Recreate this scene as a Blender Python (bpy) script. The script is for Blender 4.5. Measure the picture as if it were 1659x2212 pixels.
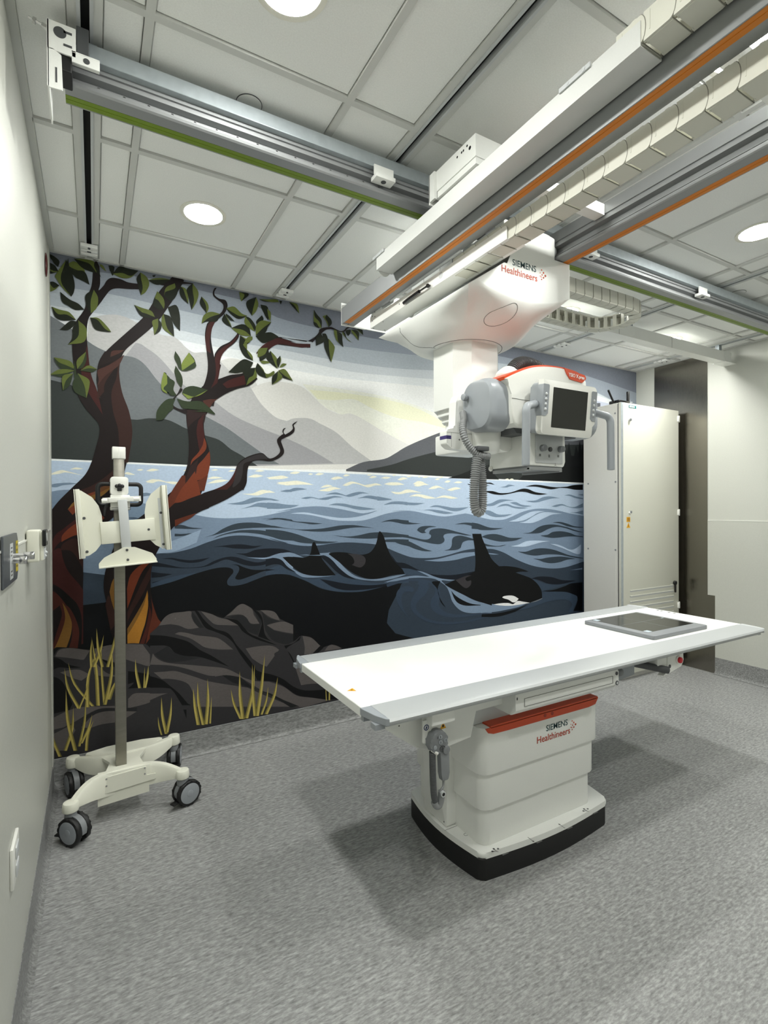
import bpy, bmesh, math, random
from mathutils import Vector, Matrix

# ------------------------------------------------------------------ scene, camera, world, exposure
for o in list(bpy.data.objects):
    bpy.data.objects.remove(o)
SC = bpy.context.scene
COL = SC.collection
cam_data = bpy.data.cameras.new('camera')
cam = bpy.data.objects.new('camera', cam_data)
COL.objects.link(cam)
cam_data.sensor_fit = 'VERTICAL'
cam_data.sensor_height = 32.0
cam_data.sensor_width = 24.0
cam_data.lens = 32.0 * 1101.283 / 2212.0
cam_data.clip_start = 0.02
cam_data.clip_end = 50
CAM_ROT = [[0.8691474, 0.0071065, -0.494502], [-0.4945296, 0.0027516, -0.8691564], [-0.004816, 0.999971, 0.0059059]]
m4 = Matrix(CAM_ROT).to_4x4()
m4.translation = Vector((0.199, -3.218, 1.470))
cam.matrix_world = m4
SC.camera = cam

world = bpy.data.worlds.new('world')
SC.world = world
world.use_nodes = True
world.node_tree.nodes['Background'].inputs[0].default_value = (0.8, 0.9, 1.0, 1)
world.node_tree.nodes['Background'].inputs[1].default_value = 0.0     # closed room, lit by its ceiling lamps only

LAMP_STRENGTH = 228.0          # radiance of the ceiling lamp diffusers
SC.view_settings.view_transform = 'Standard'
SC.view_settings.look = 'None'
SC.view_settings.gamma = 1.0
SC.view_settings.use_curve_mapping = False
SC.view_settings.exposure = 0.0

# ------------------------------------------------------------------ helpers
def lin(c):
    return tuple(((v/255)/12.92 if v/255 <= 0.04045 else (((v/255)+0.055)/1.055)**2.4) for v in c)

def mat(name, rgb, rough=0.5, metal=0.0, noise=0.0, scale=40.0, bump=0.0, spec=0.5, stretch=(1,1,1), emit=0.0):
    """procedural surface: base colour with a faint noise variation and an optional fine relief"""
    m = bpy.data.materials.new(name); m.use_nodes = True
    nt = m.node_tree; b = nt.nodes['Principled BSDF']
    c = lin(rgb)
    b.inputs['Base Color'].default_value = (*c, 1)
    b.inputs['Roughness'].default_value = rough
    b.inputs['Metallic'].default_value = metal
    b.inputs['Specular IOR Level'].default_value = spec
    if emit:
        b.inputs['Emission Color'].default_value = (*c, 1)
        b.inputs['Emission Strength'].default_value = emit
    if noise or bump:
        tc = nt.nodes.new('ShaderNodeTexCoord'); mp = nt.nodes.new('ShaderNodeMapping')
        mp.inputs['Scale'].default_value = stretch
        n = nt.nodes.new('ShaderNodeTexNoise'); n.inputs['Scale'].default_value = scale; n.inputs['Detail'].default_value = 4
        nt.links.new(tc.outputs['Object'], mp.inputs[0]); nt.links.new(mp.outputs[0], n.inputs['Vector'])
        if noise:
            r = nt.nodes.new('ShaderNodeValToRGB')
            r.color_ramp.elements[0].position = 0.3; r.color_ramp.elements[1].position = 0.7
            r.color_ramp.elements[0].color = tuple(v*(1-noise) for v in c) + (1,)
            r.color_ramp.elements[1].color = tuple(min(1, v*(1+noise)) for v in c) + (1,)
            nt.links.new(n.outputs['Fac'], r.inputs[0]); nt.links.new(r.outputs[0], b.inputs['Base Color'])
        if bump:
            bp = nt.nodes.new('ShaderNodeBump'); bp.inputs['Strength'].default_value = bump; bp.inputs['Distance'].default_value = 0.002
            nt.links.new(n.outputs['Fac'], bp.inputs['Height']); nt.links.new(bp.outputs[0], b.inputs['Normal'])
    return m

def wpos(o):
    v = Vector((0, 0, 0))
    while o is not None:
        v += o.location; o = o.parent
    return v

def thing(name, label, cat, loc, group=None):
    o = bpy.data.objects.new(name, None); COL.objects.link(o)
    o.empty_display_size = 0.1
    o.location = loc; o['label'] = label; o['category'] = cat
    if group: o['group'] = group
    return o

def tag(o, label, cat, group=None):
    o['label'] = label; o['category'] = cat
    if group: o['group'] = group
    return o

def fillet(pts, r, n=4):
    """round the corners of a closed 2-D polygon; r is one radius or one per corner"""
    out = []; N = len(pts)
    for i, p in enumerate(pts):
        ri = r[i] if isinstance(r, (list, tuple)) else r
        p = Vector(p); a = Vector(pts[i-1]) - p; b = Vector(pts[(i+1) % N]) - p
        if ri <= 1e-6: out.append(tuple(p)); continue
        la, lb = a.length, b.length; a.normalize(); b.normalize()
        ang = a.angle(b)
        if ang > 3.1: out.append(tuple(p)); continue
        d = min(ri / math.tan(ang/2), la*0.49, lb*0.49)
        rr = d * math.tan(ang/2)
        c = p + (a+b).normalized() * (rr / math.sin(ang/2))
        s = p + a*d - c; e = p + b*d - c
        a0 = math.atan2(s.y, s.x); a1 = math.atan2(e.y, e.x)
        da = (a1-a0 + math.pi) % (2*math.pi) - math.pi
        for k in range(n+1):
            t = a0 + da*k/n
            out.append((c.x + rr*math.cos(t), c.y + rr*math.sin(t)))
    return out

def spline(pts, n=8, closed=False):
    """Catmull-Rom through points of any dimension"""
    P = [Vector(p) for p in pts]; N = len(P); out = []
    R = range(N if closed else N-1)
    for i in R:
        p1 = P[i]; p2 = P[(i+1) % N]
        p0 = P[i-1] if (closed or i > 0) else p1*2-p2
        p3 = P[(i+2) % N] if (closed or i+2 < N) else p2*2-p1
        for k in range(n):
            t = k/n
            out.append(0.5*((2*p1) + (p2-p0)*t + (2*p0-5*p1+4*p2-p3)*t*t + (3*p1-p0-3*p2+p3)*t**3))
    if not closed: out.append(P[-1])
    return out

class G:
    """collects shapes, in world coordinates, into ONE mesh object"""
    def __init__(s): s.bm = bmesh.new()
    def _bev(s, es, r, seg):
        if r > 0 and es:
            bmesh.ops.bevel(s.bm, geom=list(es), offset=r, offset_type='OFFSET', segments=seg, profile=0.5, affect='EDGES', clamp_overlap=True)
    def box(s, x0, x1, y0, y1, z0, z1, r=0.0, seg=2, axes='xyz'):
        b = s.bm
        v = [b.verts.new((x, y, z)) for x in (x0, x1) for y in (y0, y1) for z in (z0, z1)]
        f = [(0,1,3,2),(4,6,7,5),(0,4,5,1),(2,3,7,6),(0,2,6,4),(1,5,7,3)]
        F = [b.faces.new([v[i] for i in q]) for q in f]
        if r > 0:
            es = set(e for q in F for e in q.edges)
            def ax(e):
                d = e.verts[0].co - e.verts[1].co
                return 'xyz'[max(range(3), key=lambda i: abs(d[i]))]
            s._bev([e for e in es if ax(e) in axes], r, seg)
        return s
    def prism(s, poly, axis, a, b, r=0.0, seg=2, cap=True):
        """poly: (y,z) for axis x, (x,z) for axis y, (x,y) for axis z"""
        def mk(p, t):
            return {'x': (t, p[0], p[1]), 'y': (p[0], t, p[1]), 'z': (p[0], p[1], t)}[axis]
        va = [s.bm.verts.new(mk(p, a)) for p in poly]; vb = [s.bm.verts.new(mk(p, b)) for p in poly]
        n = len(poly); F = []
        for i in range(n):
            s.bm.faces.new((va[i], va[(i+1) % n], vb[(i+1) % n], vb[i]))
        if cap:
            F.append(s.bm.faces.new(va[::-1])); F.append(s.bm.faces.new(vb))
            if r > 0: s._bev(set(e for f in F for e in f.edges), r, seg)
        return s
    def loft(s, rings, cap=True, closed=True):
        V = [[s.bm.verts.new(p) for p in ring] for ring in rings]
        for A, B in zip(V, V[1:]):
            n = len(A)
            for i in range(n if closed else n-1):
                s.bm.faces.new((A[i], A[(i+1) % n], B[(i+1) % n], B[i]))
        if cap:
            s.bm.faces.new(V[0][::-1]); s.bm.faces.new(V[-1])
        return s
    def cyl(s, p0, p1, r0, r1=None, n=20, bev=0.0):
        p0 = Vector(p0); p1 = Vector(p1); r1 = r0 if r1 is None else r1
        d = (p1-p0).normalized(); u = d.orthogonal().normalized(); w = d.cross(u)
        A = [s.bm.verts.new(p0 + (u*math.cos(2*math.pi*i/n) + w*math.sin(2*math.pi*i/n))*r0) for i in range(n)]
        B = [s.bm.verts.new(p1 + (u*math.cos(2*math.pi*i/n) + w*math.sin(2*math.pi*i/n))*r1) for i in range(n)]
        for i in range(n):
            s.bm.faces.new((A[i], A[(i+1) % n], B[(i+1) % n], B[i]))
        fa = s.bm.faces.new(A[::-1]); fb = s.bm.faces.new(B)
        if bev: s._bev(set(fa.edges) | set(fb.edges), bev, 2)
        return s
    def ring(s, c, d, r0, r1, h, n=32):
        """flat annulus of thickness h along direction d"""
        c = Vector(c); d = Vector(d).normalized(); u = d.orthogonal().normalized(); w = d.cross(u)
        P = []
        for k in range(n):
            e = u*math.cos(2*math.pi*k/n) + w*math.sin(2*math.pi*k/n)
            P.append([s.bm.verts.new(q) for q in (c+e*r0, c+e*r1, c+e*r1+d*h, c+e*r0+d*h)])
        for k in range(n):
            A = P[k]; B = P[(k+1) % n]
            for j in range(4): s.bm.faces.new((A[j], A[(j+1) % 4], B[(j+1) % 4], B[j]))
        return s
    def ball(s, c, r, sx=1, sy=1, sz=1, n=16):
        m = Matrix.Translation(c) @ Matrix.Diagonal((r*sx, r*sy, r*sz, 1))
        bmesh.ops.create_uvsphere(s.bm, u_segments=n, v_segments=max(6, n//2), radius=1, matrix=m)
        return s
    def tube(s, pts, r, n=12, corr=0.0, amp=0.0, cap=True):
        """sweep a circle along pts; corr = pitch of corrugation, amp = its depth"""
        P = [Vector(p) for p in pts]
        if corr:
            L = [0.0]
            for a, b in zip(P, P[1:]): L.append(L[-1] + (b-a).length)
            tot = L[-1]; k = max(4, int(tot/corr)) * 4; Q = []; j = 0
            for i in range(k+1):
                t = tot*i/k
                while j < len(P)-2 and L[j+1] < t: j += 1
                f = (t-L[j])/max(1e-9, L[j+1]-L[j]); Q.append(P[j].lerp(P[j+1], min(1, f)))
            P = Q
        up = None; rings = []
        for i, p in enumerate(P):
            d = (P[min(i+1, len(P)-1)] - P[max(i-1, 0)]).normalized()
            if up is None: up = d.orthogonal().normalized()
            up = (up - d*up.dot(d)).normalized(); w = d.cross(up)
            rr = r(i/(len(P)-1)) if callable(r) else r
            if corr: rr += amp*(1, 1, -1, -1)[i % 4]*0.5
            rings.append([p + (up*math.cos(2*math.pi*k/n) + w*math.sin(2*math.pi*k/n))*rr for k in range(n)])
        return s.loft(rings, cap)
    def xf(s, m):
        bmesh.ops.transform(s.bm, matrix=m, verts=s.bm.verts); return s
    def out(s, name, material, parent=None, smooth=35, label=None, kind=None, origin=None):
        bm = s.bm
        bmesh.ops.recalc_face_normals(bm, faces=bm.faces)
        me = bpy.data.meshes.new(name)
        o = bpy.data.objects.new(name, me); COL.objects.link(o)
        if parent is not None:
            o.parent = parent; off = wpos(parent)
        elif origin is not None:
            off = Vector(origin); o.location = off
        else:
            xs = [v.co for v in bm.verts]
            off = Vector(((min(c.x for c in xs)+max(c.x for c in xs))/2, (min(c.y for c in xs)+max(c.y for c in xs))/2, min(c.z for c in xs)))
            o.location = off
        bmesh.ops.translate(bm, vec=-off, verts=bm.verts)
        if smooth:
            for f in bm.faces: f.smooth = True
        bm.to_mesh(me); bm.free()
        if smooth:
            try: me.set_sharp_from_angle(angle=math.radians(smooth))
            except Exception: pass
        me.materials.append(material)
        if label: o['label'] = label
        if kind: o['kind'] = kind
        return o

def each(g, name, material, parent, smooth=35, label=None):
    """every loose piece of g becomes a part of its own"""
    bm = g.bm; bm.verts.index_update(); seen = set(); objs = []
    for v in list(bm.verts):
        if v in seen: continue
        st = [v]; isl = []; seen.add(v)
        while st:
            a = st.pop(); isl.append(a)
            for e in a.link_edges:
                b = e.other_vert(a)
                if b not in seen: seen.add(b); st.append(b)
        mp = {}; q = G()
        for a in isl: mp[a] = q.bm.verts.new(a.co)
        done = set()
        for a in isl:
            for f in a.link_faces:
                if f not in done:
                    done.add(f); q.bm.faces.new([mp[w] for w in f.verts])
        objs.append(q.out(name, material, parent, smooth, label))
    bm.free()
    return objs

def dup(o, parent, shift=(0, 0, 0)):
    """a copy of a part (and of its children) that shares mesh data"""
    c = o.copy(); COL.objects.link(c); c.parent = parent
    c.location = Vector(o.location) + Vector(shift)
    for ch in list(o.children):
        dup(ch, c)
    return c

def text(name, s, size, material, parent, origin, xdir, ydir, bold=0.0, align='LEFT', squash=1.0, label=None):
    """flat print: letters as a very thin mesh; origin = baseline start, xdir/ydir = writing directions"""
    cu = bpy.data.curves.new(name, 'FONT'); cu.body = s; cu.size = size; cu.align_x = align
    cu.offset = bold; cu.extrude = 0.0002; cu.resolution_u = 3
    t = bpy.data.objects.new(name, cu); COL.objects.link(t)
    dg = bpy.context.evaluated_depsgraph_get()
    me = bpy.data.meshes.new_from_object(t.evaluated_get(dg))
    bpy.data.objects.remove(t); bpy.data.curves.remove(cu)
    X = Vector(xdir).normalized(); Y = Vector(ydir).normalized(); Z = X.cross(Y)
    m = Matrix(((X.x*squash, Y.x, Z.x, 0), (X.y*squash, Y.y, Z.y, 0), (X.z*squash, Y.z, Z.z, 0), (0, 0, 0, 1)))
    me.transform(m); me.transform(Matrix.Translation(Vector(origin) - wpos(parent)))
    me.materials.clear(); me.materials.append(material)
    o = bpy.data.objects.new(name, me); COL.objects.link(o); o.parent = parent
    if label: o['label'] = label
    return o

# ------------------------------------------------------------------ materials
m_wall   = mat('wall_paint', (197, 198, 190), 0.55, noise=0.03, scale=160, bump=0.06)
m_sheet  = mat('wall_sheet', (192, 193, 185), 0.42, noise=0.03, scale=160, bump=0.06)
m_ceil   = mat('ceiling_slab', (200, 201, 197), 0.9)
m_tile   = mat('ceiling_tile', (240, 241, 238), 0.85, noise=0.035, scale=220, bump=0.12)
m_tbar   = mat('ceiling_bar', (206, 207, 203), 0.5)
m_white  = mat('white_enamel', (236, 237, 233), 0.38, noise=0.012, scale=300)
m_white2 = mat('white_plastic', (232, 232, 226), 0.3, noise=0.01, scale=200)
m_cream  = mat('cream_plastic', (226, 226, 212), 0.42)
m_chain  = mat('chain_plastic', (212, 211, 199), 0.5)
m_chaind = mat('chain_seam', (120, 119, 108), 0.6)
m_duct   = mat('duct_enamel', (210, 211, 208), 0.45, noise=0.012, scale=300)
m_lgrey  = mat('light_grey_plastic', (196, 199, 200), 0.38)
m_grey   = mat('grey_plastic', (150, 155, 160), 0.36)
m_mgrey  = mat('mid_grey_plastic', (128, 131, 134), 0.45)
m_dgrey  = mat('dark_grey', (72, 74, 76), 0.5)
m_black  = mat('black_rubber', (16, 16, 17), 0.5)
m_blackg = mat('black_gloss', (14, 14, 15), 0.22)
m_screen = mat('screen_glass', (46, 47, 44), 0.12)
m_alu    = mat('aluminium', (160, 162, 163), 0.5, 0.55, noise=0.02, scale=60, stretch=(1, 40, 40))
m_aluy   = mat('aluminium_rail', (150, 152, 153), 0.5, 0.55, noise=0.02, scale=60, stretch=(40, 1, 40))
m_alup   = mat('anodised_table_rail', (188, 191, 192), 0.42, 0.35)
m_galv   = mat('galvanised_steel', (168, 176, 180), 0.5, 0.35, noise=0.07, scale=30)
m_steel  = mat('stainless_steel', (138, 134, 126), 0.16, 1.0, noise=0.0, scale=1.0, bump=0.22, stretch=(1, 420, 5))
m_pole   = mat('brushed_pole', (140, 137, 128), 0.4, 0.8, noise=0.06, scale=14, stretch=(1, 1, 6))
m_chrome = mat('chrome', (205, 205, 205), 0.15, 1.0)
m_orange = mat('orange_trim', (204, 70, 22), 0.35)
m_strip  = mat('orange_strip', (208, 122, 14), 0.5)
m_green  = mat('green_strip', (112, 136, 34), 0.5)
m_petrol = mat('petrol_print', (24, 62, 66), 0.5)
m_redp   = mat('red_print', (176, 62, 36), 0.5)
m_ink    = mat('grey_print', (88, 88, 88), 0.5)
m_dark   = mat('slot_dark', (9, 9, 10), 0.8)
m_hose   = mat('hose_grey', (138, 140, 141), 0.35)
m_hosed  = mat('hose_dark_grey', (82, 84, 86), 0.35)
m_yellow = mat('warning_yellow', (222, 164, 20), 0.5)
m_red    = mat('red_button', (196, 24, 40), 0.3)
m_skin   = mat('seam_line', (120, 120, 116), 0.7)

# floor covering: speckled grey vinyl whose fine streaks run along X
m_floor = bpy.data.materials.new('floor_vinyl'); m_floor.use_nodes = True
def build_floor(m, base=1.0):
    nt = m.node_tree; b = nt.nodes['Principled BSDF']
    tc = nt.nodes.new('ShaderNodeTexCoord')
    def noise(scale, stretch, detail, rough=0.6):
        mp = nt.nodes.new('ShaderNodeMapping'); mp.inputs['Scale'].default_value = stretch
        mp.inputs['Rotation'].default_value = (0, 0, math.radians(-3))
        n = nt.nodes.new('ShaderNodeTexNoise'); n.inputs['Scale'].default_value = scale
        n.inputs['Detail'].default_value = detail; n.inputs['Roughness'].default_value = rough
        nt.links.new(tc.outputs['Object'], mp.inputs[0]); nt.links.new(mp.outputs[0], n.inputs['Vector'])
        return n.outputs['Fac']
    def ramp(f, p0, p1, c0, c1):
        r = nt.nodes.new('ShaderNodeValToRGB')
        r.color_ramp.elements[0].position = p0; r.color_ramp.elements[1].position = p1
        r.color_ramp.elements[0].color = (c0, c0, c0, 1); r.color_ramp.elements[1].color = (c1, c1, c1, 1)
        nt.links.new(f, r.inputs[0]); return r.outputs[0]
    def mul(a, bb):
        x = nt.nodes.new('ShaderNodeMix'); x.data_type = 'RGBA'; x.blend_type = 'MULTIPLY'; x.inputs['Factor'].default_value = 1
        nt.links.new(a, x.inputs['A']); nt.links.new(bb, x.inputs['B']); return x.outputs['Result']
    s1 = ramp(noise(22, (1, 4.5, 4.5), 6, 0.72), 0.32, 0.68, 0.62, 1.28)
    s2 = ramp(noise(75, (0.6, 1.6, 1.6), 4), 0.35, 0.65, 0.74, 1.22)
    s3 = ramp(noise(1.3, (1, 1, 1), 2), 0.3, 0.7, 0.96, 1.04)
    rgb = nt.nodes.new('ShaderNodeRGB'); rgb.outputs[0].default_value = (0.318*base, 0.321*base, 0.317*base, 1)
    c = mul(mul(mul(rgb.outputs[0], s1), s2), s3)
    nt.links.new(c, b.inputs['Base Color'])
    b.inputs['Roughness'].default_value = 0.42
    b.inputs['Specular IOR Level'].default_value = 0.3
build_floor(m_floor)
m_base = bpy.data.materials.new('cove_vinyl'); m_base.use_nodes = True
build_floor(m_base, 0.8)

# ------------------------------------------------------------------ the room shell
RX, RY, RZ = 4.965, -5.6, 2.835
ZT = RZ + 0.008                       # underside of the tiles
g = G(); g.box(-0.15, RX+0.15, RY-0.15, 0.15, -0.12, 0.0); floor = g.out('floor', m_floor, smooth=0, kind='structure', origin=(0, 0, 0))
g = G(); g.box(-0.15, RX+0.15, RY-0.15, 0.15, ZT+0.02, ZT+0.12); ceiling = g.out('ceiling', m_ceil, smooth=0, kind='structure', origin=(0, 0, RZ))
g = G(); g.box(-0.15, 0.0, RY, 0.0, 0, ZT+0.02); wall_left = g.out('wall_left', m_wall, smooth=0, kind='structure')
g = G(); g.box(RX, RX+0.15, RY, 0.0, 0, ZT+0.02); wall_right = g.out('wall_right', m_wall, smooth=0, kind='structure')
g = G(); g.box(-0.15, RX+0.15, 0.0, 0.15, 0, ZT+0.02); wall_far = g.out('wall_far', m_wall, smooth=0, kind='structure')
g = G(); g.box(-0.15, RX+0.15, RY-0.15, RY, 0, ZT+0.02); wall_near = g.out('wall_near', m_wall, smooth=0, kind='structure')

# protective wall sheets with a pale joint bead on their top edge
g = G(); g.box(0.0, 0.003, RY, -0.10, 0.135, 1.368); g.out('wall_sheet', m_sheet, wall_left, 0)
g = G(); g.box(0.0, 0.0045, RY, -0.002, 1.368, 1.374); g.out('joint_bead', m_white2, wall_left, 0)
g = G(); g.box(0.0, 0.006, -0.085, -0.002, 0.135, RZ); g.out('corner_strip', m_sheet, wall_left, 0)
g = G(); g.box(RX-0.003, RX, RY, -0.690, 0.135, 1.352); g.out('wall_sheet', m_sheet, wall_right, 0)
g = G(); g.box(RX-0.0045, RX, RY, -0.690, 1.352, 1.356); g.out('joint_bead', m_white2, wall_right, 0)
# stainless sheet let into the right wall, slightly bowed, wider foot piece
def bowed(y0, y1, z0, z1, bow, nx=10, nz=24):
    g = G(); V = []
    for j in range(nz+1):
        z = z0 + (z1-z0)*j/nz; row = []
        for i in range(nx+1):
            t = i/nx; y = y0 + (y1-y0)*t
            w = bow*math.sin(math.pi*t) * (0.5+0.5*math.sin(3.1*z+0.6)) + 0.0012*math.sin(9*z+4*t)
            row.append(g.bm.verts.new((RX-0.004-w, y, z)))
        V.append(row)
    for j in range(nz):
        for i in range(nx):
            g.bm.faces.new((V[j][i], V[j][i+1], V[j+1][i+1], V[j+1][i]))
    return g
bowed(-0.690, -0.195, 0.69, RZ-0.002, 0.003).out('steel_sheet', m_steel, wall_right, 60, label='brushed stainless steel sheet on the right wall')
g = G(); g.box(RX-0.0035, RX, -0.752, -0.195, 0.004, 0.69); g.out('steel_sheet', m_steel, wall_right, 0, label='wider stainless steel foot sheet')

# coved skirting of the same vinyl
def cove(axis, a, b, sgn, off):
    pr = [(0, 0.002), (0.028, 0.002), (0.018, 0.007), (0.010, 0.017), (0.006, 0.032), (0.005, 0.145), (0.0, 0.147)]
    g = G()
    if axis == 'x': g.prism([(off+sgn*p, z) for p, z in pr], 'x', a, b)
    else:           g.prism([(off+sgn*p, z) for p, z in pr], 'y', a, b)
    return g
cove('x', 0.0, RX, -1, 0.0).out('baseboard_far', m_base, smooth=60, kind='structure')
cove('y', RY, 0.0, 1, 0.0).out('baseboard_left', m_base, smooth=60, kind='structure')
cove('y', RY, -0.752, -1, RX).out('baseboard_right', m_base, smooth=60, kind='structure')
g = G(); g.box(0, RX, -0.0065, -0.0005, 0.147, 0.151); g.out('trim_1', m_lgrey, smooth=0, kind='structure')

# ------------------------------------------------------------------ suspended ceiling: tiles and bars
GX = [0.344 + 0.6096*k for k in range(8)]
STR = [0.187, 1.2475, 2.42, 3.59, 4.78]
GY = [-0.452 - 0.6096*k for k in range(6)]
bands = sorted([(x-0.012, x+0.012) for x in GX] + [(s-0.0435, s+0.0435) for s in STR])
cells = []; x = 0.022
for a, b in bands:
    if a - x > 0.02: cells.append((x, a))
    x = max(x, b)
if RX-0.022 - x > 0.02: cells.append((x, RX-0.022))
rows = []; y = -0.014
for v in GY:
    rows.append((v+0.012, y)); y = v-0.012
tile_mesh = {}
for x0, x1 in cells:
    for y0, y1 in rows:
        key = (round(x1-x0, 4), round(y1-y0, 4))
        c = Vector(((x0+x1)/2, (y0+y1)/2, ZT+0.009))
        if key not in tile_mesh:
            gg = G(); w, d = key; gg.box(-w/2+0.0015, w/2-0.0015, -d/2+0.0015, d/2-0.0015, -0.009, 0.009, 0.0025, 1)
            o = gg.out('ceiling_tile', m_tile, None, 0, origin=(0, 0, 0)); tile_mesh[key] = o.data
        else:
            o = bpy.data.objects.new('ceiling_tile', tile_mesh[key]); COL.objects.link(o)
        o.parent = ceiling; o.location = c - wpos(ceiling)
YEND = GY[-1] - 0.012
def bar(x0, x1, y0, y1):
    gg = G(); gg.box(x0, x1, y0, y1, RZ, RZ+0.027); gg.out('ceiling_bar', m_tbar, ceiling, 0)
for x in GX: bar(x-0.012, x+0.012, RY, -0.013)
for s in STR:
    bar(s-0.0435, s-0.0205, RY, -0.013); bar(s+0.0205, s+0.0435, RY, -0.013)
for v in GY:
    for x0, x1 in cells: bar(x0, x1, v-0.0118, v+0.0118)
bar(0.0, 0.024, RY, -0.022); bar(RX-0.024, RX, RY, -0.022); bar(0.0, RX, -0.022, 0.0)

# struts let into the ceiling, open slot down, end clamps near the far wall
strut_lbl = ['slotted steel ceiling strut nearest the left wall', 'slotted steel ceiling strut between the left and middle lamps',
             'slotted ceiling strut hidden above the tube carriage', 'slotted ceiling strut to the right of the tube carriage',
             'slotted ceiling strut nearest the right wall']
for i, s in enumerate(STR):
    t = thing('ceiling_strut', strut_lbl[i], 'strut', (s, -2.0, RZ-0.004), 'struts let into the ceiling')
    gg = G(); gg.box(s-0.0205, s-0.011, RY, -0.045, RZ-0.004, RZ+0.0275); gg.out('side_lip', m_lgrey, t, 0)
    gg = G(); gg.box(s+0.011, s+0.0205, RY, -0.045, RZ-0.004, RZ+0.0275); gg.out('side_lip', m_lgrey, t, 0)
    gg = G(); gg.box(s-0.011, s+0.011, RY, -0.045, RZ+0.018, RZ+0.0275); gg.out('slot_back', m_dark, t, 0)
    if i != 2:
        yb = (-0.19, -0.17, 0, -0.30, -0.42)[i]
        gg = G()
        gg.box(s-0.038, s+0.038, yb-0.02, yb+0.014, RZ-0.022, RZ-0.0045, 0.002)
        gg.box(s-0.038, s+0.038, yb+0.022, yb+0.050, RZ-0.022, RZ-0.0045, 0.002)
        gg.box(s-0.038, s+0.038, yb+0.070, yb+0.094, RZ-0.020, RZ-0.0045, 0.002)
        gg.box(s-0.020, s+0.020, yb-0.015, yb+0.09, RZ-0.010, RZ-0.0042, 0.0)
        e = gg.out('end_clamp', m_white, t, 30)
        gg = G(); gg.cyl((s, yb-0.008, RZ-0.027), (s, yb-0.008, RZ-0.02), 0.006, n=8); gg.box(s-0.009, s+0.009, yb+0.03, yb+0.042, RZ-0.024, RZ-0.021)
        each(gg, 'clamp_bolt', m_dgrey, e, 0)

# ------------------------------------------------------------------ recessed ceiling lamps
m_trim = mat('lamp_trim', (226, 224, 212), 0.5)
m_glow = mat('lamp_diffuser', (253, 254, 249), 0.5, emit=LAMP_STRENGTH)
lamps = [((0.65, -0.745), 'round recessed ceiling lamp above the trees of the mural'),
         ((0.655, -1.935), 'round recessed ceiling lamp cut by the top edge of the view'),
         ((0.655, -3.15), 'round recessed ceiling lamp above the camera by the left wall'),
         ((0.655, -4.40), 'round recessed ceiling lamp behind the camera by the left wall'),
         ((1.88, -1.20), 'round recessed ceiling lamp hidden above the tube carriage'),
         ((1.90, -2.42), 'round recessed ceiling lamp glimpsed between the bridge beams'),
         ((1.88, -4.40), 'round recessed ceiling lamp behind the camera, middle of the room'),
         ((3.08, -0.74), 'round recessed ceiling lamp hidden behind the tube carriage cover'),
         ((3.09, -1.93), 'round recessed ceiling lamp at the right edge of the view'),
         ((3.08, -3.15), 'round recessed ceiling lamp outside the view on the right'),
         ((3.08, -4.40), 'round recessed ceiling lamp at the near wall, right of the middle'),
         ((4.30, -0.74), 'round recessed ceiling lamp peeping over the white cable trough'),
         ((4.28, -2.36), 'round recessed ceiling lamp by the right wall, outside the view')]
lamp0 = None
for (lx, ly), lb in lamps:
    t = thing('ceiling_lamp', lb, 'lamp', (lx, ly, ZT), 'round recessed ceiling lamps')
    if lamp0 is None:
        gg = G(); gg.ring((lx, ly, ZT-0.004), (0, 0, 1), 0.084, 0.101, 0.0045, 40); gg.out('trim_ring', m_trim, t, 40)
        gg = G(); gg.loft([[(lx+r_*math.cos(2*math.pi*k/40), ly+r_*math.sin(2*math.pi*k/40), ZT-z_) for k in range(40)] for r_, z_ in ((.0835, .0002), (.0828, .0022), (.074, .0042), (.052, .0056), (.02, .0062))]); gg.out('diffuser', m_glow, t, 40)
        lamp0 = t
    else:
        for ch in lamp0.children: dup(ch, t)

for (lx, ly), lb in (((0.665, -1.49), 'round flush ceiling cover plate beside the left rail'), ((3.79, -1.50), 'round flush ceiling cover plate right of the tube carriage')):
    gg = G(); gg.cyl((lx, ly, ZT-0.003), (lx, ly, ZT-0.0002), 0.041, n=40, bev=0.001)
    o = gg.out('cover_plate', m_tile, None, 30); tag(o, lb, 'cover plate', 'flush cover plates in the ceiling')
    gg = G(); gg.ring((lx, ly, ZT-0.002), (0, 0, 1), 0.0412, 0.0432, 0.0019, 40); gg.out('gap_ring', m_dgrey, o, 0)

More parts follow.
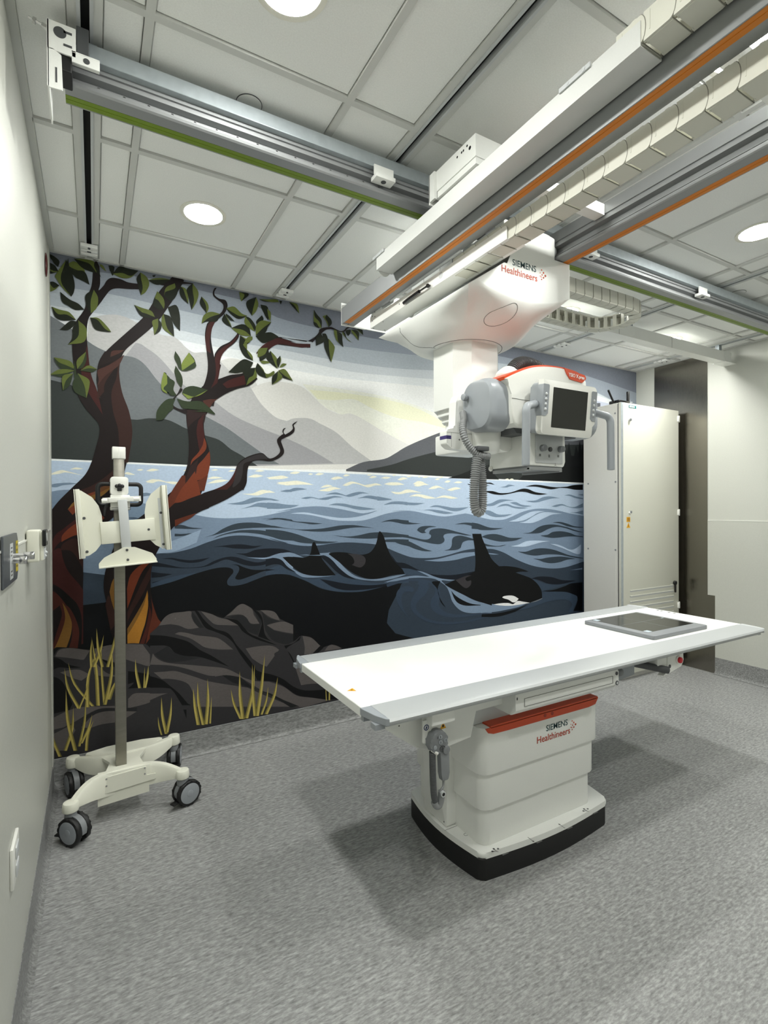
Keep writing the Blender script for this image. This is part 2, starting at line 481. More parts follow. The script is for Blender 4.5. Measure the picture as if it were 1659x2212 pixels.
# ------------------------------------------------------------------ printed mural on the far wall (flat print, coordinates in mm on the wall: x,z; * = corner)
MURAL = [
('sky5','*-40,1477 *-29,2935 *5165,4307 *5157,1455'),
('sky4','*-30,2838 *-32,2449 428,2438 664,2418 798,2415 1004,2411 1242,2393 1644,2377 2115,2391 2562,2408 3011,2443 *4187,2497 *5160,2407 *5165,4307 *-29,2935'),
('sky3','*-32,2474 200,2490 429,2493 664,2473 798,2466 1004,2466 1175,2462 1462,2451 1776,2432 2155,2447 2562,2472 3011,2519 *4187,2561 *5160,2454 *5165,4307 *-29,2935'),
('sky2','*-32,2556 200,2553 429,2551 641,2534 788,2520 1004,2512 1243,2510 1645,2495 2099,2501 2563,2541 3012,2591 3689,2642 4187,2600 *5160,2383 *5165,4307 *-29,2935'),
('sky1','*-31,2656 270,2671 534,2658 783,2642 1005,2631 1203,2612 1434,2598 1688,2600 2034,2610 2532,2640 3012,2671 3689,2691 4304,2583 *5160,2383 *5165,4307 *-29,2935'),
('sky0','*-30,2760 202,2778 464,2801 671,2802 758,2790 1049,2778 1244,2714 1534,2695 1688,2696 2034,2693 2541,2720 3012,2739 3914,2720 4304,2701 *5161,2607 *5165,4307 *-29,2935'),
('sky6','*4187,2488 4370,2489 4643,2471 *5160,2407 *5159,2121 *4046,2056'),
('yel1','*1410,2304 1687,2303 2034,2287 2296,2251 *2614,2170 *2802,2118 *2801,1860 *2260,1836 *1686,2126 *1587,2156 1504,2212'),
('yel2','*1457,2271 1687,2277 1849,2274 2034,2267 2262,2240 2434,2192 *2632,2120 *2660,2092 2559,2099 2364,2128 2195,2135 2033,2163 1909,2200 1789,2241 1643,2220 *1518,2214'),
('m1b','*883,2385 918,2402 962,2410 1016,2398 1062,2344 *1117,2240 *847,2210 *874,2356'),
('m1','*997,2184 1129,2271 1241,2299 1357,2297 1436,2269 1504,2212 1587,2156 1686,2126 1759,2139 1848,2113 2001,2044 2161,1979 *2278,1936 *2032,1826 *1756,1748 *924,1719'),
('m2','*181,2514 229,2539 302,2561 361,2558 411,2539 533,2492 615,2486 652,2463 679,2437 726,2412 799,2423 872,2385 953,2313 1004,2299 1056,2252 1109,2173 1152,2124 1228,2066 *1301,2049 *1301,2049 1342,2068 1412,2079 1471,2076 1530,2052 1654,1999 1782,1902 *1956,1797 *712,1723 *532,2240 *325,2252 *168,2305'),
('m3','*411,2420 436,2419 462,2404 533,2357 613,2270 650,2225 715,2183 812,2153 851,2126 961,2054 1118,1993 1284,1940 1410,1893 1528,1840 *1634,1785 *693,1722 *443,2096 *342,2311'),
('m4','*-3,2505 64,2468 110,2440 172,2396 220,2367 276,2348 351,2340 410,2334 462,2299 532,2211 603,2151 677,2109 734,2075 786,2039 910,1978 1012,1912 1161,1814 *1249,1764 *-8,1715'),
('m5','*-5,2163 47,2154 108,2138 233,2019 390,1984 477,1998 566,1999 621,1981 676,1955 781,1922 869,1898 939,1845 1001,1812 *1106,1748 *-8,1706'),
('m6','*1727,1747 1861,1803 2032,1833 2128,1879 2194,1918 2295,1966 2486,2043 2660,2107 2900,2209 3207,2307 *4415,2474 *4412,1694 *1727,1734'),
('m7','*1891,1750 2095,1794 2260,1847 2540,1919 2801,1966 3205,2004 *3892,2044 *4414,2075 *4412,1675 *1891,1739'),
('tree1','*3515,1663 *3517,1925 *3893,1942 *3929,2037 *3947,1958 *3978,2073 *4009,1952 *4046,1950 *4071,2049 *4102,1982 *4122,2095 *4147,2010 *4185,2108 *4435,2123 *4434,1635'),
('wl','*-38,1745 *4184,1705 *5158,1697 *5149,-1412 *-50,17'),
('w1','*-38,1735 *1562,1719 *4184,1692 *5158,1678 *5149,-1412 *-50,17'),
('isl','*2603,1708 2735,1745 2858,1786 *3093,1847 *3093,1809 *3053,1777 *3133,1710'),
('isl','*3352,1712 *3401,1748 *3483,1815 *5159,1931 *5158,1683 *4158,1709'),
('w2','*-39,1560 64,1581 193,1573 *422,1515 693,1450 734,1439 819,1423 932,1417 1086,1424 1181,1437 1330,1467 1223,1452 1301,1469 1402,1485 1527,1490 1657,1475 1757,1457 1860,1440 *1973,1459 *1973,1459 1907,1419 1825,1396 1723,1389 1849,1389 1943,1408 2039,1434 2138,1449 2230,1454 2091,1452 2191,1458 2294,1451 2421,1428 2542,1411 2621,1412 2736,1427 2806,1428 2973,1390 3077,1376 3184,1377 3280,1402 3406,1442 3551,1465 3701,1464 3855,1445 3982,1422 *4180,1395 *5157,1407 *5149,-1412 *-50,17'),
('w1','*1321,1442 1372,1449 1433,1449 1506,1436 1580,1423 1657,1412 1723,1409 1803,1415 1895,1433 *1973,1457 1907,1418 1825,1396 1723,1389 1624,1397 1538,1416 1464,1431 1402,1439'),
('cr','*-2,1663 28,1679 54,1686 80,1680 *156,1658 107,1668 67,1674 41,1666 *-2,1658'),
('cr','*87,1691 114,1702 134,1700 *151,1696 127,1692 111,1692'),
('cr','*351,1673 360,1685 382,1681 *402,1669 375,1673'),
('cr','*412,1699 431,1705 *448,1701 431,1696'),
('cr','*461,1695 488,1708 507,1708 *531,1702 507,1697 484,1693'),
('cr','*461,1629 488,1640 519,1647 542,1644 *589,1627 *589,1627 613,1633 *649,1639 *637,1623 605,1621 550,1634 519,1636 495,1626'),
('mw','*-2,1605 21,1613 60,1618 93,1619 *124,1615 87,1609 53,1604 27,1594 *-2,1595'),
('mw','*-3,1516 20,1523 *36,1523 20,1510 *-3,1504'),
('mw','*419,1559 457,1570 487,1564 *506,1553 472,1553 441,1549'),
('mw','*351,1472 396,1486 441,1491 *487,1488 *486,1417 410,1426 *366,1423'),
('ms','*359,1427 396,1430 *440,1419 395,1418'),
('cr','*414,1697 431,1704 *449,1701 431,1695'),
('cr','*464,1698 493,1708 *524,1705 497,1694'),
('cr','*348,1678 371,1683 *404,1672 371,1670'),
('cr','*457,1634 492,1648 528,1645 *564,1636 519,1637 483,1627'),
('cr','*564,1636 609,1637 *646,1632 618,1622 *591,1625'),
('cr','*818,1710 843,1718 *863,1715 843,1709'),
('cr','*656,1700 *680,1712 *684,1703'),
('cr','*920,1708 944,1717 *969,1714 944,1706'),
('cr','*794,1658 838,1673 *893,1666 838,1659'),
('cr','*793,1628 858,1655 *928,1653 867,1637'),
('cr','*1042,1675 1084,1692 1117,1691 *1144,1685 1095,1674'),
('cr','*1160,1675 1226,1686 1271,1691 *1305,1677 1260,1668 1204,1666'),
('cr','*1085,1714 1117,1723 *1155,1718 1117,1711'),
('cr','*1317,1710 1357,1720 *1392,1717 1357,1706'),
('cr','*1445,1705 1463,1712 *1481,1706 1463,1701'),
('cr','*1226,1637 1282,1646 1362,1658 1433,1649 *1486,1634 1409,1635 1339,1631 1282,1630'),
('cr','*1005,1569 1073,1573 1127,1595 1170,1592 *1220,1579 1159,1576 1105,1560 1052,1563'),
('cr','*1176,1676 1224,1685 1273,1690 *1313,1680 1253,1675 1214,1666 *1176,1665'),
('cr','*1229,1647 1293,1652 1363,1660 1414,1651 *1486,1635 1403,1637 1332,1630 1283,1629'),
('cr','*1318,1706 1353,1719 *1392,1716 1358,1704'),
('cr','*1176,1595 *1222,1579 *1175,1579'),
('cr','*1447,1705 1466,1711 *1481,1708 1464,1701'),
('cr','*1495,1702 1523,1717 *1563,1712 1529,1701'),
('cr','*1609,1679 1642,1693 1675,1695 *1708,1684 1669,1679 1636,1672'),
('cr','*1703,1702 1725,1713 *1759,1708 1725,1698'),
('cr','*1533,1616 1566,1634 1598,1637 *1625,1628 1582,1621'),
('cr','*1517,1596 1576,1612 1625,1624 *1691,1611 1636,1605 1592,1592'),
('cr','*1697,1634 1736,1655 1781,1663 *1873,1640 *1873,1640 1920,1648 1968,1655 *2016,1641 1956,1639 1897,1625 1827,1644 1781,1649 1736,1633'),
('cr','*1906,1693 1938,1709 *1974,1702 1938,1692'),
('cr','*1888,1711 1909,1718 *1932,1715 1909,1708'),
('cr','*2002,1693 2041,1705 *2092,1702 2053,1689'),
('cr','*2096,1715 2115,1722 *2134,1718 2115,1711'),
('cr','*2034,1651 2102,1664 2152,1665 *2203,1651 2139,1644 2077,1643'),
('cr','*2004,1694 2043,1705 *2090,1701 2052,1690'),
('cr','*2142,1684 2177,1702 2208,1704 *2238,1693 2202,1688 2172,1681'),
('cr','*2218,1708 2244,1717 *2269,1714 2244,1705'),
('cr','*2322,1709 2338,1718 *2350,1713 2337,1707'),
('cr','*2361,1704 2391,1718 *2428,1717 2396,1705'),
('cr','*2028,1650 2072,1663 2132,1664 *2204,1648 2141,1647 2082,1643'),
('cr','*2280,1657 2316,1677 2348,1679 *2385,1670 2343,1663 2316,1649'),
('cr','*2285,1643 2327,1658 2369,1668 *2428,1651 2380,1650 2327,1638'),
('cr','*2417,1620 2460,1641 2510,1647 *2593,1616 *2593,1616 2644,1633 2690,1639 *2737,1629 2679,1619 2633,1609 2577,1621 2521,1633 2477,1623'),
('cr','*2086,1598 2161,1594 2212,1612 2264,1613 *2358,1591 2295,1594 2233,1590 2171,1579 2121,1581'),
('cr','*2243,1562 2305,1580 2369,1577 *2487,1553 *2487,1553 2554,1572 2610,1570 *2704,1553 2633,1547 2565,1557 2487,1550 2401,1547 2326,1563'),
('cr','*2477,1695 2505,1705 *2532,1700 2505,1692'),
('cr','*2516,1708 2544,1722 *2566,1715 2538,1707'),
('cr','*2568,1676 2599,1691 *2633,1687 2605,1674'),
('cr','*2658,1674 2702,1686 *2751,1681 2714,1671'),
('cr','*3196,1714 3226,1722 *3240,1716 *3247,1714 3274,1723 *3298,1717 3268,1710 3240,1712'),
('mw','*910,1508 959,1512 1013,1523 1069,1545 1125,1547 1172,1543 *1240,1529 1172,1531 1115,1525 1050,1508 986,1501'),
('mw','*1000,1475 1050,1490 1106,1512 1172,1512 1249,1501 *1330,1481 1278,1477 1210,1475 1143,1484 1087,1489'),
('mw','*1255,1588 1289,1598 *1331,1601 *1331,1585 1289,1585'),
('mw','*1253,1591 1302,1595 1347,1611 1393,1612 *1439,1604 1383,1598 1332,1588 1292,1584'),
('mw','*1571,1569 1614,1582 1658,1585 *1724,1566 *1724,1566 1781,1584 1838,1592 *1908,1581 1850,1580 1803,1567 1746,1556 1691,1568 1625,1572'),
('mw','*1395,1544 1434,1553 1475,1553 *1522,1542 *1522,1542 1603,1557 1646,1562 *1704,1552 1635,1550 1581,1535 1528,1537 1475,1547 1434,1540'),
('mw','*1809,1547 1849,1555 1896,1566 1955,1562 *2101,1538 2015,1532 1943,1541 1884,1549'),
('mw','*1594,1499 1646,1510 1713,1508 1780,1495 *1961,1470 1872,1464 1803,1469 1735,1485 1657,1497'),
('mw','*2027,1501 2089,1521 2151,1526 *2230,1521 *2230,1497 2151,1508'),
('mw','*1166,1515 1233,1511 1292,1502 *1382,1498 1331,1483 1262,1477 *1165,1475'),
('mw','*1156,1544 1194,1541 *1248,1528 1204,1528'),
('mw','*1974,1562 2032,1552 *2096,1542 2042,1533 *1974,1531'),
('mw','*2027,1499 2091,1518 2151,1525 2253,1517 *2390,1513 2294,1498 2191,1504 2101,1506'),
('mw','*2427,1483 2487,1497 2576,1488 2667,1476 *2813,1482 2724,1455 2655,1451 2576,1467 2509,1483'),
('mw','*2368,1459 2432,1465 2509,1459 2576,1449 *2661,1435 2576,1430 2498,1441 2432,1456'),
('mw','*2777,1550 2825,1559 *2825,1552'),
('mw','*2986,1527 *3025,1527 *2989,1523'),
('mw','*2986,1503 3051,1515 3118,1540 3185,1546 *3301,1538 3212,1533 3131,1515 3065,1493 *2989,1491'),
('mw','*3097,1477 3158,1503 3225,1507 3308,1486 *3464,1473 3378,1467 3294,1474 3212,1493 3144,1487'),
('mw','*3253,1520 3322,1523 3392,1500 *3515,1490 3421,1482 3350,1494 3280,1510'),
('mw','*3138,1647 3199,1656 3240,1671 *3316,1662 3254,1657 3212,1646'),
('mw','*3435,1534 3551,1539 3641,1567 3732,1575 *3856,1560 3762,1557 3656,1539 3581,1524 3508,1522'),
('mw','*3747,1485 3808,1500 3887,1507 3967,1485 4048,1480 *4164,1514 *4164,1477 4080,1467 3983,1477 3887,1494 3808,1481'),
('mw','*3911,1585 3983,1594 4081,1575 *4164,1562 *4164,1553 4064,1561 3983,1581'),
('mw','*4097,1595 *4164,1600 *4164,1585'),
('mw','*3966,1433 4064,1432 *4164,1448 *4163,1409 4064,1424'),
('mw','*2984,1457 3038,1450 3130,1419 *3280,1422 3198,1403 3104,1399 3038,1410 *2983,1430'),
('w1','*4156,1596 *4156,1598 *4157,1597'),
('blk','*2974,1679 3039,1683 *3085,1666 3026,1673 *2974,1672'),
('blk','*2974,1666 *3033,1657 *2974,1658'),
('blk','*3429,1657 3523,1674 3611,1674 3732,1662 3825,1658 *3951,1666 4032,1681 *4164,1689 *4164,1639 4048,1640 3951,1651 *3856,1653 3747,1638 3656,1647 3552,1659'),
('blk','*2989,1614 3065,1613 3145,1598 3240,1602 3295,1613 3393,1638 3465,1636 3552,1611 *3701,1596 3596,1587 3508,1595 3436,1610 3351,1611 3267,1597 3171,1584 3078,1587 *2989,1606'),
('blk','*2796,1669 2843,1663 *2819,1656'),
('w1','*3238,1359 3322,1379 3406,1411 3493,1438 3566,1446 *3670,1443 3581,1430 3507,1399 3420,1369 3335,1358'),
('w1','*3356,1347 3435,1360 3522,1399 3610,1428 3701,1435 *3887,1419 3762,1413 3670,1387 3580,1358 3492,1341'),
('sl','*611,1380 652,1381 701,1366 *771,1358 701,1357 *611,1362'),
('sl','*611,1331 651,1328 *710,1331 659,1317 *611,1316'),
('sl','*611,1265 643,1266 *677,1270 643,1257 *610,1259'),
('w2b','*493,1265 571,1279 *759,1351 *733,1273 610,1226 516,1220 *492,1219'),
('sl','*780,1305 835,1321 887,1353 958,1381 1031,1389 1105,1385 1181,1369 1248,1354 *1329,1345 *1329,1345 1248,1351 1161,1355 1077,1355 994,1350 923,1338 852,1320'),
('sl','*826,1294 878,1317 958,1337 1031,1343 1123,1338 1209,1319 1277,1293 *1337,1275 *1337,1265 1258,1274 1180,1299 1104,1317 1012,1327 940,1324 887,1314'),
('sl','*1124,1411 1181,1414 1249,1415 *1330,1403 *1338,1393 1278,1401 1210,1412'),
('sl','*1155,1402 1232,1414 1291,1410 1351,1392 1422,1386 *1548,1374 1474,1370 1402,1381 1331,1392 1262,1407'),
('sl','*1155,1369 1213,1364 1281,1350 1371,1338 1463,1336 1558,1341 1667,1356 1757,1359 1825,1353 *1942,1334 1848,1342 1757,1339 1645,1325 1558,1319 1453,1324 1351,1339 1261,1350 *1155,1359'),
('sl','*1155,1343 1232,1337 1301,1324 1371,1304 1442,1278 1515,1256 *1667,1245 1579,1237 1484,1240 1391,1250 1320,1272 1251,1298 *1155,1311'),
('sl','*1623,1292 1734,1279 1825,1286 1918,1301 2026,1301 2138,1288 *2239,1274 *2239,1263 2163,1262 2038,1264 1918,1259 1802,1266 1711,1276'),
('sl','*2038,1248 2125,1248 *2239,1241 *2239,1192 2162,1211 2100,1235'),
('sl','*2009,1375 2076,1391 2138,1392 *2240,1383 *2240,1356 2151,1368 2076,1380'),
('sl','*1997,1373 2061,1389 2130,1395 2191,1385 2262,1367 *2346,1360 2262,1355 2190,1359 2120,1375 2061,1380'),
('sl','*2672,1347 2759,1358 2842,1354 2927,1333 *3050,1292 *3050,1292 2976,1294 2914,1300 2842,1330 2759,1346'),
('sl','*2840,1358 2909,1347 2998,1320 3064,1309 *3177,1305 3090,1295 2998,1293 2921,1302 *2839,1309'),
('sl','*2940,1239 2998,1255 3077,1259 3156,1246 3252,1222 *3398,1218 3307,1197 3210,1193 3129,1196 3037,1214'),
('sl','*2959,1192 3024,1180 3103,1164 *3203,1162 3129,1154 3024,1159 *2959,1167'),
('sl','*3391,1257 3492,1262 3580,1302 3670,1322 3792,1322 *3950,1297 4047,1270 *4163,1244 *4163,1242 4047,1259 3918,1290 3808,1303 3700,1284 3609,1254 3492,1252'),
('sl','*3761,1342 3855,1346 3950,1328 4047,1303 *4163,1292 *4163,1287 4047,1292 3950,1305 3855,1332'),
('sl','*3609,1229 3700,1235 3761,1257 3870,1261 3982,1244 4063,1219 *4163,1205 *4163,1197 4063,1208 3949,1211 3854,1206 3761,1205 3669,1217'),
('sl','*3341,1102 3433,1096 3535,1115 3639,1117 3760,1101 3869,1071 3981,1038 *4162,1004 *4162,999 4013,1019 3885,1044 3791,1056 3669,1061 3549,1057 3448,1072'),
('sl','*3520,1034 3609,1024 3699,1032 3822,1034 3917,1027 *4062,1002 3949,1000 3853,983 3744,979 3653,994 3594,1014'),
('w1','*3258,1150 3349,1160 3434,1185 3535,1189 *3730,1177 3609,1168 3521,1153 3434,1140 3349,1141'),
('w1','*3730,1153 3823,1142 3901,1119 3965,1094 4030,1089 4096,1111 *4134,1134 *4134,1134 4129,1053 4087,1044 4030,1058 3965,1081 3885,1108'),
('w2','*4134,1134 *4162,1133 *4162,1040 *4134,1047'),
('sl','*2314,1310 2330,1327 2367,1338 2432,1339 *2497,1332 2432,1328 2399,1317 2383,1300 *2399,1289 2356,1287'),
('sl','*1973,1302 2031,1300 2110,1292 2190,1279 2293,1254 2367,1238 2410,1237 2437,1249 2442,1267 2426,1281 2432,1303 2464,1315 2530,1318 2609,1307 2712,1282 *2841,1253 2770,1259 2689,1273 2620,1278 2575,1272 2558,1254 2569,1231 2558,1209 2519,1197 2453,1204 2399,1215 2335,1230 2262,1248 2190,1261 2109,1268 *1972,1264'),
('sl','*1972,1247 2050,1246 2139,1248 2231,1231 2303,1201 2377,1167 *2452,1146 2377,1149 2303,1167 2231,1196 2169,1223 *1972,1234'),
('sl','*2563,1145 2619,1156 2640,1188 2642,1224 2660,1247 2712,1257 2782,1245 *2853,1226 *2871,1212 2805,1217 2752,1204 2735,1179 2723,1157 2676,1145'),
('w3','*-42,1173 *248,1113 416,1185 512,1216 594,1218 700,1239 801,1275 905,1303 994,1309 1104,1296 1209,1269 1329,1241 1174,1287 1290,1249 1411,1227 1526,1226 1634,1237 1745,1238 1859,1228 1965,1214 2038,1190 2162,1147 2069,1179 2178,1135 2272,1106 2388,1095 2498,1095 2611,1110 2759,1137 2868,1145 2988,1140 3073,1132 3183,1099 3309,1041 3465,984 3600,952 3767,930 3926,932 4076,954 *4152,968 *5156,954 *5149,-1412 *-50,17'),
('w2','*2374,1077 2448,1079 2528,1085 2611,1098 2737,1117 *2868,1119 *2873,1091 2780,1081 2695,1068 2611,1062 2518,1062 2448,1068'),
('w2','*2942,1220 *2947,1227 3013,1208 3085,1182 *3202,1166 3109,1158 3024,1171 *2965,1187'),
('w2','*3012,1105 3072,1097 *3127,1087 3072,1088 *3014,1096'),
('w2','*3985,902 4075,906 *4152,913 *4152,897 4075,900'),
('w4','*826,1243 887,1249 949,1254 1012,1252 1076,1240 *1134,1241 1076,1225 1012,1224 948,1230 887,1242'),
('w4','*962,1199 1030,1196 1085,1214 1161,1220 1238,1214 *1328,1186 *1328,1182 1257,1185 1199,1171 1122,1161 1057,1169 1011,1185'),
('w4','*539,1188 594,1189 634,1180 691,1170 741,1172 *810,1180 757,1158 699,1154 642,1164 594,1180'),
('w4','*477,1177 570,1151 650,1129 732,1126 783,1134 834,1158 904,1178 966,1175 1029,1152 1103,1134 1179,1144 1247,1140 *1336,1078 *1335,1039 1256,1106 1198,1124 1122,1114 1066,1113 1011,1125 957,1147 904,1163 843,1144 800,1129 732,1122 634,1126 554,1137 *477,1148'),
('w4','*484,1114 538,1103 *597,1094 538,1081 *484,1080'),
('w4','*491,1054 554,1065 *617,1075 569,1061 *484,1042'),
('w2c','*1029,1170 1103,1164 1160,1163 1218,1179 1267,1187 *1336,1178 *1336,1068 1296,1118 1257,1154 1218,1160 1141,1153'),
('bk','*-43,947 *247,960 341,988 491,1025 609,1054 732,1089 834,1112 903,1115 943,1102 948,1079 930,1058 912,1032 916,1006 947,997 1010,1002 1084,1024 1159,1046 1227,1051 1327,1038 1230,1052 1319,1038 1420,995 1524,938 1610,911 1720,892 1846,886 1964,898 2098,919 *2227,928 2158,883 2120,555 *3240,290 *5153,23 *5149,-1412 *-50,17'),
('w3b','*484,1047 609,1080 *732,1093 609,1052 *483,1024'),
('bk','*939,1129 970,1123 985,1108 983,1086 970,1064 961,1042 992,1033 1066,1053 1141,1076 *1227,1086 1141,1085 1075,1089 1020,1106 975,1127'),
('w4','*1154,1218 1221,1218 1290,1206 1350,1179 *1411,1149 1330,1170 1250,1188 *1154,1174'),
('w2','*1154,1160 1211,1176 1270,1187 1330,1185 *1411,1149 1340,1158 1300,1160 *1270,1159 1289,1124 1339,1078 1400,1043 1472,1024 1546,1016 *1632,1015 1556,1010 1472,1011 1400,1021 1339,1054 1289,1101 1250,1141 1211,1157'),
('w3b','*1153,1076 1211,1101 1260,1107 1319,1080 1379,1032 1451,1003 1524,1003 *1632,1015 1665,1023 1755,991 1823,971 1916,943 2037,934 *2237,962 *2237,919 2098,919 1964,898 1846,886 1720,892 1610,911 1524,943 1420,995 1319,1038 1250,1051 *1153,1048'),
('w4','*1153,1090 *1216,1081 *1153,1074'),
('w4','*1154,1153 1211,1157 1260,1140 1299,1095 *1359,1053 1299,1076 1250,1110 1201,1115 *1153,1104'),
('w4','*1524,998 1599,982 1709,954 1823,935 1964,924 *2237,935 2136,921 2012,906 1892,898 1777,900 1687,912 1610,941'),
('w2','*1504,1172 1579,1173 1611,1169 *1655,1164 *1655,1164 1611,1157 1666,1108 1732,1044 1800,998 1893,971 1988,967 2098,978 *2218,983 2111,961 2012,952 1893,961 1800,981 1732,1013 1666,1068 1611,1122 1568,1154'),
('w4','*1525,1156 1579,1148 1622,1116 1666,1068 1732,1013 *1800,973 1710,999 1643,1044 1589,1098'),
('w2','*2024,937 2098,951 *2238,965 *2237,949 2136,940'),
('or','*1265,1159 1319,1159 *1405,1147 *1447,1157 1462,1183 1471,1232 *1479,1249 1489,1249 1499,1233 1515,1196 1531,1160 1557,1114 *1643,1016 1557,1018 1451,1029 1390,1051 1339,1088 1299,1124'),
('or','*1588,1166 1633,1174 1711,1170 1778,1157 1847,1147 1906,1158 1941,1188 1966,1234 1978,1286 *1988,1309 2002,1304 2026,1269 2050,1199 2087,1123 2136,1066 *2218,988 2098,985 1988,969 1893,974 1812,1003 1744,1043 1677,1098'),
('og','*1733,1161 1812,1152 1859,1136 1876,1107 1864,1074 1829,1058 *1766,1079 1784,1092 1784,1112 1767,1139'),
('w2','*1380,1167 1431,1168 1462,1163 *1525,1162 *1601,1176 *1590,1163 *1525,1156'),
('w4','*2069,1156 2123,1083 2206,1066 2330,1007 2427,972 2548,955 2673,949 *2867,964 *2867,877 *2673,904 2568,916 2467,952 2368,992 2253,1019 *2169,1033'),
('w3b','*2178,1032 2253,1021 2310,1001 2388,974 *2467,947 2388,964 2291,970 *2206,983'),
('w2','*2310,1006 2378,987 2467,950 2548,926 *2673,907 2610,905 2538,914 *2568,883 2651,834 2757,783 2866,730 *3047,674 *3046,607 2955,619 2844,627 2757,646 2693,683 2640,743 2620,795 2589,856 2527,903 2467,932 2378,946 2281,952 2187,950 *2049,935 *2049,942 2122,957 2215,966 2310,967 *2427,950'),
('bk','*2630,828 2672,786 2746,741 2844,702 *3001,676 2888,685 2778,694 2703,720 2661,762'),
('w2','*2049,970 2122,980 *2215,985 2141,975 *2049,958'),
('w3s','*2053,901 *2083,908 *2075,928 *2045,921'),
('w3s','*2083,908 *2113,914 *2106,935 *2075,928'),
('w3s','*2113,914 *2143,920 *2137,940 *2106,935'),
('w3s','*2143,920 *2174,925 *2169,944 *2137,940'),
('w3s','*2174,925 *2205,930 *2201,946 *2169,944'),
('w3s','*2205,930 *2234,932 *2233,946 *2201,946'),
('w3s','*2234,932 *2263,931 *2263,946 *2233,946'),
('w3s','*2263,931 *2291,928 *2292,944 *2263,946'),
('w3s','*2291,928 *2319,924 *2320,942 *2292,944'),
('w3s','*2319,924 *2346,921 *2347,938 *2320,942'),
('w3s','*2346,921 *2372,918 *2374,934 *2347,938'),
('w3s','*2372,918 *2395,914 *2399,928 *2374,934'),
('w3s','*2395,914 *2416,907 *2423,920 *2399,928'),
('w3s','*2416,907 *2435,898 *2444,911 *2423,920'),
('w3s','*2435,898 *2450,887 *2464,901 *2444,911'),
('w3s','*2450,887 *2462,875 *2481,887 *2464,901'),
('w3s','*2462,875 *2470,861 *2496,872 *2481,887'),
('w3s','*2470,861 *2476,848 *2508,856 *2496,872'),
('w3s','*2476,848 *2478,835 *2517,839 *2508,856'),
('w3s','*2478,835 *2477,822 *2523,820 *2517,839'),
('w3s','*2477,822 *2473,812 *2524,799 *2523,820'),
('w3s','*2473,812 *2464,802 *2520,778 *2524,799'),
('w3s','*2464,802 *2449,788 *2514,760 *2520,778'),
('w3s','*2449,788 *2437,769 *2511,747 *2514,760'),
('w3s','*2437,769 *2433,748 *2511,738 *2511,747'),
('w3s','*2433,748 *2434,726 *2511,729 *2511,738'),
('w3s','*2434,726 *2445,702 *2511,723 *2511,729'),
('w3s','*2445,702 *2463,682 *2516,713 *2511,723'),
('w3s','*2463,682 *2487,665 *2525,700 *2516,713'),
('w3s','*2487,665 *2513,652 *2540,686 *2525,700'),
('w3s','*2513,652 *2541,640 *2559,673 *2540,686'),
('w3s','*2541,640 *2572,631 *2584,661 *2559,673'),
('w3s','*2572,631 *2605,623 *2612,650 *2584,661'),
('w3s','*2605,623 *2639,616 *2643,642 *2612,650'),
('w3s','*2639,616 *2675,611 *2677,635 *2643,642'),
('w3s','*2675,611 *2714,608 *2713,630 *2677,635'),
('w3s','*2714,608 *2753,606 *2751,626 *2713,630'),
('w3s','*2753,606 *2795,607 *2793,624 *2751,626'),
('w3s','*2795,607 *2844,607 *2843,621 *2793,624'),
('w3s','*2844,607 *2906,606 *2905,617 *2843,621'),
('w3s','*2906,606 *2976,603 *2975,613 *2905,617'),
('w3s','*2976,603 *3047,601 *3046,608 *2975,613'),
('w3s','*2316,908 *2329,893 *2355,934 *2333,936'),
('w3s','*2329,893 *2336,881 *2382,929 *2355,934'),
('w3s','*2336,881 *2328,883 *2412,905 *2382,929'),
('w3s','*2328,883 *2325,887 *2417,872 *2412,905'),
('w3s','*2325,887 *2324,879 *2408,847 *2417,872'),
('w3s','*2324,879 *2320,867 *2392,825 *2408,847'),
('w3s','*2320,867 *2311,854 *2370,807 *2392,825'),
('w3s','*2311,854 *2295,837 *2347,794 *2370,807'),
('w3s','*2295,837 *2279,818 *2330,782 *2347,794'),
('w3s','*2279,818 *2267,799 *2317,770 *2330,782'),
('w3s','*2267,799 *2257,779 *2306,758 *2317,770'),
('w3s','*2257,779 *2253,758 *2300,748 *2306,758'),
('w3s','*2253,758 *2254,737 *2298,736 *2300,748'),
('w3s','*2254,737 *2261,716 *2300,724 *2298,736'),
('w3s','*2261,716 *2273,696 *2305,710 *2300,724'),
('w3s','*2273,696 *2292,677 *2317,695 *2305,710'),
('w3s','*2292,677 *2314,659 *2335,678 *2317,695'),
('w3s','*2314,659 *2338,643 *2356,662 *2335,678'),
('w3s','*2338,643 *2364,628 *2378,647 *2356,662'),
('w3s','*2364,628 *2391,614 *2403,633 *2378,647'),
('w3s','*2391,614 *2422,601 *2429,621 *2403,633'),
('w3s','*2422,601 *2454,592 *2459,611 *2429,621'),
('w3s','*2454,592 *2488,584 *2491,602 *2459,611'),
('w3s','*2488,584 *2525,577 *2527,595 *2491,602'),
('w3s','*2525,577 *2565,570 *2566,588 *2527,595'),
('w3s','*2565,570 *2607,565 *2607,582 *2566,588'),
('w3s','*2607,565 *2650,561 *2649,578 *2607,582'),
('w3s','*2650,561 *2693,559 *2691,576 *2649,578'),
('w3s','*2693,559 *2735,559 *2733,574 *2691,576'),
('w3s','*2735,559 *2779,560 *2776,574 *2733,574'),
('w3s','*2779,560 *2827,563 *2823,577 *2776,574'),
('w3s','*2827,563 *2876,567 *2872,580 *2823,577'),
('w3s','*2876,567 *2923,570 *2919,584 *2872,580'),
('w3s','*2923,570 *2966,573 *2963,586 *2919,584'),
('w3s','*2966,573 *3006,575 *3004,587 *2963,586'),
('w3s','*3006,575 *3048,577 *3045,588 *3004,587'),
('bk','*2528,911 2447,909 2487,864 2509,821 2527,753 *2578,698 2517,787 2502,855'),
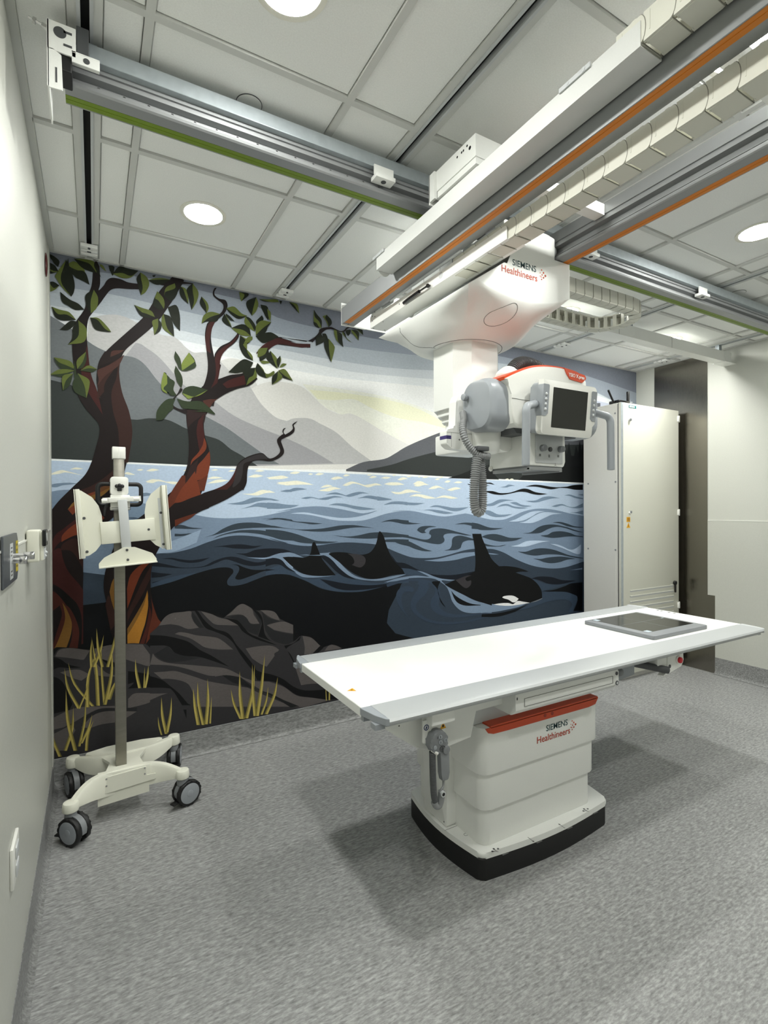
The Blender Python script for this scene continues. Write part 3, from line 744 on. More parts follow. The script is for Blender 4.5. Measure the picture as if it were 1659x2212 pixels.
('w3s','*2229,668 *2217,684 *2213,682 *2228,667'),
('w3s','*2217,684 *2206,700 *2199,696 *2213,682'),
('w3s','*2206,700 *2196,716 *2185,711 *2199,696'),
('w3s','*2196,716 *2188,733 *2171,727 *2185,711'),
('w3s','*2188,733 *2182,751 *2159,744 *2171,727'),
('w3s','*2182,751 *2177,767 *2148,760 *2159,744'),
('w3s','*2177,767 *2174,782 *2139,777 *2148,760'),
('w3s','*2174,782 *2173,795 *2133,793 *2139,777'),
('w3s','*2173,795 *2173,808 *2129,809 *2133,793'),
('w3s','*2173,808 *2174,819 *2127,825 *2129,809'),
('w3s','*2174,819 *2176,829 *2128,842 *2127,825'),
('w3s','*2176,829 *2179,836 *2134,858 *2128,842'),
('w3s','*2179,836 *2184,843 *2145,873 *2134,858'),
('w3s','*2184,843 *2191,849 *2160,884 *2145,873'),
('w3s','*2191,849 *2198,853 *2178,892 *2160,884'),
('w3s','*2198,853 *2207,855 *2198,895 *2178,892'),
('w3s','*2207,855 *2219,855 *2218,895 *2198,895'),
('w3s','*2219,855 *2231,855 *2235,893 *2218,895'),
('w3s','*2231,855 *2241,853 *2251,889 *2235,893'),
('w3s','*2241,853 *2250,851 *2264,883 *2251,889'),
('w3s','*2250,851 *2260,849 *2273,878 *2264,883'),
('w3s','*2260,849 *2267,849 *2279,873 *2273,878'),
('w3s','*2267,849 *2273,851 *2282,867 *2279,873'),
('w3s','*2273,851 *2280,852 *2285,862 *2282,867'),
('w3b','*3492,866 3572,836 3655,808 3767,786 3882,781 *4067,799 3940,778 3795,754 *3627,738 3572,806'),
('w4','*3492,859 3572,870 3655,867 3767,850 3882,818 *4067,801 3911,785 3795,787 3696,802 3627,827 3559,847'),
('bk','*3634,742 3767,739 3911,760 4000,779 *4151,777 *4150,511 *4029,524 4074,592 4082,638 4014,680 3911,709 *3710,728'),
('w3b','*3627,733 3710,728 3911,709 3999,686 4067,660 4082,638 4067,592 4032,544 *4026,512 *3966,518 3984,549 4011,577 4006,598 3969,624 3910,638 3823,644 3710,641 3599,627 3464,606 *3231,598 *3626,679'),
('bk','*2939,609 3119,599 3282,610 *3464,640 *3307,591 3119,571 *2938,586'),
('w2','*2927,715 3010,689 3083,677 3256,649 *3437,648 3346,628 3206,618 3082,614 *2927,619'),
('or','*2844,1267 *2936,1264 2947,1229 2980,1167 3014,1104 *3048,1045 *3047,669 2955,700 2866,730 2757,783 2651,834 *2568,879 *2673,909 2780,931 *2867,964 2876,1024 2874,1110 2863,1189'),
('or','*2942,1220 2971,1164 3012,1098 3060,1040 *3127,988 3207,985 3309,970 3386,950 *3465,923 3373,929 *3309,924 3412,891 3492,861 3559,817 3599,775 3620,734 *3626,679 3572,669 *3477,651 3346,671 3282,660 3181,677 *3070,678 2998,694 *2927,715'),
('og','*2673,907 2780,933 *2834,933 2779,918 2774,901 2796,889 2828,893 2828,863 2801,839 2758,841'),
('ow','*3160,726 3181,735 3244,735 3295,725 *3346,698 3320,678 3295,672 3269,678 3231,700 3181,716'),
('ow','*3064,677 3144,679 3231,672 3282,658 3333,680 3398,668 *3477,651 3372,647 3256,647 3144,660'),
('gl','*3477,651 3572,667 *3629,679 *3626,672 3558,656'),
('tk','*219,2844 *235,2811 238,2720 230,2679 *256,2712 271,2743 295,2762 337,2764 379,2754 *447,2759 *447,2730 379,2717 320,2709 287,2691 262,2653 237,2609 197,2545 181,2514 173,2460 174,2378 183,2270 194,2199 218,2128 *235,2084 218,2165 220,2239 235,2305 276,2366 360,2464 446,2564 490,2639 535,2733 571,2786 *617,2850 *673,2832 663,2806 616,2712 579,2646 534,2570 480,2503 411,2429 359,2370 334,2310 325,2243 341,2132 374,2032 390,1939 388,1872 *372,1786 368,1766 355,1709 337,1624 328,1529 303,1445 245,1390 188,1345 *152,1292 *146,1201 146,1101 141,965 134,829 *130,729 *-1,721 *-23,724 *-18,1439 -3,1461 35,1519 96,1591 159,1665 191,1740 208,1805 228,1890 225,1945 193,1988 154,2039 127,2100 116,2171 109,2260 104,2340 106,2422 122,2487 150,2538 167,2577 170,2623 190,2673 200,2721 *205,2804'),
('tk','*482,2782 553,2802 *663,2821 720,2823 *724,2819 654,2804 571,2776'),
('tb','*174,2378 183,2270 194,2199 218,2128 *245,1997 217,2045 186,2097 155,2157 144,2229 *144,2292 *165,2332'),
('tb2','*218,2073 231,2203 276,2274 325,2318 *338,2329 327,2243 341,2132 374,2032 390,1939 388,1872 *368,1739 *317,1737 322,1821 318,1915 298,2006 287,2098 *291,2183'),
('tk','*252,2104 256,2169 292,2238 *321,2283 313,2208 291,2141 288,2084 297,2012 318,1932 323,1867 *324,1786 *281,1783'),
('tr2','*220,2153 227,2190 221,2237 256,2262 306,2297 *354,2345 328,2284 292,2246 256,2210'),
('tk3','*228,2262 235,2303 *257,2347 *285,2351 *354,2361 328,2325 278,2289'),
('tr2','*284,2321 293,2355 334,2366 *355,2371 334,2352 301,2331'),
('tb','*-3,1277 19,1338 52,1369 112,1422 *153,1461 *180,1429 146,1366 78,1329 31,1291 *5,1246'),
('ro','*48,1302 51,1337 92,1383 146,1418 *222,1461 *250,1428 180,1349 111,1336 71,1317'),
('ro','*79,1474 113,1517 167,1557 237,1590 280,1639 *306,1697 *305,1631 266,1582 209,1533 146,1493 *99,1446'),
('tb2','*120,1576 182,1601 245,1646 *306,1705 *305,1656 251,1598 195,1571 140,1549'),
('go','*76,1474 106,1517 154,1541 202,1557 251,1582 *298,1631 *298,1611 237,1549 174,1525 113,1501'),
('go2','*195,1561 216,1585 273,1619 *302,1639 *294,1607 251,1582'),
('tb2','*41,1260 56,1295 110,1320 *148,1283 *146,1137 136,1174 94,1249'),
('tb','*3,1253 41,1269 55,1206 78,1142 124,1075 *145,1037 *143,746 *125,739 138,874 115,958 77,1016 32,1064 *2,1084'),
('tk2','*-2,1076 39,1055 84,1006 119,958 138,874 *134,729 *82,731 106,832 88,906 61,963 31,1020'),
('tb3','*2,1049 31,1020 69,958 91,888 *93,852 83,790 *67,738 *-1,729 22,824 46,911 *38,965 *1,934'),
('go','*50,978 76,926 91,870 87,807 *67,738 *10,699 *1,720 22,762 49,839 61,900'),
('tb3','*55,972 82,946 108,888 125,815 *117,721 *73,719 91,787 91,866 75,923'),
('tk','*678,2058 682,1985 692,1899 691,1795 680,1725 659,1672 *618,1598 609,1590 527,1516 438,1439 352,1369 310,1305 285,1240 255,1149 243,1047 258,944 *273,798 *298,720 *455,702 *535,819 522,840 487,960 479,1048 489,1154 516,1230 561,1306 607,1373 672,1412 758,1461 *807,1481 *759,1562 792,1658 806,1712 815,1765 806,1844 785,1914 779,1992 788,2042 *814,2088 *838,2126 *720,2153'),
('tk','*779,1574 869,1606 922,1643 958,1698 980,1754 1021,1792 1077,1818 1128,1831 1152,1821 1176,1799 1209,1805 1243,1830 1253,1859 1234,1905 1237,1929 1261,1953 *1275,1961 1278,1946 1260,1917 1268,1889 1280,1851 1268,1822 1228,1794 1180,1780 1123,1785 1077,1776 1049,1747 1039,1701 1034,1637 1011,1590 1010,1596 907,1532 758,1461 *617,1383 *617,1482'),
('tk','*1261,1936 *1275,1961 1269,1979 1277,1997 *1294,2003 1280,1987 1278,1970 *1288,1959 1321,1980 1341,2003 1337,2027 1351,2041 *1373,2054 1359,2038 1346,2024 1353,2004 1346,1978 1318,1954 1288,1939 *1260,1924'),
('tk','*695,2106 770,2205 796,2275 805,2346 797,2433 789,2520 798,2583 815,2613 876,2668 898,2704 895,2734 868,2751 842,2768 836,2789 845,2817 *854,2824 *860,2825 846,2796 851,2775 876,2762 911,2760 924,2736 920,2708 902,2673 858,2625 836,2590 825,2535 827,2482 840,2413 *846,2387 *883,2357 874,2320 860,2245 *838,2102'),
('tk','*821,2171 839,2262 843,2398 853,2433 883,2473 936,2508 972,2550 *986,2576 *995,2576 990,2544 963,2503 918,2460 892,2425 878,2383 874,2320 *860,2245'),
('tk','*678,2071 720,2145 770,2211 *813,2252 *860,2266 935,2302 1007,2321 *1062,2346 *1108,2301 1061,2254 979,2222 916,2188 864,2151 833,2121 814,2088 *795,2047'),
('tk','*1062,2344 1085,2384 1088,2431 1104,2470 1137,2521 1195,2563 1243,2587 1292,2588 1352,2576 1413,2578 1466,2595 1273,2587 1318,2578 1368,2571 1415,2578 1458,2600 1498,2629 1527,2664 1531,2683 1551,2698 1584,2709 1621,2716 1655,2708 1688,2700 1714,2710 1735,2733 1766,2744 1800,2737 *1835,2739 *1835,2736 1800,2732 1766,2737 1740,2724 1718,2701 1684,2694 1650,2700 1617,2702 1584,2692 1559,2673 1543,2655 1514,2628 1482,2589 1450,2560 1415,2545 1376,2543 1318,2548 1273,2548 1466,2555 1392,2543 1312,2546 1253,2544 1204,2517 1166,2479 1137,2428 1122,2380 1117,2333 1098,2293 *1052,2246 *979,2215'),
('tk','*606,2088 618,2076 646,2066 *685,2069 *685,2050 674,2040 637,2054 *604,2068'),
('tb','*846,2387 857,2424 892,2465 936,2499 972,2541 *988,2566 972,2523 918,2460 892,2425 878,2383 874,2320 *860,2245 *821,2207 847,2272 852,2335'),
('tb','*891,2241 935,2274 1007,2305 *1066,2336 1080,2291 1052,2265 979,2238 *917,2219'),
('tb','*797,2433 791,2503 802,2575 *820,2609 *850,2619 828,2562 816,2489 *823,2419'),
('tb','*1099,2460 1137,2512 1195,2558 1243,2580 1302,2577 1362,2566 *1466,2577 *1466,2555 1392,2543 1312,2546 1253,2544 1204,2517 1166,2479 *1118,2463'),
('brt','*774,2128 812,2141 846,2145 *864,2153 833,2121 *814,2088 795,2091'),
('brm','*685,2067 711,2065 790,2068 *795,2063 779,1992 *765,2035 719,1996 *687,1959 682,2011'),
('tb','*782,2050 773,2001 781,1922 *793,1861 759,1815 743,1885 737,1945 *748,2008'),
('ro','*781,1905 793,1870 789,1834 759,1798 717,1761 *701,1734 709,1769 747,1815 *772,1860'),
('ro','*812,1827 815,1765 801,1685 *783,1658 741,1648 *716,1639 733,1692 742,1736 776,1777'),
('brm','*700,1730 734,1762 *746,1780 738,1727 729,1683 692,1638 *642,1584 *667,1646'),
('ro2','*642,1584 692,1625 750,1648 792,1676 *801,1680 *779,1585'),
('ro2','*545,1488 573,1535 605,1595 *654,1674 *672,1674 *671,1544 612,1510 *548,1442'),
('ro','*608,1511 646,1590 683,1641 *726,1702 *759,1562 702,1541 645,1516'),
('tb','*834,1592 886,1616 922,1643 953,1689 *976,1744 967,1690 948,1635 *913,1594'),
('brm3','*976,1744 1012,1778 1058,1803 1124,1826 *1152,1817 *1171,1794 1114,1791 1058,1775 1017,1755 *1010,1700 993,1645 948,1608 *957,1653'),
('ro2','*612,1411 668,1431 *734,1452 701,1422 652,1397 *613,1372'),
('ro','*358,1029 376,1103 428,1157 *480,1173 436,1118 401,1035 375,961 *359,915'),
('tb2','*359,896 401,987 444,1079 *484,1154 *479,1077 435,984 383,894 *359,840'),
('go','*271,1017 284,1072 309,1117 *330,1144 *316,995 299,912 *292,917 279,970'),
('tb2','*250,945 267,999 291,913 *307,845 *275,802'),
('ro2','*451,702 469,788 487,883 *481,980 487,941 513,851 *534,818 *513,783'),
('go','*358,802 400,873 444,955 *463,1011 465,962 434,888 391,817 *358,764'),
('gb','*358,764 400,835 443,926 *461,1001 466,924 451,829 434,773 *416,709 *358,718'),
('tb3','*420,708 451,791 469,885 *470,923 482,874 469,788 *444,705'),
('ol','*89,2821 82,2787 115,2811 156,2789 *169,2756 156,2769 115,2763 95,2771'),
('dk','*89,2821 88,2781 *169,2756 156,2769 115,2763 95,2771'),
('dk','*87,2777 115,2763 156,2765 173,2753 *187,2700 155,2717 121,2726'),
('dk','*87,2777 98,2744 *187,2700 155,2717 121,2726'),
('dk','*79,2810 108,2738 118,2686 114,2646 *102,2618 61,2674 55,2719 68,2768'),
('ol','*79,2810 32,2721 35,2699 61,2658 *102,2618 61,2674 55,2719 68,2768'),
('dk','*7,2823 29,2814 49,2795 *43,2763 23,2781'),
('dk','*7,2823 10,2801 *43,2763 23,2781'),
('ol','*3,2738 29,2748 *48,2741 22,2731'),
('dk','*3,2738 9,2720 *48,2741 22,2731'),
('dk','*2,2780 29,2767 *45,2740 16,2741'),
('dk','*2,2780 0,2745 *45,2740 16,2741'),
('dk','*1,2675 22,2681 *48,2667 22,2648'),
('ol','*1,2675 1,2626 28,2640 *48,2667 22,2648'),
('dk','*115,2825 149,2787 190,2773 *221,2772 190,2812 156,2820'),
('ol','*115,2825 163,2834 211,2829 *221,2772 190,2812 156,2820'),
('dk','*211,2829 225,2804 *242,2752 221,2780'),
('dk','*211,2829 211,2801 *242,2752 221,2780'),
('ol','*235,2824 253,2819 *268,2790 253,2799'),
('ol','*235,2824 242,2808 *268,2790 253,2799'),
('dk','*278,2826 296,2829 *309,2825 299,2773'),
('dk','*278,2826 288,2795 *309,2825 299,2773'),
('dk','*428,2830 376,2831 332,2833 *299,2785 346,2800 390,2793'),
('ol','*428,2830 390,2785 346,2771 *299,2785 346,2800 390,2793'),
('dk','*439,2824 420,2791 423,2759 *440,2694 450,2740 442,2788'),
('ol','*439,2824 473,2803 484,2764 465,2718 *440,2694 450,2740 442,2788'),
('dk','*500,2819 507,2823 *519,2826 509,2812'),
('dk','*500,2819 503,2816 *519,2826 509,2812'),
('ol','*480,2789 519,2809 558,2817 *601,2816 558,2809'),
('dk','*480,2789 507,2773 542,2776 *601,2816 558,2809'),
('dk','*51,2634 94,2602 134,2587 *161,2560 107,2554'),
('dk','*51,2634 67,2574 *161,2560 107,2554'),
('ol','*12,2548 47,2539 87,2535 106,2519 *123,2497 80,2518 40,2514'),
('dk','*12,2548 27,2497 60,2483 *123,2497 80,2518 40,2514'),
('dk','*123,2490 93,2485 *48,2432 79,2459'),
('dk','*123,2490 113,2465 86,2437 *48,2432 79,2459'),
('ol','*207,2677 227,2637 220,2580 *192,2546 192,2614'),
('dk','*207,2677 168,2641 171,2586 *192,2546 192,2614'),
('dk','*188,2522 208,2466 243,2456 *290,2459 258,2474 223,2516'),
('ol','*188,2522 230,2525 272,2485 *290,2459 258,2474 223,2516'),
('dk','*132,2498 106,2448 106,2401 *85,2359 129,2405 136,2453'),
('ol','*132,2498 170,2459 160,2386 *85,2359 129,2405 136,2453'),
('ol','*405,2633 449,2623 494,2615 *513,2583 471,2594 441,2601'),
('dk','*405,2633 433,2583 464,2572 *513,2583 471,2594 441,2601'),
('ol','*526,2735 557,2703 565,2670 *561,2640 533,2681 514,2694'),
('dk','*526,2735 502,2658 533,2631 *561,2640 533,2681 514,2694'),
('dk','*621,2801 637,2753 604,2695 *563,2713 569,2739 621,2771'),
('ol','*621,2801 573,2765 *563,2713 569,2739 621,2771'),
('dk','*582,2653 628,2674 648,2618 *648,2525 611,2568'),
('dk','*582,2653 592,2625 *648,2525 611,2568'),
('dk','*559,2610 596,2600 611,2551 *616,2487 579,2529'),
('ol','*559,2610 548,2583 556,2525 *616,2487 579,2529'),
('dk','*529,2578 548,2549 540,2509 *509,2479 529,2529'),
('ol','*529,2578 498,2557 505,2516 *509,2479 529,2529'),
('dk','*651,2790 646,2755 658,2723 *695,2694 679,2744 667,2776'),
('ol','*651,2790 683,2780 695,2739 *695,2694 679,2744 667,2776'),
('dk','*720,2822 687,2780 695,2739 *713,2660 728,2719 720,2779'),
('ol','*720,2822 753,2777 744,2722 *713,2660 728,2719 720,2779'),
('dk','*770,2754 761,2708 *799,2658 795,2706'),
('ol','*770,2754 803,2725 812,2692 *799,2658 795,2706'),
('ol','*880,2669 824,2672 782,2642 *769,2591 815,2635'),
('dk','*880,2669 858,2620 807,2611 *769,2591 815,2635'),
('ol','*915,2711 964,2730 1009,2697 *1046,2688 1000,2677 955,2692'),
('dk','*915,2711 937,2684 991,2658 *1046,2688 1000,2677 955,2692'),
('dk','*911,2679 937,2666 *966,2639 937,2643'),
('dk','*911,2679 920,2658 *966,2639 937,2643'),
('dk','*906,2676 889,2635 910,2612 *950,2596 937,2630'),
('ol','*906,2676 928,2633 *950,2596 937,2630'),
('ol','*946,2595 981,2570 1017,2559 *1068,2564 1018,2594'),
('dk','*946,2595 1009,2629 1054,2618 *1068,2564 1018,2594'),
('dk','*1031,2642 1045,2643 *1064,2646 1045,2637'),
('ol','*1031,2642 1045,2633 *1064,2646 1045,2637'),
('ol','*1032,2683 1027,2641 1054,2614 *1093,2597 1068,2639'),
('dk','*1032,2683 1064,2675 1096,2635 *1093,2597 1068,2639'),
('dk','*1139,2709 1148,2681 *1110,2637 1119,2667'),
('dk','*1139,2709 1101,2663 *1110,2637 1119,2667'),
('ol','*1200,2676 1138,2675 1101,2636 *1098,2575 1147,2630'),
('dk','*1200,2676 1176,2639 1157,2599 *1098,2575 1147,2630'),
('dk','*1096,2570 1138,2591 1195,2610 *1248,2590 1195,2563'),
('dk','*1096,2570 1119,2546 1156,2534 *1248,2590 1195,2563'),
('ol','*996,2827 1001,2791 *1008,2770 1028,2815'),
('dk','*996,2827 1056,2825 *1008,2770 1028,2815'),
('dk','*1102,2816 1046,2782 1041,2744 *1073,2693 1083,2743'),
('ol','*1102,2816 1116,2777 1101,2728 *1073,2693 1083,2743'),
('dk','*1130,2775 1177,2766 *1181,2680 1157,2711'),
('dk','*1130,2775 1139,2744 *1181,2680 1157,2711'),
('ol','*1172,2755 1196,2736 *1193,2678 1181,2706'),
('dk','*1172,2755 1167,2722 *1193,2678 1181,2706'),
('ol','*1120,2808 1177,2817 1235,2829 *1252,2813 1196,2804'),
('dk','*1120,2808 1158,2799 *1252,2813 1196,2804'),
('dk','*1254,2825 1262,2824 *1272,2826 1262,2801'),
('dk','*1254,2825 1256,2814 *1272,2826 1262,2801'),
('dk','*1318,2828 1343,2802 *1389,2765 1353,2814'),
('ol','*1318,2828 1353,2828 1379,2819 *1389,2765 1353,2814'),
('dk','*999,2559 994,2490 1026,2431 *1079,2411 1044,2461 1040,2524'),
('ol','*999,2559 1063,2528 1017,2503 1072,2447 *1079,2411 1044,2461 1040,2524'),
('ol','*1077,2563 1045,2553 *1022,2512 1054,2527'),
('ol','*1077,2563 1072,2539 *1022,2512 1054,2527'),
('dk','*1081,2400 1025,2413 980,2379 *926,2319 998,2345'),
('dk','*1081,2400 1053,2352 980,2320 *926,2319 998,2345'),
('dk','*1094,2369 1016,2347 1025,2303 *1035,2249 1052,2297 1080,2319'),
('ol','*1094,2369 1103,2313 1071,2281 *1035,2249 1052,2297 1080,2319'),
('ol','*1175,2507 1118,2491 1109,2443 *1118,2439 1156,2464'),
('dk','*1175,2507 1180,2462 1127,2413 *1118,2439 1156,2464'),
('dk','*1108,2401 1094,2358 1117,2324 *1164,2311 1146,2364'),
('ol','*1108,2401 1165,2339 1213,2364 1213,2340 *1164,2311 1146,2364'),
('ol','*1123,2415 1156,2422 *1194,2417 1165,2406'),
('ol','*1123,2415 1146,2400 *1194,2417 1165,2406'),
('dk','*1192,2490 1165,2442 1184,2416 *1237,2381 1213,2430'),
('ol','*1192,2490 1233,2451 1237,2414 *1237,2381 1213,2430'),
('dk','*1257,2469 1232,2432 *1242,2384 1254,2416'),
('ol','*1257,2469 1262,2436 *1242,2384 1254,2416'),
('ol','*1301,2421 1271,2419 *1250,2389 1276,2400'),
('ol','*1301,2421 1286,2406 *1250,2389 1276,2400'),
('ol','*1244,2372 1291,2383 *1342,2315 1296,2336'),
('dk','*1244,2372 1261,2332 *1342,2315 1296,2336'),
('dk','*1242,2367 1203,2325 *1200,2273 1232,2310'),
('ol','*1242,2367 1271,2333 1246,2302 *1200,2273 1232,2310'),
('dk','*1493,2811 1515,2782 1547,2750 *1547,2695 1531,2736 1499,2764'),
('ol','*1493,2811 1491,2733 1515,2707 *1547,2695 1531,2736 1499,2764'),
('dk','*1488,2728 1511,2723 *1533,2691 1515,2703'),
('dk','*1488,2728 1499,2704 *1533,2691 1515,2703'),
('dk','*1585,2793 1617,2766 1621,2737 *1598,2712 1592,2743 1574,2770'),
('ol','*1585,2793 1556,2778 1560,2771 1580,2748 *1598,2712 1592,2743 1574,2770'),
('dk','*1543,2661 1506,2630 1504,2607 *1506,2570 1530,2596'),
('dk','*1543,2661 1563,2609 *1506,2570 1530,2596'),
('dk','*1551,2662 1588,2647 *1616,2473 1602,2543 1598,2626'),
('dk','*1551,2662 1563,2609 1571,2557 *1616,2473 1602,2543 1598,2626'),
('ol','*1598,2634 1637,2594 1641,2564 *1616,2473 1602,2543'),
('dk','*1598,2634 1598,2580 *1616,2473 1602,2543'),
('dk','*1659,2697 1697,2680 1701,2639 *1709,2592 1671,2622 1663,2667'),
('ol','*1659,2697 1638,2697 1654,2635 *1709,2592 1671,2622 1663,2667'),
('dk','*1701,2700 1722,2692 1735,2660 *1778,2633 1735,2652'),
('ol','*1701,2700 1709,2675 *1778,2633 1735,2652'),
('dk','*1765,2723 1731,2713 1729,2693 *1746,2675 1761,2695'),
('dk','*1765,2723 1765,2707 *1746,2675 1761,2695'),
('dk','*1770,2724 1809,2726 1831,2706 *1826,2655 1809,2695'),
('ol','*1770,2724 1774,2705 1796,2685 *1826,2655 1809,2695'),
('dk','*1809,2734 1853,2742 *1864,2700 1835,2723'),
('ol','*1809,2734 1818,2728 *1864,2700 1835,2723'),
('ol','*20,2281 58,2278 98,2268 *118,2230 78,2246 45,2257'),
('dk2','*20,2281 32,2251 58,2224 *118,2230 78,2246 45,2257'),
('ol','*2,2187 38,2217 78,2226 *114,2223 64,2201'),
('dk2','*2,2187 25,2185 57,2183 *114,2223 64,2201'),
('ol','*108,2208 58,2185 *60,2109 74,2164'),
('dk2','*108,2208 94,2150 77,2125 *60,2109 74,2164'),
('dk2','*128,2211 104,2151 117,2106 *168,2081 158,2150'),
('ol','*128,2211 179,2184 182,2145 *168,2081 158,2150'),
('ol','*168,2333 125,2280 *126,2233 152,2276'),
('dk2','*168,2333 169,2286 152,2244 *126,2233 152,2276'),
('ol','*141,2227 179,2260 *221,2244 179,2244'),
('dk2','*141,2227 159,2225 193,2224 *221,2244 179,2244'),
('dk2','*115,2278 111,2223 117,2137 *127,2146 121,2216'),
('dk2','*115,2278 118,2247 *127,2146 121,2216'),
('lg','*558,2272 546,2220 546,2169 *577,2147 565,2188 593,2234'),
('dk2','*558,2272 574,2257 *577,2147 565,2188 593,2234'),
('dk2','*593,2239 617,2220 609,2176 *629,2142 585,2148'),
('dk2','*593,2239 577,2207 557,2171 *629,2142 585,2148'),
('dk2','*622,2319 654,2267 661,2225 *653,2190 625,2238'),
('dk2','*622,2319 617,2271 *653,2190 625,2238'),
('dk2','*620,2126 569,2112 521,2048 *515,1989 560,2005'),
('dk2','*620,2126 608,2091 600,2056 *515,1989 560,2005'),
('lg','*697,2407 656,2336 *657,2293 705,2334 730,2364'),
('dk2','*697,2407 738,2334 688,2297 *657,2293 705,2334 730,2364'),
('dk2','*656,2162 671,2191 720,2210 *804,2196 762,2162 720,2146'),
('lg','*656,2162 679,2140 703,2134 *804,2196 762,2162 720,2146'),
('dk2','*628,2125 687,2115 761,2123 *814,2088 837,2050'),
('dk2','*628,2125 662,2070 719,2058 *814,2088 837,2050'),
('dk2','*620,2404 648,2361 *657,2293 635,2316'),
('dk2','*620,2404 617,2357 *657,2293 635,2316'),
('tk','*646,2189 *656,2188 658,2177 630,2144 *610,2116 *607,2124 630,2153'),
('bkr','*-1,721 14,741 44,741 *184,712 *265,720 365,716 *451,699 *522,792 549,837 595,867 707,867 745,866 852,835 *887,810 923,838 995,877 1037,868 1100,830 1209,810 1265,736 1333,695 *1379,629 1450,625 *1522,548 *1645,462 1458,300 *1706,135 *1919,77 *1270,106 *-4,71 *-1,737'),
('rd','*-25,671 *489,673 *1230,570 *1763,235 *1758,-545 *-30,-38'),
('rd','*7,697 31,733 74,733 127,719 *175,709 *245,719 281,721 332,719 391,716 *451,703 466,689 512,632 590,569 *671,539 *670,417 *0,536'),
('rl','*15,696 34,728 80,732 141,716 *175,705 161,683 147,661 *134,661 73,680'),
('rl','*228,717 267,722 332,719 *436,703 458,665 496,608 *543,572 465,575 *420,595 360,625 *302,654 266,692'),
('bkr','*175,717 217,691 259,652 *316,593 *273,600 238,639'),
('bkr','*1,698 40,677 73,645 *133,619 *73,625 33,635 *0,625'),
('rl','*36,608 73,613 106,612 133,604 *174,573 *133,547 86,572 *53,595'),
('rl','*196,714 *302,699 *316,615 *259,636 *203,665'),
('rl','*182,668 216,614 258,567 *316,542 *273,545 230,556 *195,570'),
('bkr','*0,594 33,573 59,529 *91,429 *78,400 *-1,393'),
('rd','*229,386 279,409 308,445 *359,485 419,499 480,514 542,495 589,436 *645,365 *669,283 *667,39 *171,142 *144,172 172,269'),
('bkr','*360,563 419,545 495,512 557,459 605,407 *669,300 *668,230 629,351 581,420 526,440 449,454 *359,464 389,492 *359,489'),
('rl','*359,406 389,430 449,423 510,407 *565,397 510,378 448,360 *358,353'),
('rl','*-1,370 64,395 118,404 173,399 *315,376 *315,361 229,378 173,365 *104,332 *51,312 *-2,308'),
('rdk','*173,365 229,378 315,363 *403,348 *403,327 314,349 243,359 186,347 *131,322'),
('rl','*131,294 186,347 243,358 314,345 *403,326 343,298 299,287 228,290 *172,281'),
('rl','*-2,284 *91,319 *104,284 *50,187 *-3,199'),
('rl','*496,533 542,534 598,522 *670,478 *670,452 589,475 *526,494'),
('rd','*474,760 521,801 552,844 592,865 697,867 756,861 823,832 *875,807 *901,804 955,782 990,732 1026,691 *1100,658 1119,642 1214,601 *1283,582 *1332,422 *1330,152 *471,323'),
('rl','*521,801 552,844 592,865 648,866 697,866 *699,837 713,800 *742,762 680,762 631,788 *583,802'),
('rl','*755,859 815,837 858,811 919,790 954,777 *977,748 901,759 840,770 806,798'),
('bkr','*718,868 739,859 772,807 831,747 901,716 936,680 963,631 1007,574 1044,523 *1080,471 *1099,403 *1071,444 1025,507 980,578 945,642 901,689 831,729 780,757 747,814'),
('rdk','*701,863 718,843 747,796 *772,758 *742,762 709,814'),
('rl','*607,741 631,749 672,740 729,718 814,698 866,677 *944,603 856,615 779,638 737,670 688,707'),
('bkr','*474,752 551,738 631,710 688,681 746,629 813,584 *921,498 830,546 745,585 663,604 606,632 567,676 *473,691'),
('rl','*488,644 511,611 566,578 *695,545 796,520 882,498 935,471 *979,441 *1025,397 952,445 882,453 812,460 745,489 670,527 582,560 *473,582'),
('rdk','*567,676 606,632 663,604 *754,580 646,574 574,581 527,605 *496,639'),
('rl','*492,534 550,529 606,524 662,498 728,465 812,424 *1033,349 1136,284 *1330,171 *727,289 694,409 645,457 581,481 *534,489'),
('bkr','*472,516 534,485 581,438 629,386 *693,305 *644,314 605,391 *581,425 534,438 *472,449'),
('rd','*534,487 589,478 654,453 694,409 *727,289 *677,317 613,407'),
('rl','*472,415 518,407 *565,400 526,393 *471,377'),
('rd2','*888,805 928,835 973,871 1005,880 1046,859 1083,832 *1139,827 1206,810 *1245,759 1304,723 *1333,691 *1333,595 1283,582 1214,601 *1119,642 1082,665 1036,699 999,754 964,785'),
('rl','*901,815 937,838 973,871 1005,880 1037,863 1064,839 *1073,805 *1110,744 1054,752 1027,792 991,814 *946,819'),
('rdk','*1073,833 1101,803 *1124,753 *1100,672 1045,698 1013,729 972,780 *910,809 991,814 1027,790 1054,750 *1110,742'),
('bkr','*1064,842 1101,821 1125,786 1134,743 1143,676 1176,630 *1234,599 *1100,663 1115,708 1124,753 *1097,803'),
('bkr','*893,805 955,786 990,750 1026,700 1100,658 *1205,602 *1224,590 1119,633 1045,675 999,713 972,752'),
('rl','*1115,829 1177,821 1216,800 *1244,749 1206,763 1167,786'),
('rl','*1157,729 1215,738 1274,738 *1333,710 *1333,653 1273,670 *1205,692'),
('rdk','*1125,823 1167,777 *1244,744 *1157,729 *1205,689 1273,665 *1333,648 *1333,590 1273,591 1195,627 *1148,695'),
('rl','*1021,598 1081,601 1157,598 1205,585 *1243,554 1204,536 1233,485 *1267,413 1194,443 1118,484 *1062,529'),
('rd3','*1277,582 1337,601 *1378,629 1398,631 1460,609 1512,558 *1544,533 *1609,544 1652,528 *1685,506 *1336,456'),
('rl','*1398,629 1460,609 1512,558 *1523,546 1470,504 *1408,502 1413,551'),
('rl','*1554,507 1587,539 1630,536 *1685,506'),
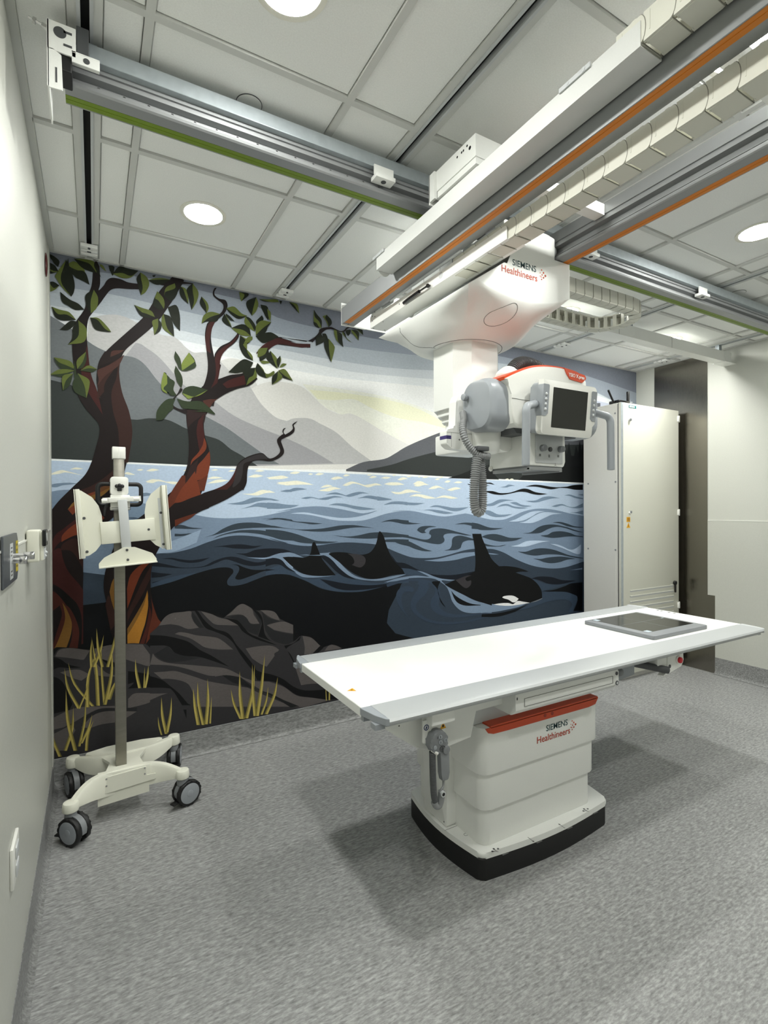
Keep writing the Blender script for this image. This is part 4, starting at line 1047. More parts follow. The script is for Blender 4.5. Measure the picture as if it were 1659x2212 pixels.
('bkr','*1272,581 1337,591 *1388,631 *1378,605 1327,583 1287,559 1316,517 *1346,454 *1326,448 1297,520'),
('bkr','*1523,546 *1549,531 *1512,503 *1470,504'),
('rd','*1257,583 *1287,559 *1346,435 *1407,387 *1553,243 *1564,232 1416,263 1355,298 *1266,371 *1122,424'),
('rl','*1341,446 *1459,378 *1564,281 1458,300 *1386,303'),
('bkr','*1043,510 1094,447 1198,402 1266,362 1335,302 1416,263 *1564,242 *1695,157 *1585,168 1458,207 1355,245 1266,319 1198,359 *1093,386'),
('rl','*974,434 1075,385 *1169,364 1266,314 1355,240 1458,207 *1585,166 *1416,151 *1314,171 1216,247 *1121,316'),
('bkr2','*833,489 921,457 992,417 1074,339 *1178,287 *1265,228 *1375,164 *1314,169 1216,247 1121,312 1028,356 *938,399'),
('rl','*833,507 903,487 965,440 *992,422 903,450 *833,453'),
('rd','*832,266 902,252 *1120,190 *1167,162 *831,159'),
('gd','*113,400 65,518 *56,628 79,515 *130,396'),
('gl','*113,400 66,518 *57,621 73,516 *124,397'),
('gd','*179,400 96,535 *73,656 109,532 *195,397'),
('gl','*179,400 96,535 *74,649 104,533 *189,398'),
('gd','*155,399 159,557 *210,708 172,555 *171,396'),
('gl','*155,399 159,557 *207,699 167,556 *165,397'),
('gd','*202,398 196,589 *183,780 211,586 *220,395'),
('gl','*209,397 202,588 *184,768 211,586 *220,395'),
('gd','*236,397 226,562 *228,726 237,561 *249,394'),
('gl','*236,397 227,562 *228,716 233,561 *245,395'),
('gd','*234,397 269,555 *281,718 284,553 *252,394'),
('gl','*241,396 275,554 *281,708 283,553 *252,394'),
('gd','*255,422 277,483 *312,542 292,480 *274,418'),
('gl','*255,422 278,483 *310,538 286,481 *267,420'),
('gd','*117,399 151,485 *174,573 159,483 *126,397'),
('gl','*120,398 154,484 *173,568 158,483 *126,397'),
('gd','*25,161 -8,280 *2,388 4,277 *41,158'),
('gl','*25,161 -8,280 *1,382 -1,278 *35,159'),
('gd','*49,187 82,297 *95,413 95,294 *64,183'),
('gl','*54,185 88,296 *95,406 95,294 *64,183'),
('gd','*94,176 61,351 *62,517 77,347 *112,172'),
('gl','*94,176 62,350 *62,507 71,349 *105,173'),
('gd','*114,195 141,324 *153,457 152,322 *126,192'),
('gl','*119,194 146,323 *153,449 151,322 *126,192'),
('gd','*124,209 158,280 *183,355 169,278 *137,206'),
('gl','*129,207 162,280 *182,351 168,278 *137,206'),
('gd','*147,163 156,245 *190,322 168,242 *161,160'),
('gl','*147,163 156,245 *188,317 163,244 *156,161'),
('gd','*411,457 396,544 *397,628 409,542 *427,455'),
('gl','*411,457 396,544 *397,623 403,543 *421,456'),
('gd','*438,454 452,517 *465,580 464,515 *452,452'),
('gl','*444,453 457,516 *465,576 464,515 *452,452'),
('gd','*436,454 440,515 *445,574 445,514 *443,453'),
('gl','*439,454 442,514 *445,571 445,514 *443,453'),
('gd','*548,166 529,279 *532,386 544,275 *566,162'),
('gl','*548,166 530,278 *532,380 538,277 *559,163'),
('gd','*551,174 573,274 *587,376 586,271 *568,170'),
('gl','*558,172 578,273 *587,370 586,271 *568,170'),
('gd','*527,165 514,221 *513,275 523,219 *537,162'),
('gl','*527,165 515,221 *513,272 519,220 *533,163'),
('gd','*175,615 174,692 *184,767 185,690 *188,613'),
('gl','*175,615 174,692 *184,763 180,691 *183,614'),
('gd','*185,614 218,698 *242,784 230,696 *199,611'),
('gl','*190,613 223,697 *241,779 229,696 *199,611'),
('gd','*227,607 207,717 *207,825 220,716 *241,605'),
('gl','*227,607 208,717 *207,818 215,716 *236,606'),
('gd','*251,603 282,721 *311,841 294,720 *266,601'),
('gl','*257,602 287,721 *309,834 294,720 *266,601'),
('gd','*725,180 708,295 *707,407 726,292 *746,175'),
('gl','*725,180 709,295 *707,400 719,293 *738,177'),
('gd','*754,174 730,311 *732,442 746,308 *773,170'),
('gl','*754,174 730,311 *732,434 739,309 *766,171'),
('gd','*767,175 782,312 *790,450 800,308 *789,171'),
('gl','*775,174 789,310 *790,442 799,309 *789,171'),
('gd','*796,174 803,257 *813,339 812,255 *808,171'),
('gl','*800,173 807,256 *813,334 812,255 *808,171'),
('gd','*979,164 939,266 *927,363 955,263 *998,160'),
('gl','*979,164 940,266 *928,357 948,265 *991,161'),
('gd','*990,161 975,315 *983,465 995,312 *1013,157'),
('gl','*990,161 976,315 *983,456 987,313 *1004,158'),
('gd','*1011,161 1053,324 *1077,491 1072,320 *1034,156'),
('gl','*1020,159 1061,322 *1077,481 1071,320 *1034,156'),
('gd','*1067,164 1056,333 *1062,498 1074,329 *1088,159'),
('gl','*1067,164 1057,332 *1062,488 1067,331 *1080,161'),
('gd','*1078,162 1111,353 *1143,547 1131,350 *1102,157'),
('gl','*1087,160 1119,352 *1142,535 1130,350 *1102,157'),
('gd','*1111,164 1144,249 *1164,337 1157,246 *1126,161'),
('gl','*1116,163 1149,248 *1163,331 1156,247 *1126,161'),
('gd','*1137,161 1193,271 *1227,387 1212,268 *1159,156'),
('gl','*1146,159 1201,270 *1226,380 1211,268 *1159,156'),
('gd','*1562,167 1560,225 *1561,282 1566,224 *1569,166'),
('gl','*1564,167 1562,224 *1561,279 1566,224 *1569,166'),
('gd','*1581,167 1583,222 *1590,277 1594,220 *1593,164'),
('gl','*1585,166 1587,221 *1590,274 1593,220 *1593,164'),
]
PAL = {'sky5': (240,241,240), 'sky4': (224,228,230), 'sky3': (203,209,215), 'sky2': (176,184,193), 'sky1': (150,158,170), 'sky0': (117,122,135), 'sky6': (190,196,212),
 'yel1': (240,241,229), 'yel2': (240,240,212), 'm1b': (214,214,210), 'm1': (226,225,221), 'm2': (188,188,189), 'm3': (158,158,161), 'm4': (110,115,118), 'm5': (50,56,54),
 'm6': (92,94,99), 'm7': (47,51,50), 'tree1': (24,26,27), 'wl': (240,244,246), 'w1': (184,202,224), 'w2': (122,141,164), 'w2b': (150,170,194), 'w2c': (140,160,186), 'isl': (22,24,24),
 'cr': (240,238,218), 'mw': (118,138,160), 'ms': (74,90,108), 'sl': (50,62,72), 'blk': (12,13,15), 'w3': (50,62,75), 'w3b': (56,70,88), 'w3s': (52,66,84), 'w4': (18,23,32), 'bk': (6,8,13),
 'or': (6,7,9), 'og': (54,52,56), 'ow': (238,238,238), 'gl': (120,126,130),
 'tk': (24,16,16), 'tk2': (13,9,9), 'tk3': (30,21,20), 'tb': (60,24,22), 'tb2': (50,28,24), 'tb3': (70,30,22), 'tr2': (70,43,37), 'brm': (42,26,25), 'brm3': (46,42,43), 'brt': (72,40,31),
 'ro': (112,51,29), 'ro2': (92,43,27), 'go': (122,87,38), 'go2': (96,61,32), 'gb': (172,117,42), 'dk': (25,30,19), 'dk2': (44,56,35), 'ol': (90,100,46), 'lg': (114,128,58),
 'bkr': (13,13,15), 'bkr2': (30,30,32), 'rd': (49,48,50), 'rd2': (52,51,52), 'rd3': (54,53,55), 'rdk': (38,38,40), 'rl': (92,87,86), 'gd': (128,118,62), 'gl_': (186,170,92)}
PAL = {k: tuple(round(q*0.955) for q in v) for k, v in PAL.items()}
def build_mural():
    from mathutils.geometry import tessellate_polygon
    x0, x1, z0, z1 = 0.006, RX, 0.151, RZ
    bm = bmesh.new(); lay = bm.loops.layers.float_color.new('print')
    def clip(P):
        for ax, lim, sg in ((0, x0, 1), (0, x1, -1), (1, z0, 1), (1, z1, -1)):
            Q = []
            for i in range(len(P)):
                a, b = P[i-1], P[i]; da = (a[ax]-lim)*sg; db = (b[ax]-lim)*sg
                if (da >= 0) != (db >= 0):
                    t = da/(da-db); Q.append(tuple(a[k]+(b[k]-a[k])*t for k in (0, 1)))
                if db >= 0: Q.append(b)
            P = Q
            if len(P) < 3: return []
        return P
    def curve(tok):
        p = []; c = []
        for t in tok.split():
            c.append(t[0] == '*'); p.append(tuple(float(v)/1000 for v in t.lstrip('*').split(',')))
        n = len(p); ci = [i for i in range(n) if c[i]]
        if not ci: return [tuple(v) for v in spline(p, 4, True)]
        out = []
        for a, b in zip(ci, ci[1:]+[ci[0]+n]):
            seg = [p[i % n] for i in range(a, b+1)]
            out += [tuple(v) for v in (spline(seg, 4) if len(seg) > 2 else seg)][:-1]
        return out
    def put(P, col, k):
        Q = []
        for q in P:
            if not Q or (q[0]-Q[-1][0])**2+(q[1]-Q[-1][1])**2 > 1e-8: Q.append(q)
        if len(Q) < 3: return
        y = -0.0012 - 0.000012*k
        vs = [bm.verts.new((q[0], y, q[1])) for q in Q]
        for t in tessellate_polygon([[Vector((q[0], q[1], 0)) for q in Q]]):
            try: f = bm.faces.new([vs[i] for i in t])
            except ValueError: continue
            for l in f.loops: l[lay] = (*lin(col), 1)
    bmesh.ops.create_cube(bm, size=1, matrix=Matrix.Translation(((x0+x1)/2, -0.0005, (z0+z1)/2)) @ Matrix.Diagonal((x1-x0, 0.0009, z1-z0, 1)))
    for f in bm.faces:
        for l in f.loops: l[lay] = (*lin(PAL['sky5']), 1)
    for k, (col, tok) in enumerate(MURAL):
        P = clip(curve(tok))
        if P: put(P, PAL['gl_'] if col == 'gl' and k > GRASS0 else PAL[col], k)
    bmesh.ops.recalc_face_normals(bm, faces=[])
    bm.normal_update()
    for f in bm.faces:
        if abs(f.normal.y) > 0.9 and f.normal.y > 0 and f.calc_center_median().y < -0.001: f.normal_flip()
    me = bpy.data.meshes.new('wall_mural'); bm.to_mesh(me); bm.free()
    m = bpy.data.materials.new('mural_print'); m.use_nodes = True
    nt = m.node_tree; b = nt.nodes['Principled BSDF']
    a = nt.nodes.new('ShaderNodeVertexColor'); a.layer_name = 'print'
    n = nt.nodes.new('ShaderNodeTexNoise'); n.inputs['Scale'].default_value = 350; n.inputs['Detail'].default_value = 3
    r = nt.nodes.new('ShaderNodeMapRange'); r.inputs['To Min'].default_value = 0.86; r.inputs['To Max'].default_value = 1.14
    mx = nt.nodes.new('ShaderNodeMix'); mx.data_type = 'RGBA'; mx.blend_type = 'MULTIPLY'; mx.inputs['Factor'].default_value = 1
    nt.links.new(n.outputs['Fac'], r.inputs['Value']); nt.links.new(a.outputs['Color'], mx.inputs['A']); nt.links.new(r.outputs['Result'], mx.inputs['B'])
    nt.links.new(mx.outputs['Result'], b.inputs['Base Color'])
    b.inputs['Roughness'].default_value = 0.6; b.inputs['Specular IOR Level'].default_value = 0.2
    me.materials.append(m)
    o = bpy.data.objects.new('wall_mural', me); COL.objects.link(o)
    tag(o, 'wall-wide printed mural of orcas in the sea, twisted red trees, mountains and rocks', 'mural')
    return o
GRASS0 = max(i for i, (c, t) in enumerate(MURAL) if c == 'rd')
build_mural()

# ------------------------------------------------------------------ ceiling rail across the room (X direction)
def rail(y0, label, x0, x1, detail=True):
    """y0 = near face; 8 cm wide, coloured strip along the far lower edge"""
    t = thing('ceiling_rail', label, 'rail', ((x0+x1)/2, y0+0.04, 2.69))
    d = y0 + 1.50
    pr = [(-1.500, 2.764), (-1.500, 2.752), (-1.494, 2.751), (-1.494, 2.744), (-1.500, 2.743), (-1.500, 2.733), (-1.492, 2.731),
          (-1.478, 2.729), (-1.478, 2.713), (-1.494, 2.711), (-1.494, 2.7085), (-1.480, 2.708), (-1.480, 2.705), (-1.500, 2.704), (-1.502, 2.694), (-1.496, 2.690),
          (-1.455, 2.690), (-1.455, 2.694), (-1.419, 2.694), (-1.419, 2.690), (-1.414, 2.690), (-1.414, 2.764)]
    g = G(); g.prism([(y+d, z) for y, z in pr], 'x', x0, x1); g.out('rail_body', m_alu, t, 20)
    g = G(); g.box(x0, x1, -1.4545+d, -1.4195+d, 2.6895, 2.6938); g.box(x0, x1, -1.438+d, -1.436+d, 2.6885, 2.6896); g.out('green_strip', m_green, t, 0, label='green strip along the lower edge')
    g = G(); g.box(x0+0.06, x1, -1.523+d, -1.43+d, 2.7645, 2.812, 0.002); g.out('top_channel', m_galv, t, 20)
    if detail:
        g = G()
        for s in STR: g.box(s-0.03, s+0.03, -1.50+d, -1.43+d, 2.812, 2.831)
        each(g, 'spacer_plate', m_galv, t, 0)
        for s in STR[1:]:
            cx_ = s - 0.08 if s < 2 else (s-0.25 if s > 3.5 and s < 4 else s-0.07)
            g = G(); g.box(cx_-0.042, cx_+0.042, -1.545+d, -1.50+d, 2.716, 2.732, 0.002); g.box(cx_-0.042, cx_+0.042, -1.529+d, -1.5235+d, 2.7325, 2.770)
            c = g.out('clamp', m_white, t, 25)
            g = G(); g.cyl((cx_, -1.524+d, 2.7145), (cx_, -1.524+d, 2.7165), 0.010, n=16); g.out('clamp_bolt', m_dgrey, c, 0)
        g = G(); x = x0 + 0.085
        while x < 1.3:
            g.cyl((x, -1.4795+d, 2.722), (x, -1.4765+d, 2.722), 0.004, n=8); x += 0.068
        g.out('rail_screws', m_chrome, t, 30, kind='stuff')
    return t
rail_a = rail(-1.50, 'silver ceiling rail with green lower strip running left to right above the table', 0.135, 4.93)
rail(-4.35, 'silver ceiling rail with green strip behind the camera', 0.135, 4.93, False)
# left end stop of the visible rail
g = G()
g.box(0.098, 0.165, -1.5785, -1.5745, 2.713, 2.792, 0.001)
e_ = g.out('end_plate', m_white, rail_a, 20, label='white sheet metal end plate at the left wall')
g = G(); g.prism(fillet([(0.100, 2.610), (0.134, 2.612), (0.131, 2.706), (0.112, 2.716), (0.100, 2.716)], 0.004), 'y', -1.5785, -1.5745); g.box(0.098, 0.102, -1.5785, -1.42, 2.612, 2.792); g.out('end_plate', m_white, rail_a, 20)
g = G(); g.box(0.155, 0.222, -1.5785, -1.5745, 2.700, 2.727, 0.001); g.box(0.155, 0.222, -1.5785, -1.53, 2.727, 2.730); g.out('foot_plate', m_white, rail_a, 20)
g = G(); g.cyl((0.128, -1.5795, 2.766), (0.128, -1.574, 2.766), 0.015, n=20)
for zz in (2.772, 2.737): g.box(0.136, 0.156, -1.5795, -1.574, zz-0.003, zz+0.003)
g.box(0.117, 0.121, -1.5795, -1.574, 2.628, 2.668); g.cyl((0.190, -1.5795, 2.714), (0.190, -1.574, 2.714), 0.008, n=14)
each(g, 'plate_hole', m_dgrey, e_, 0)
g = G(); g.box(0.166, 0.196, -1.574, -1.535, 2.728, 2.808, 0.002); g.box(0.120, 0.196, -1.535, -1.527, 2.790, 2.815); g.out('adapter_block', m_dgrey, rail_a, 20)
g = G(); g.box(0.112, 0.155, -1.572, -1.50, 2.672, 2.716, 0.003); g.out('rubber_buffer', m_black, rail_a, 20)
g = G(); g.cyl((0.056, -1.565, 2.786), (0.100, -1.565, 2.776), 0.0035, n=8); g.cyl((0.066, -1.565, 2.7838), (0.073, -1.565, 2.782), 0.0085, n=6); g.cyl((0.086, -1.565, 2.779), (0.099, -1.565, 2.776), 0.007, n=6)
g.out('tension_rod', m_chrome, rail_a, 20)

# ------------------------------------------------------------------ bridge: two beams running towards the far wall
bridge = thing('overhead_bridge', 'pair of silver bridge beams with orange strips hanging under the ceiling rail', 'bridge', (1.66, -2.4, 2.49))
YB0, YB1 = -4.40, -0.658
def beam(outer, sgn):
    """outer = x of the outer side; sgn = +1 when the beam's inner side lies towards +x"""
    X = lambda v: outer + sgn*v
    pr = [(0, 2.575), (0, 2.490), (0.004, 2.490), (0.004, 2.494), (0.036, 2.494), (0.036, 2.490), (0.076, 2.490), (0.079, 2.494), (0.078, 2.505), (0.060, 2.506),
          (0.060, 2.509), (0.072, 2.511), (0.072, 2.514), (0.056, 2.516), (0.056, 2.540), (0.070, 2.542), (0.078, 2.544), (0.078, 2.556), (0.073, 2.557), (0.073, 2.564), (0.078, 2.565), (0.078, 2.606), (0.03, 2.606), (0.03, 2.575)]
    g = G(); g.prism([(X(x), z) for x, z in pr], 'y', YB0, YB1); b = g.out('beam', m_aluy, bridge, 20)
    g = G()
    x0, x1 = sorted((X(0.0045), X(0.0355)))
    g.box(x0, x1, YB0+0.01, YB1-0.03, 2.4895, 2.4938); xm = X(0.0185)
    g.box(xm-0.001, xm+0.001, YB0+0.01, YB1-0.03, 2.4885, 2.4896)
    g.out('orange_strip', m_strip, b, 0, label='orange strip along the lower edge')
    return b
beam(1.392, 1); beam(1.936, -1)
g = G(); g.box(1.392, 1.936, YB1-0.002, YB1+0.004, 2.486, 2.606); g.box(1.392, 1.54, YB1-0.002, YB1+0.006, 2.484, 2.4865); g.out('end_plate', m_white, bridge, 20)
for yy in (-1.46, -4.31):                # trucks that carry the bridge on the rails
    g = G(); g.box(1.44, 1.89, yy-0.13, yy-0.055, 2.606, 2.69, 0.004); g.box(1.44, 1.89, yy+0.055, yy+0.13, 2.606, 2.69, 0.004); g.box(1.50, 1.84, yy-0.06, yy+0.06, 2.610, 2.68)
    g.out('truck', m_dgrey, bridge, 20)
for yy in (-1.95, -2.55, -3.2, -0.85):   # cross members seen dark in the gap
    g = G(); g.box(1.47, 1.858, yy-0.022, yy+0.022, 2.56, 2.60); g.out('cross_member', m_white, bridge, 20)
# drive unit beside the duct, with knock-out holes
g = G(); g.box(1.333, 1.46, -1.865, -1.625, 2.668, 2.745, 0.001); g.box(1.337, 1.46, -1.862, -1.628, 2.645, 2.668); d_ = g.out('drive_box', m_white, bridge, 20, label='white drive box with round holes')
g = G(); g.box(1.322, 1.333, -1.64, -1.605, 2.64, 2.742); g.box(1.322, 1.40, -1.608, -1.604, 2.63, 2.742); g.out('box_flange', m_white, d_, 20)
g = G()
for yy, zz, rr in ((-1.82, 2.728, .004), (-1.80, 2.724, .004), (-1.79, 2.7235, .004), (-1.765, 2.722, .004), (-1.835, 2.712, .0065)): g.cyl((1.3325, yy, zz), (1.3333, yy, zz), rr, n=12)
each(g, 'knockout_hole', m_dark, d_, 0)
g = G(); g.box(1.345, 1.40, -1.86, -1.63, 2.612, 2.642, 0.004); g.cyl((1.345, -1.845, 2.628), (1.3435, -1.845, 2.628), 0.006, n=12); g.out('motor_cover', m_white, d_, 20)
# cable duct along the outer side of the left beam
g = G()
DY0, DY1 = -2.484, -1.216
sec = [(1.304, 2.596), (1.304, 2.537), (1.386, 2.537), (1.386, 2.592)]
inn = [(1.384, 2.592), (1.384, 2.539), (1.3065, 2.539), (1.3065, 2.596)]
g.prism(sec + inn, 'y', DY0, DY1)
du = g.out('cable_duct', m_duct, bridge, 20, label='long white sheet metal cable duct')
g = G(); g.box(1.304, 1.386, DY1-0.002, DY1, 2.537, 2.596, 0.0); g.cyl((1.345, DY1-0.001, 2.548), (1.345, DY1+0.002, 2.548), 0.03, n=20); g.out('duct_end', m_duct, du, 20)
g = G()
for yy in (-2.30, -1.24):
    g.box(1.299, 1.304, yy-0.05, yy+0.05, 2.59, 2.603, 0.001); g.cyl((1.298, yy-0.03, 2.597), (1.2995, yy-0.03, 2.597), 0.006, n=10); g.cyl((1.298, yy+0.02, 2.597), (1.2995, yy+0.02, 2.597), 0.004, n=10)
each(g, 'duct_clip', m_lgrey, du, 20)

# ------------------------------------------------------------------ energy chains
def chain_link_mesh(L, W, H):
    """one link lying along +Y, W wide in X, H tall in Z, centred on the origin"""
    g = G()
    def sidepoly():
        a = [(-L*0.50, -H/2), (L*0.36, -H/2)]
        c = [(L*0.36 + H*0.22*math.sin(t), -H/2*math.cos(t)) for t in [math.pi*k/10 for k in range(11)]]
        return a[:1] + c + [(L*0.26, H/2), (L*0.22, H/2+0.002), (L*0.10, H/2+0.002), (L*0.06, H/2), (-L*0.50, H/2)]
    for x0, x1 in ((-W/2, -W/2+0.007), (W/2-0.007, W/2)):
        g.prism(sidepoly(), 'x', x0, x1)
    g.box(-W/2+0.0065, W/2-0.0065, -L*0.46, L*0.44, -H/2-0.001, -H/2+0.004, 0.0008, 1)
    g.box(-W/2+0.0065, W/2-0.0065, -L*0.16, L*0.16, H/2-0.005, H/2)
    for sx in (-1, 1):
        g.ring((sx*(W/2)-(0.0008 if sx > 0 else -0.0), 0.0, 0.0), (sx, 0, 0), 0.012, 0.0135, 0.0008, 16)
        g.box(min(sx*W/2, sx*(W/2+0.001)), max(sx*W/2, sx*(W/2+0.001)), -L*0.30, -L*0.27, -H*0.25, H*0.42)
        g.box(sx*(W/2-0.012)-0.003, sx*(W/2-0.012)+0.003, -L*0.47, -L*0.43, -H/2-0.0022, -H/2-0.0008)
    return g
def seam_mesh(L, W, H):
    g = G()
    for x in (-W/2-0.0004, W/2+0.0004):
        for k in range(10):
            t0, t1 = math.pi*k/10, math.pi*(k+1)/10
            p = [(L*0.36+H*0.22*math.sin(t), -H/2*math.cos(t)) for t in (t0, t1)]; q = [(a+0.0018, b) for a, b in p]
            vs = [g.bm.verts.new((x, *v)) for v in (p[0], p[1], q[1], q[0])]; g.bm.faces.new(vs)
    g.box(-W/2, W/2, L*0.445, L*0.468, -H/2-0.0012, -H/2)
    return g
LK = (0.0705, 0.078, 0.066)
_o = chain_link_mesh(*LK).out('chain_link', m_chain, None, 25, origin=(0, 0, 0)); LINK = _o.data; bpy.data.objects.remove(_o)
_o = seam_mesh(*LK).out('link_seam', m_chaind, None, 0, origin=(0, 0, 0)); SEAM = _o.data; bpy.data.objects.remove(_o)
def put_link(parent, m, seam=True):
    o = bpy.data.objects.new('chain_link', LINK); COL.objects.link(o); o.parent = parent
    o.matrix_local = Matrix.Translation(-wpos(parent)) @ m
    if seam:
        s = bpy.data.objects.new('link_seam', SEAM); COL.objects.link(s); s.parent = o
def chain_path(parent, pts, updir):
    """links along a path; their H axis follows updir"""
    P = [Vector(p) for p in pts]; L = [0]
    for a, b in zip(P, P[1:]): L.append(L[-1]+(b-a).length)
    n = int(L[-1]/LK[0])
    def at(t):
        j = 0
        while j < len(P)-2 and L[j+1] < t: j += 1
        return P[j].lerp(P[j+1], (t-L[j])/max(1e-9, L[j+1]-L[j]))
    for i in range(n):
        a = at(i*LK[0]); b = at((i+1)*LK[0]); y = (b-a).normalized()
        z = Vector(updir) if not callable(updir) else updir((a+b)/2)
        z = (z - y*z.dot(y)).normalized(); x = y.cross(z)
        m = Matrix(((x.x, y.x, z.x, 0), (x.y, y.y, z.y, 0), (x.z, y.z, z.z, 0), (0, 0, 0, 1)))
        m.translation = (a+b)/2
        put_link(parent, m)
ch1 = thing('energy_chain', 'cream energy chain lying in the white duct on the left beam', 'cable chain', (1.345, -3.3, 2.54))
chain_path(ch1, [(1.345, -2.42, 2.577), (1.345, -4.35, 2.577)], (0, 0, 1))
ch2 = thing('energy_chain', 'cream energy chain running from the tube carriage tray towards the camera', 'cable chain', (1.516, -2.6, 2.42))
chain_path(ch2, [(1.516, -1.55, 2.4535), (1.516, -4.25, 2.4535)], (0, 0, 1))
ch3 = thing('energy_chain', 'cream energy chain looped flat under the ceiling right of the carriage', 'cable chain', (2.7, -1.12, 2.63))
RL = 0.165; cyl_ = -1.135
arc = [(2.985 + RL*math.sin(t), cyl_ - RL*math.cos(t), 2.672) for t in [math.pi*k/24 for k in range(25)]]
chain_path(ch3, [(2.05, cyl_-RL, 2.672)] + arc + [(2.05, cyl_+RL, 2.672)],
           lambda p: Vector((0, 1 if p.y < cyl_ else -1, 0)) if p.x < 2.985 else Vector((2.985-p.x, cyl_-p.y, 0)))
# trough that carries the loop
t = thing('cable_trough', 'long white cable trough under the ceiling ending at the right wall', 'cable trough', (3.7, -0.9, 2.69))
g = G(); g.prism([(-0.915, 2.775), (-0.915, 2.692), (-0.835, 2.692), (-0.835, 2.775), (-0.838, 2.775), (-0.838, 2.695), (-0.912, 2.695), (-0.912, 2.775)], 'x', 1.98, 4.80); g.out('trough', m_white, t, 20)
g = G(); g.box(4.79, RX-0.001, -0.925, -0.825, 2.690, 2.694); g.box(4.79, 4.90, -0.918, -0.912, 2.694, 2.775); g.out('trough_end', m_white, t, 20)
g = G()
for s in STR[2:]: g.box(s-0.02, s+0.02, -0.89, -0.86, 2.694, RZ-0.004)
each(g, 'hanger', m_galv, t, 20)
g = G()
for x in (2.93, 3.42, 4.05): g.box(x-0.001, x+0.001, -0.9158, -0.9152, 2.692, 2.775)
g.out('joint_line', m_skin, t, 0)

# ------------------------------------------------------------------ tube carriage, column and tube head (one thing, it moves together)
tube = thing('xray_tube_stand', 'white ceiling-hung x-ray tube stand with boat-shaped cover, column and screen', 'x-ray machine', (1.6575, -1.405, 1.45))
CX, CY = 1.6575, -1.405
# cover: lofted from a bulging rectangle under the beams to the octagonal column opening
def rrect(x0, x1, y0, y1, r, n=5):
    return fillet([(x0, y0), (x1, y0), (x1, y1), (x0, y1)], r, n)
def sag(x, c, w): return 1 - ((x-c)/w)**2
FX0, FX1, FY0, FY1 = 1.378, 1.936, -1.745, -1.065
base_poly = [(FX0 + (FX1-FX0)*k/16, FY0) for k in range(17)] + [(FX1, FY0 + (FY1-FY0)*k/16) for k in range(1, 17)] + \
            [(FX1 - (FX1-FX0)*k/16, FY1) for k in range(1, 17)] + [(FX0, FY1 - (FY1-FY0)*k/16) for k in range(1, 16)]
N_ = len(base_poly)
def octo(i):
    x, y = base_poly[i]; a = math.atan2((y-CY)/(FY1-FY0), (x-CX)/(FX1-FX0))
    dx, dy = math.cos(a), math.sin(a)
    h, c = 0.140, 0.078
    k = 1e9
    for nx, ny, d in ((1, 0, h), (0, 1, h), (.7071, .7071, (2*h-c)*.7071)):
        q = abs(dx)*nx + abs(dy)*ny
        k = min(k, d/max(q, 1e-6))
    return CX + dx*k, CY + dy*k
rings = []
FX0 = 1.398
base_poly = [(max(x, FX0), y) for x, y in base_poly]
rings.append([(max(x, 1.572), y, 2.487 if x > 1.60 else 2.413) for x, y in base_poly])
def edge_z(x, y):
    z = 2.345
    if abs(y-FY0) < 1e-6 or abs(y-FY1) < 1e-6: z -= 0.058*max(0, sag(x, CX, 0.28))
    return min(z, 1.47 + (x-0.199)/1.452)
rings.append([(x, y, edge_z(x, y)) for x, y in base_poly])
HX, HY = (FX1-FX0)/2, (FY1-FY0)/2; MX, MY = (FX0+FX1)/2, (FY0+FY1)/2
def low(i, t):
    """rounder and rounder sections from the rectangle down to the column opening"""
    x, y = base_poly[i]; ox, oy = octo(i); z0 = rings[1][i][2]
    u, v = (x-MX)/HX, (y-MY)/HY; n = 2.3 + 26*math.exp(-t*16)
    k = 1/((abs(u)**n + abs(v)**n)**(1/n)); k = k*(1-math.exp(-t*60)) + math.exp(-t*60)
    bx, by = MX + u*k*HX, MY + v*k*HY
    p = t**1.45
    return (bx + (ox-bx)*p, by + (oy-by)*p, z0 + (2.178-z0)*(math.sin(t*math.pi/2)**0.95))
for t_ in (0.015, 0.04, 0.08, 0.14, 0.22, 0.32, 0.43, 0.55, 0.67, 0.79, 0.90, 1.0): rings.append([low(i, t_) for i in range(N_)])
g = G(); g.loft(rings, cap=True); cover = g.out('carriage_cover', m_white, tube, 32)
# upper front block between the beams (step with the guide roller)
g = G(); g.prism(fillet([(1.572, 2.487), (1.847, 2.487), (1.847, 2.572), (1.80, 2.580), (1.572, 2.580)], [0, 0, .006, .006, .004]), 'y', FY0, FY0+0.05); g.out('carriage_front', m_white, tube, 30)
g = G(); g.box(1.572, 1.845, -1.555, FY1-0.02, 2.488, 2.598, 0.010, 3); g.box(1.578, 1.845, -1.69, -1.555, 2.488, 2.575, 0.004); ubox = g.out('upper_housing', m_white, tube, 30)
g = G(); g.box(1.5715, 1.573, -1.331, -1.329, 2.49, 2.59); g.box(1.5715, 1.573, -1.452, -1.450, 2.49, 2.59); g.box(1.5715, 1.573, -1.2, -1.198, 2.49, 2.59); each(g, 'panel_seam', m_skin, ubox, 0)
g = G(); g.box(1.5712, 1.575, -1.432, -1.420, 2.515, 2.565); g.out('panel_slot', m_mgrey, ubox, 0)
g = G(); g.cyl((1.848, -1.715, 2.530), (1.868, -1.715, 2.530), 0.026, n=24, bev=0.005); g.out('guide_roller', m_lgrey, tube, 40)
# chain tray
tray_pr = []
g = G()
poly = fillet([(-0.845, 2.424), (-0.845, 2.475), (-0.875, 2.502), (-0.882, 2.540), (-0.905, 2.552), (-0.955, 2.552), (-0.958, 2.478), (-1.02, 2.470), (-1.62, 2.468), (-1.868, 2.470), (-1.868, 2.424)],
              [0, .01, .01, .012, .02, .004, .012, .01, 0, .012, 0])
g.prism(poly, 'x', 1.4705, 1.4735)
yb_ = [-0.845, -1.868]
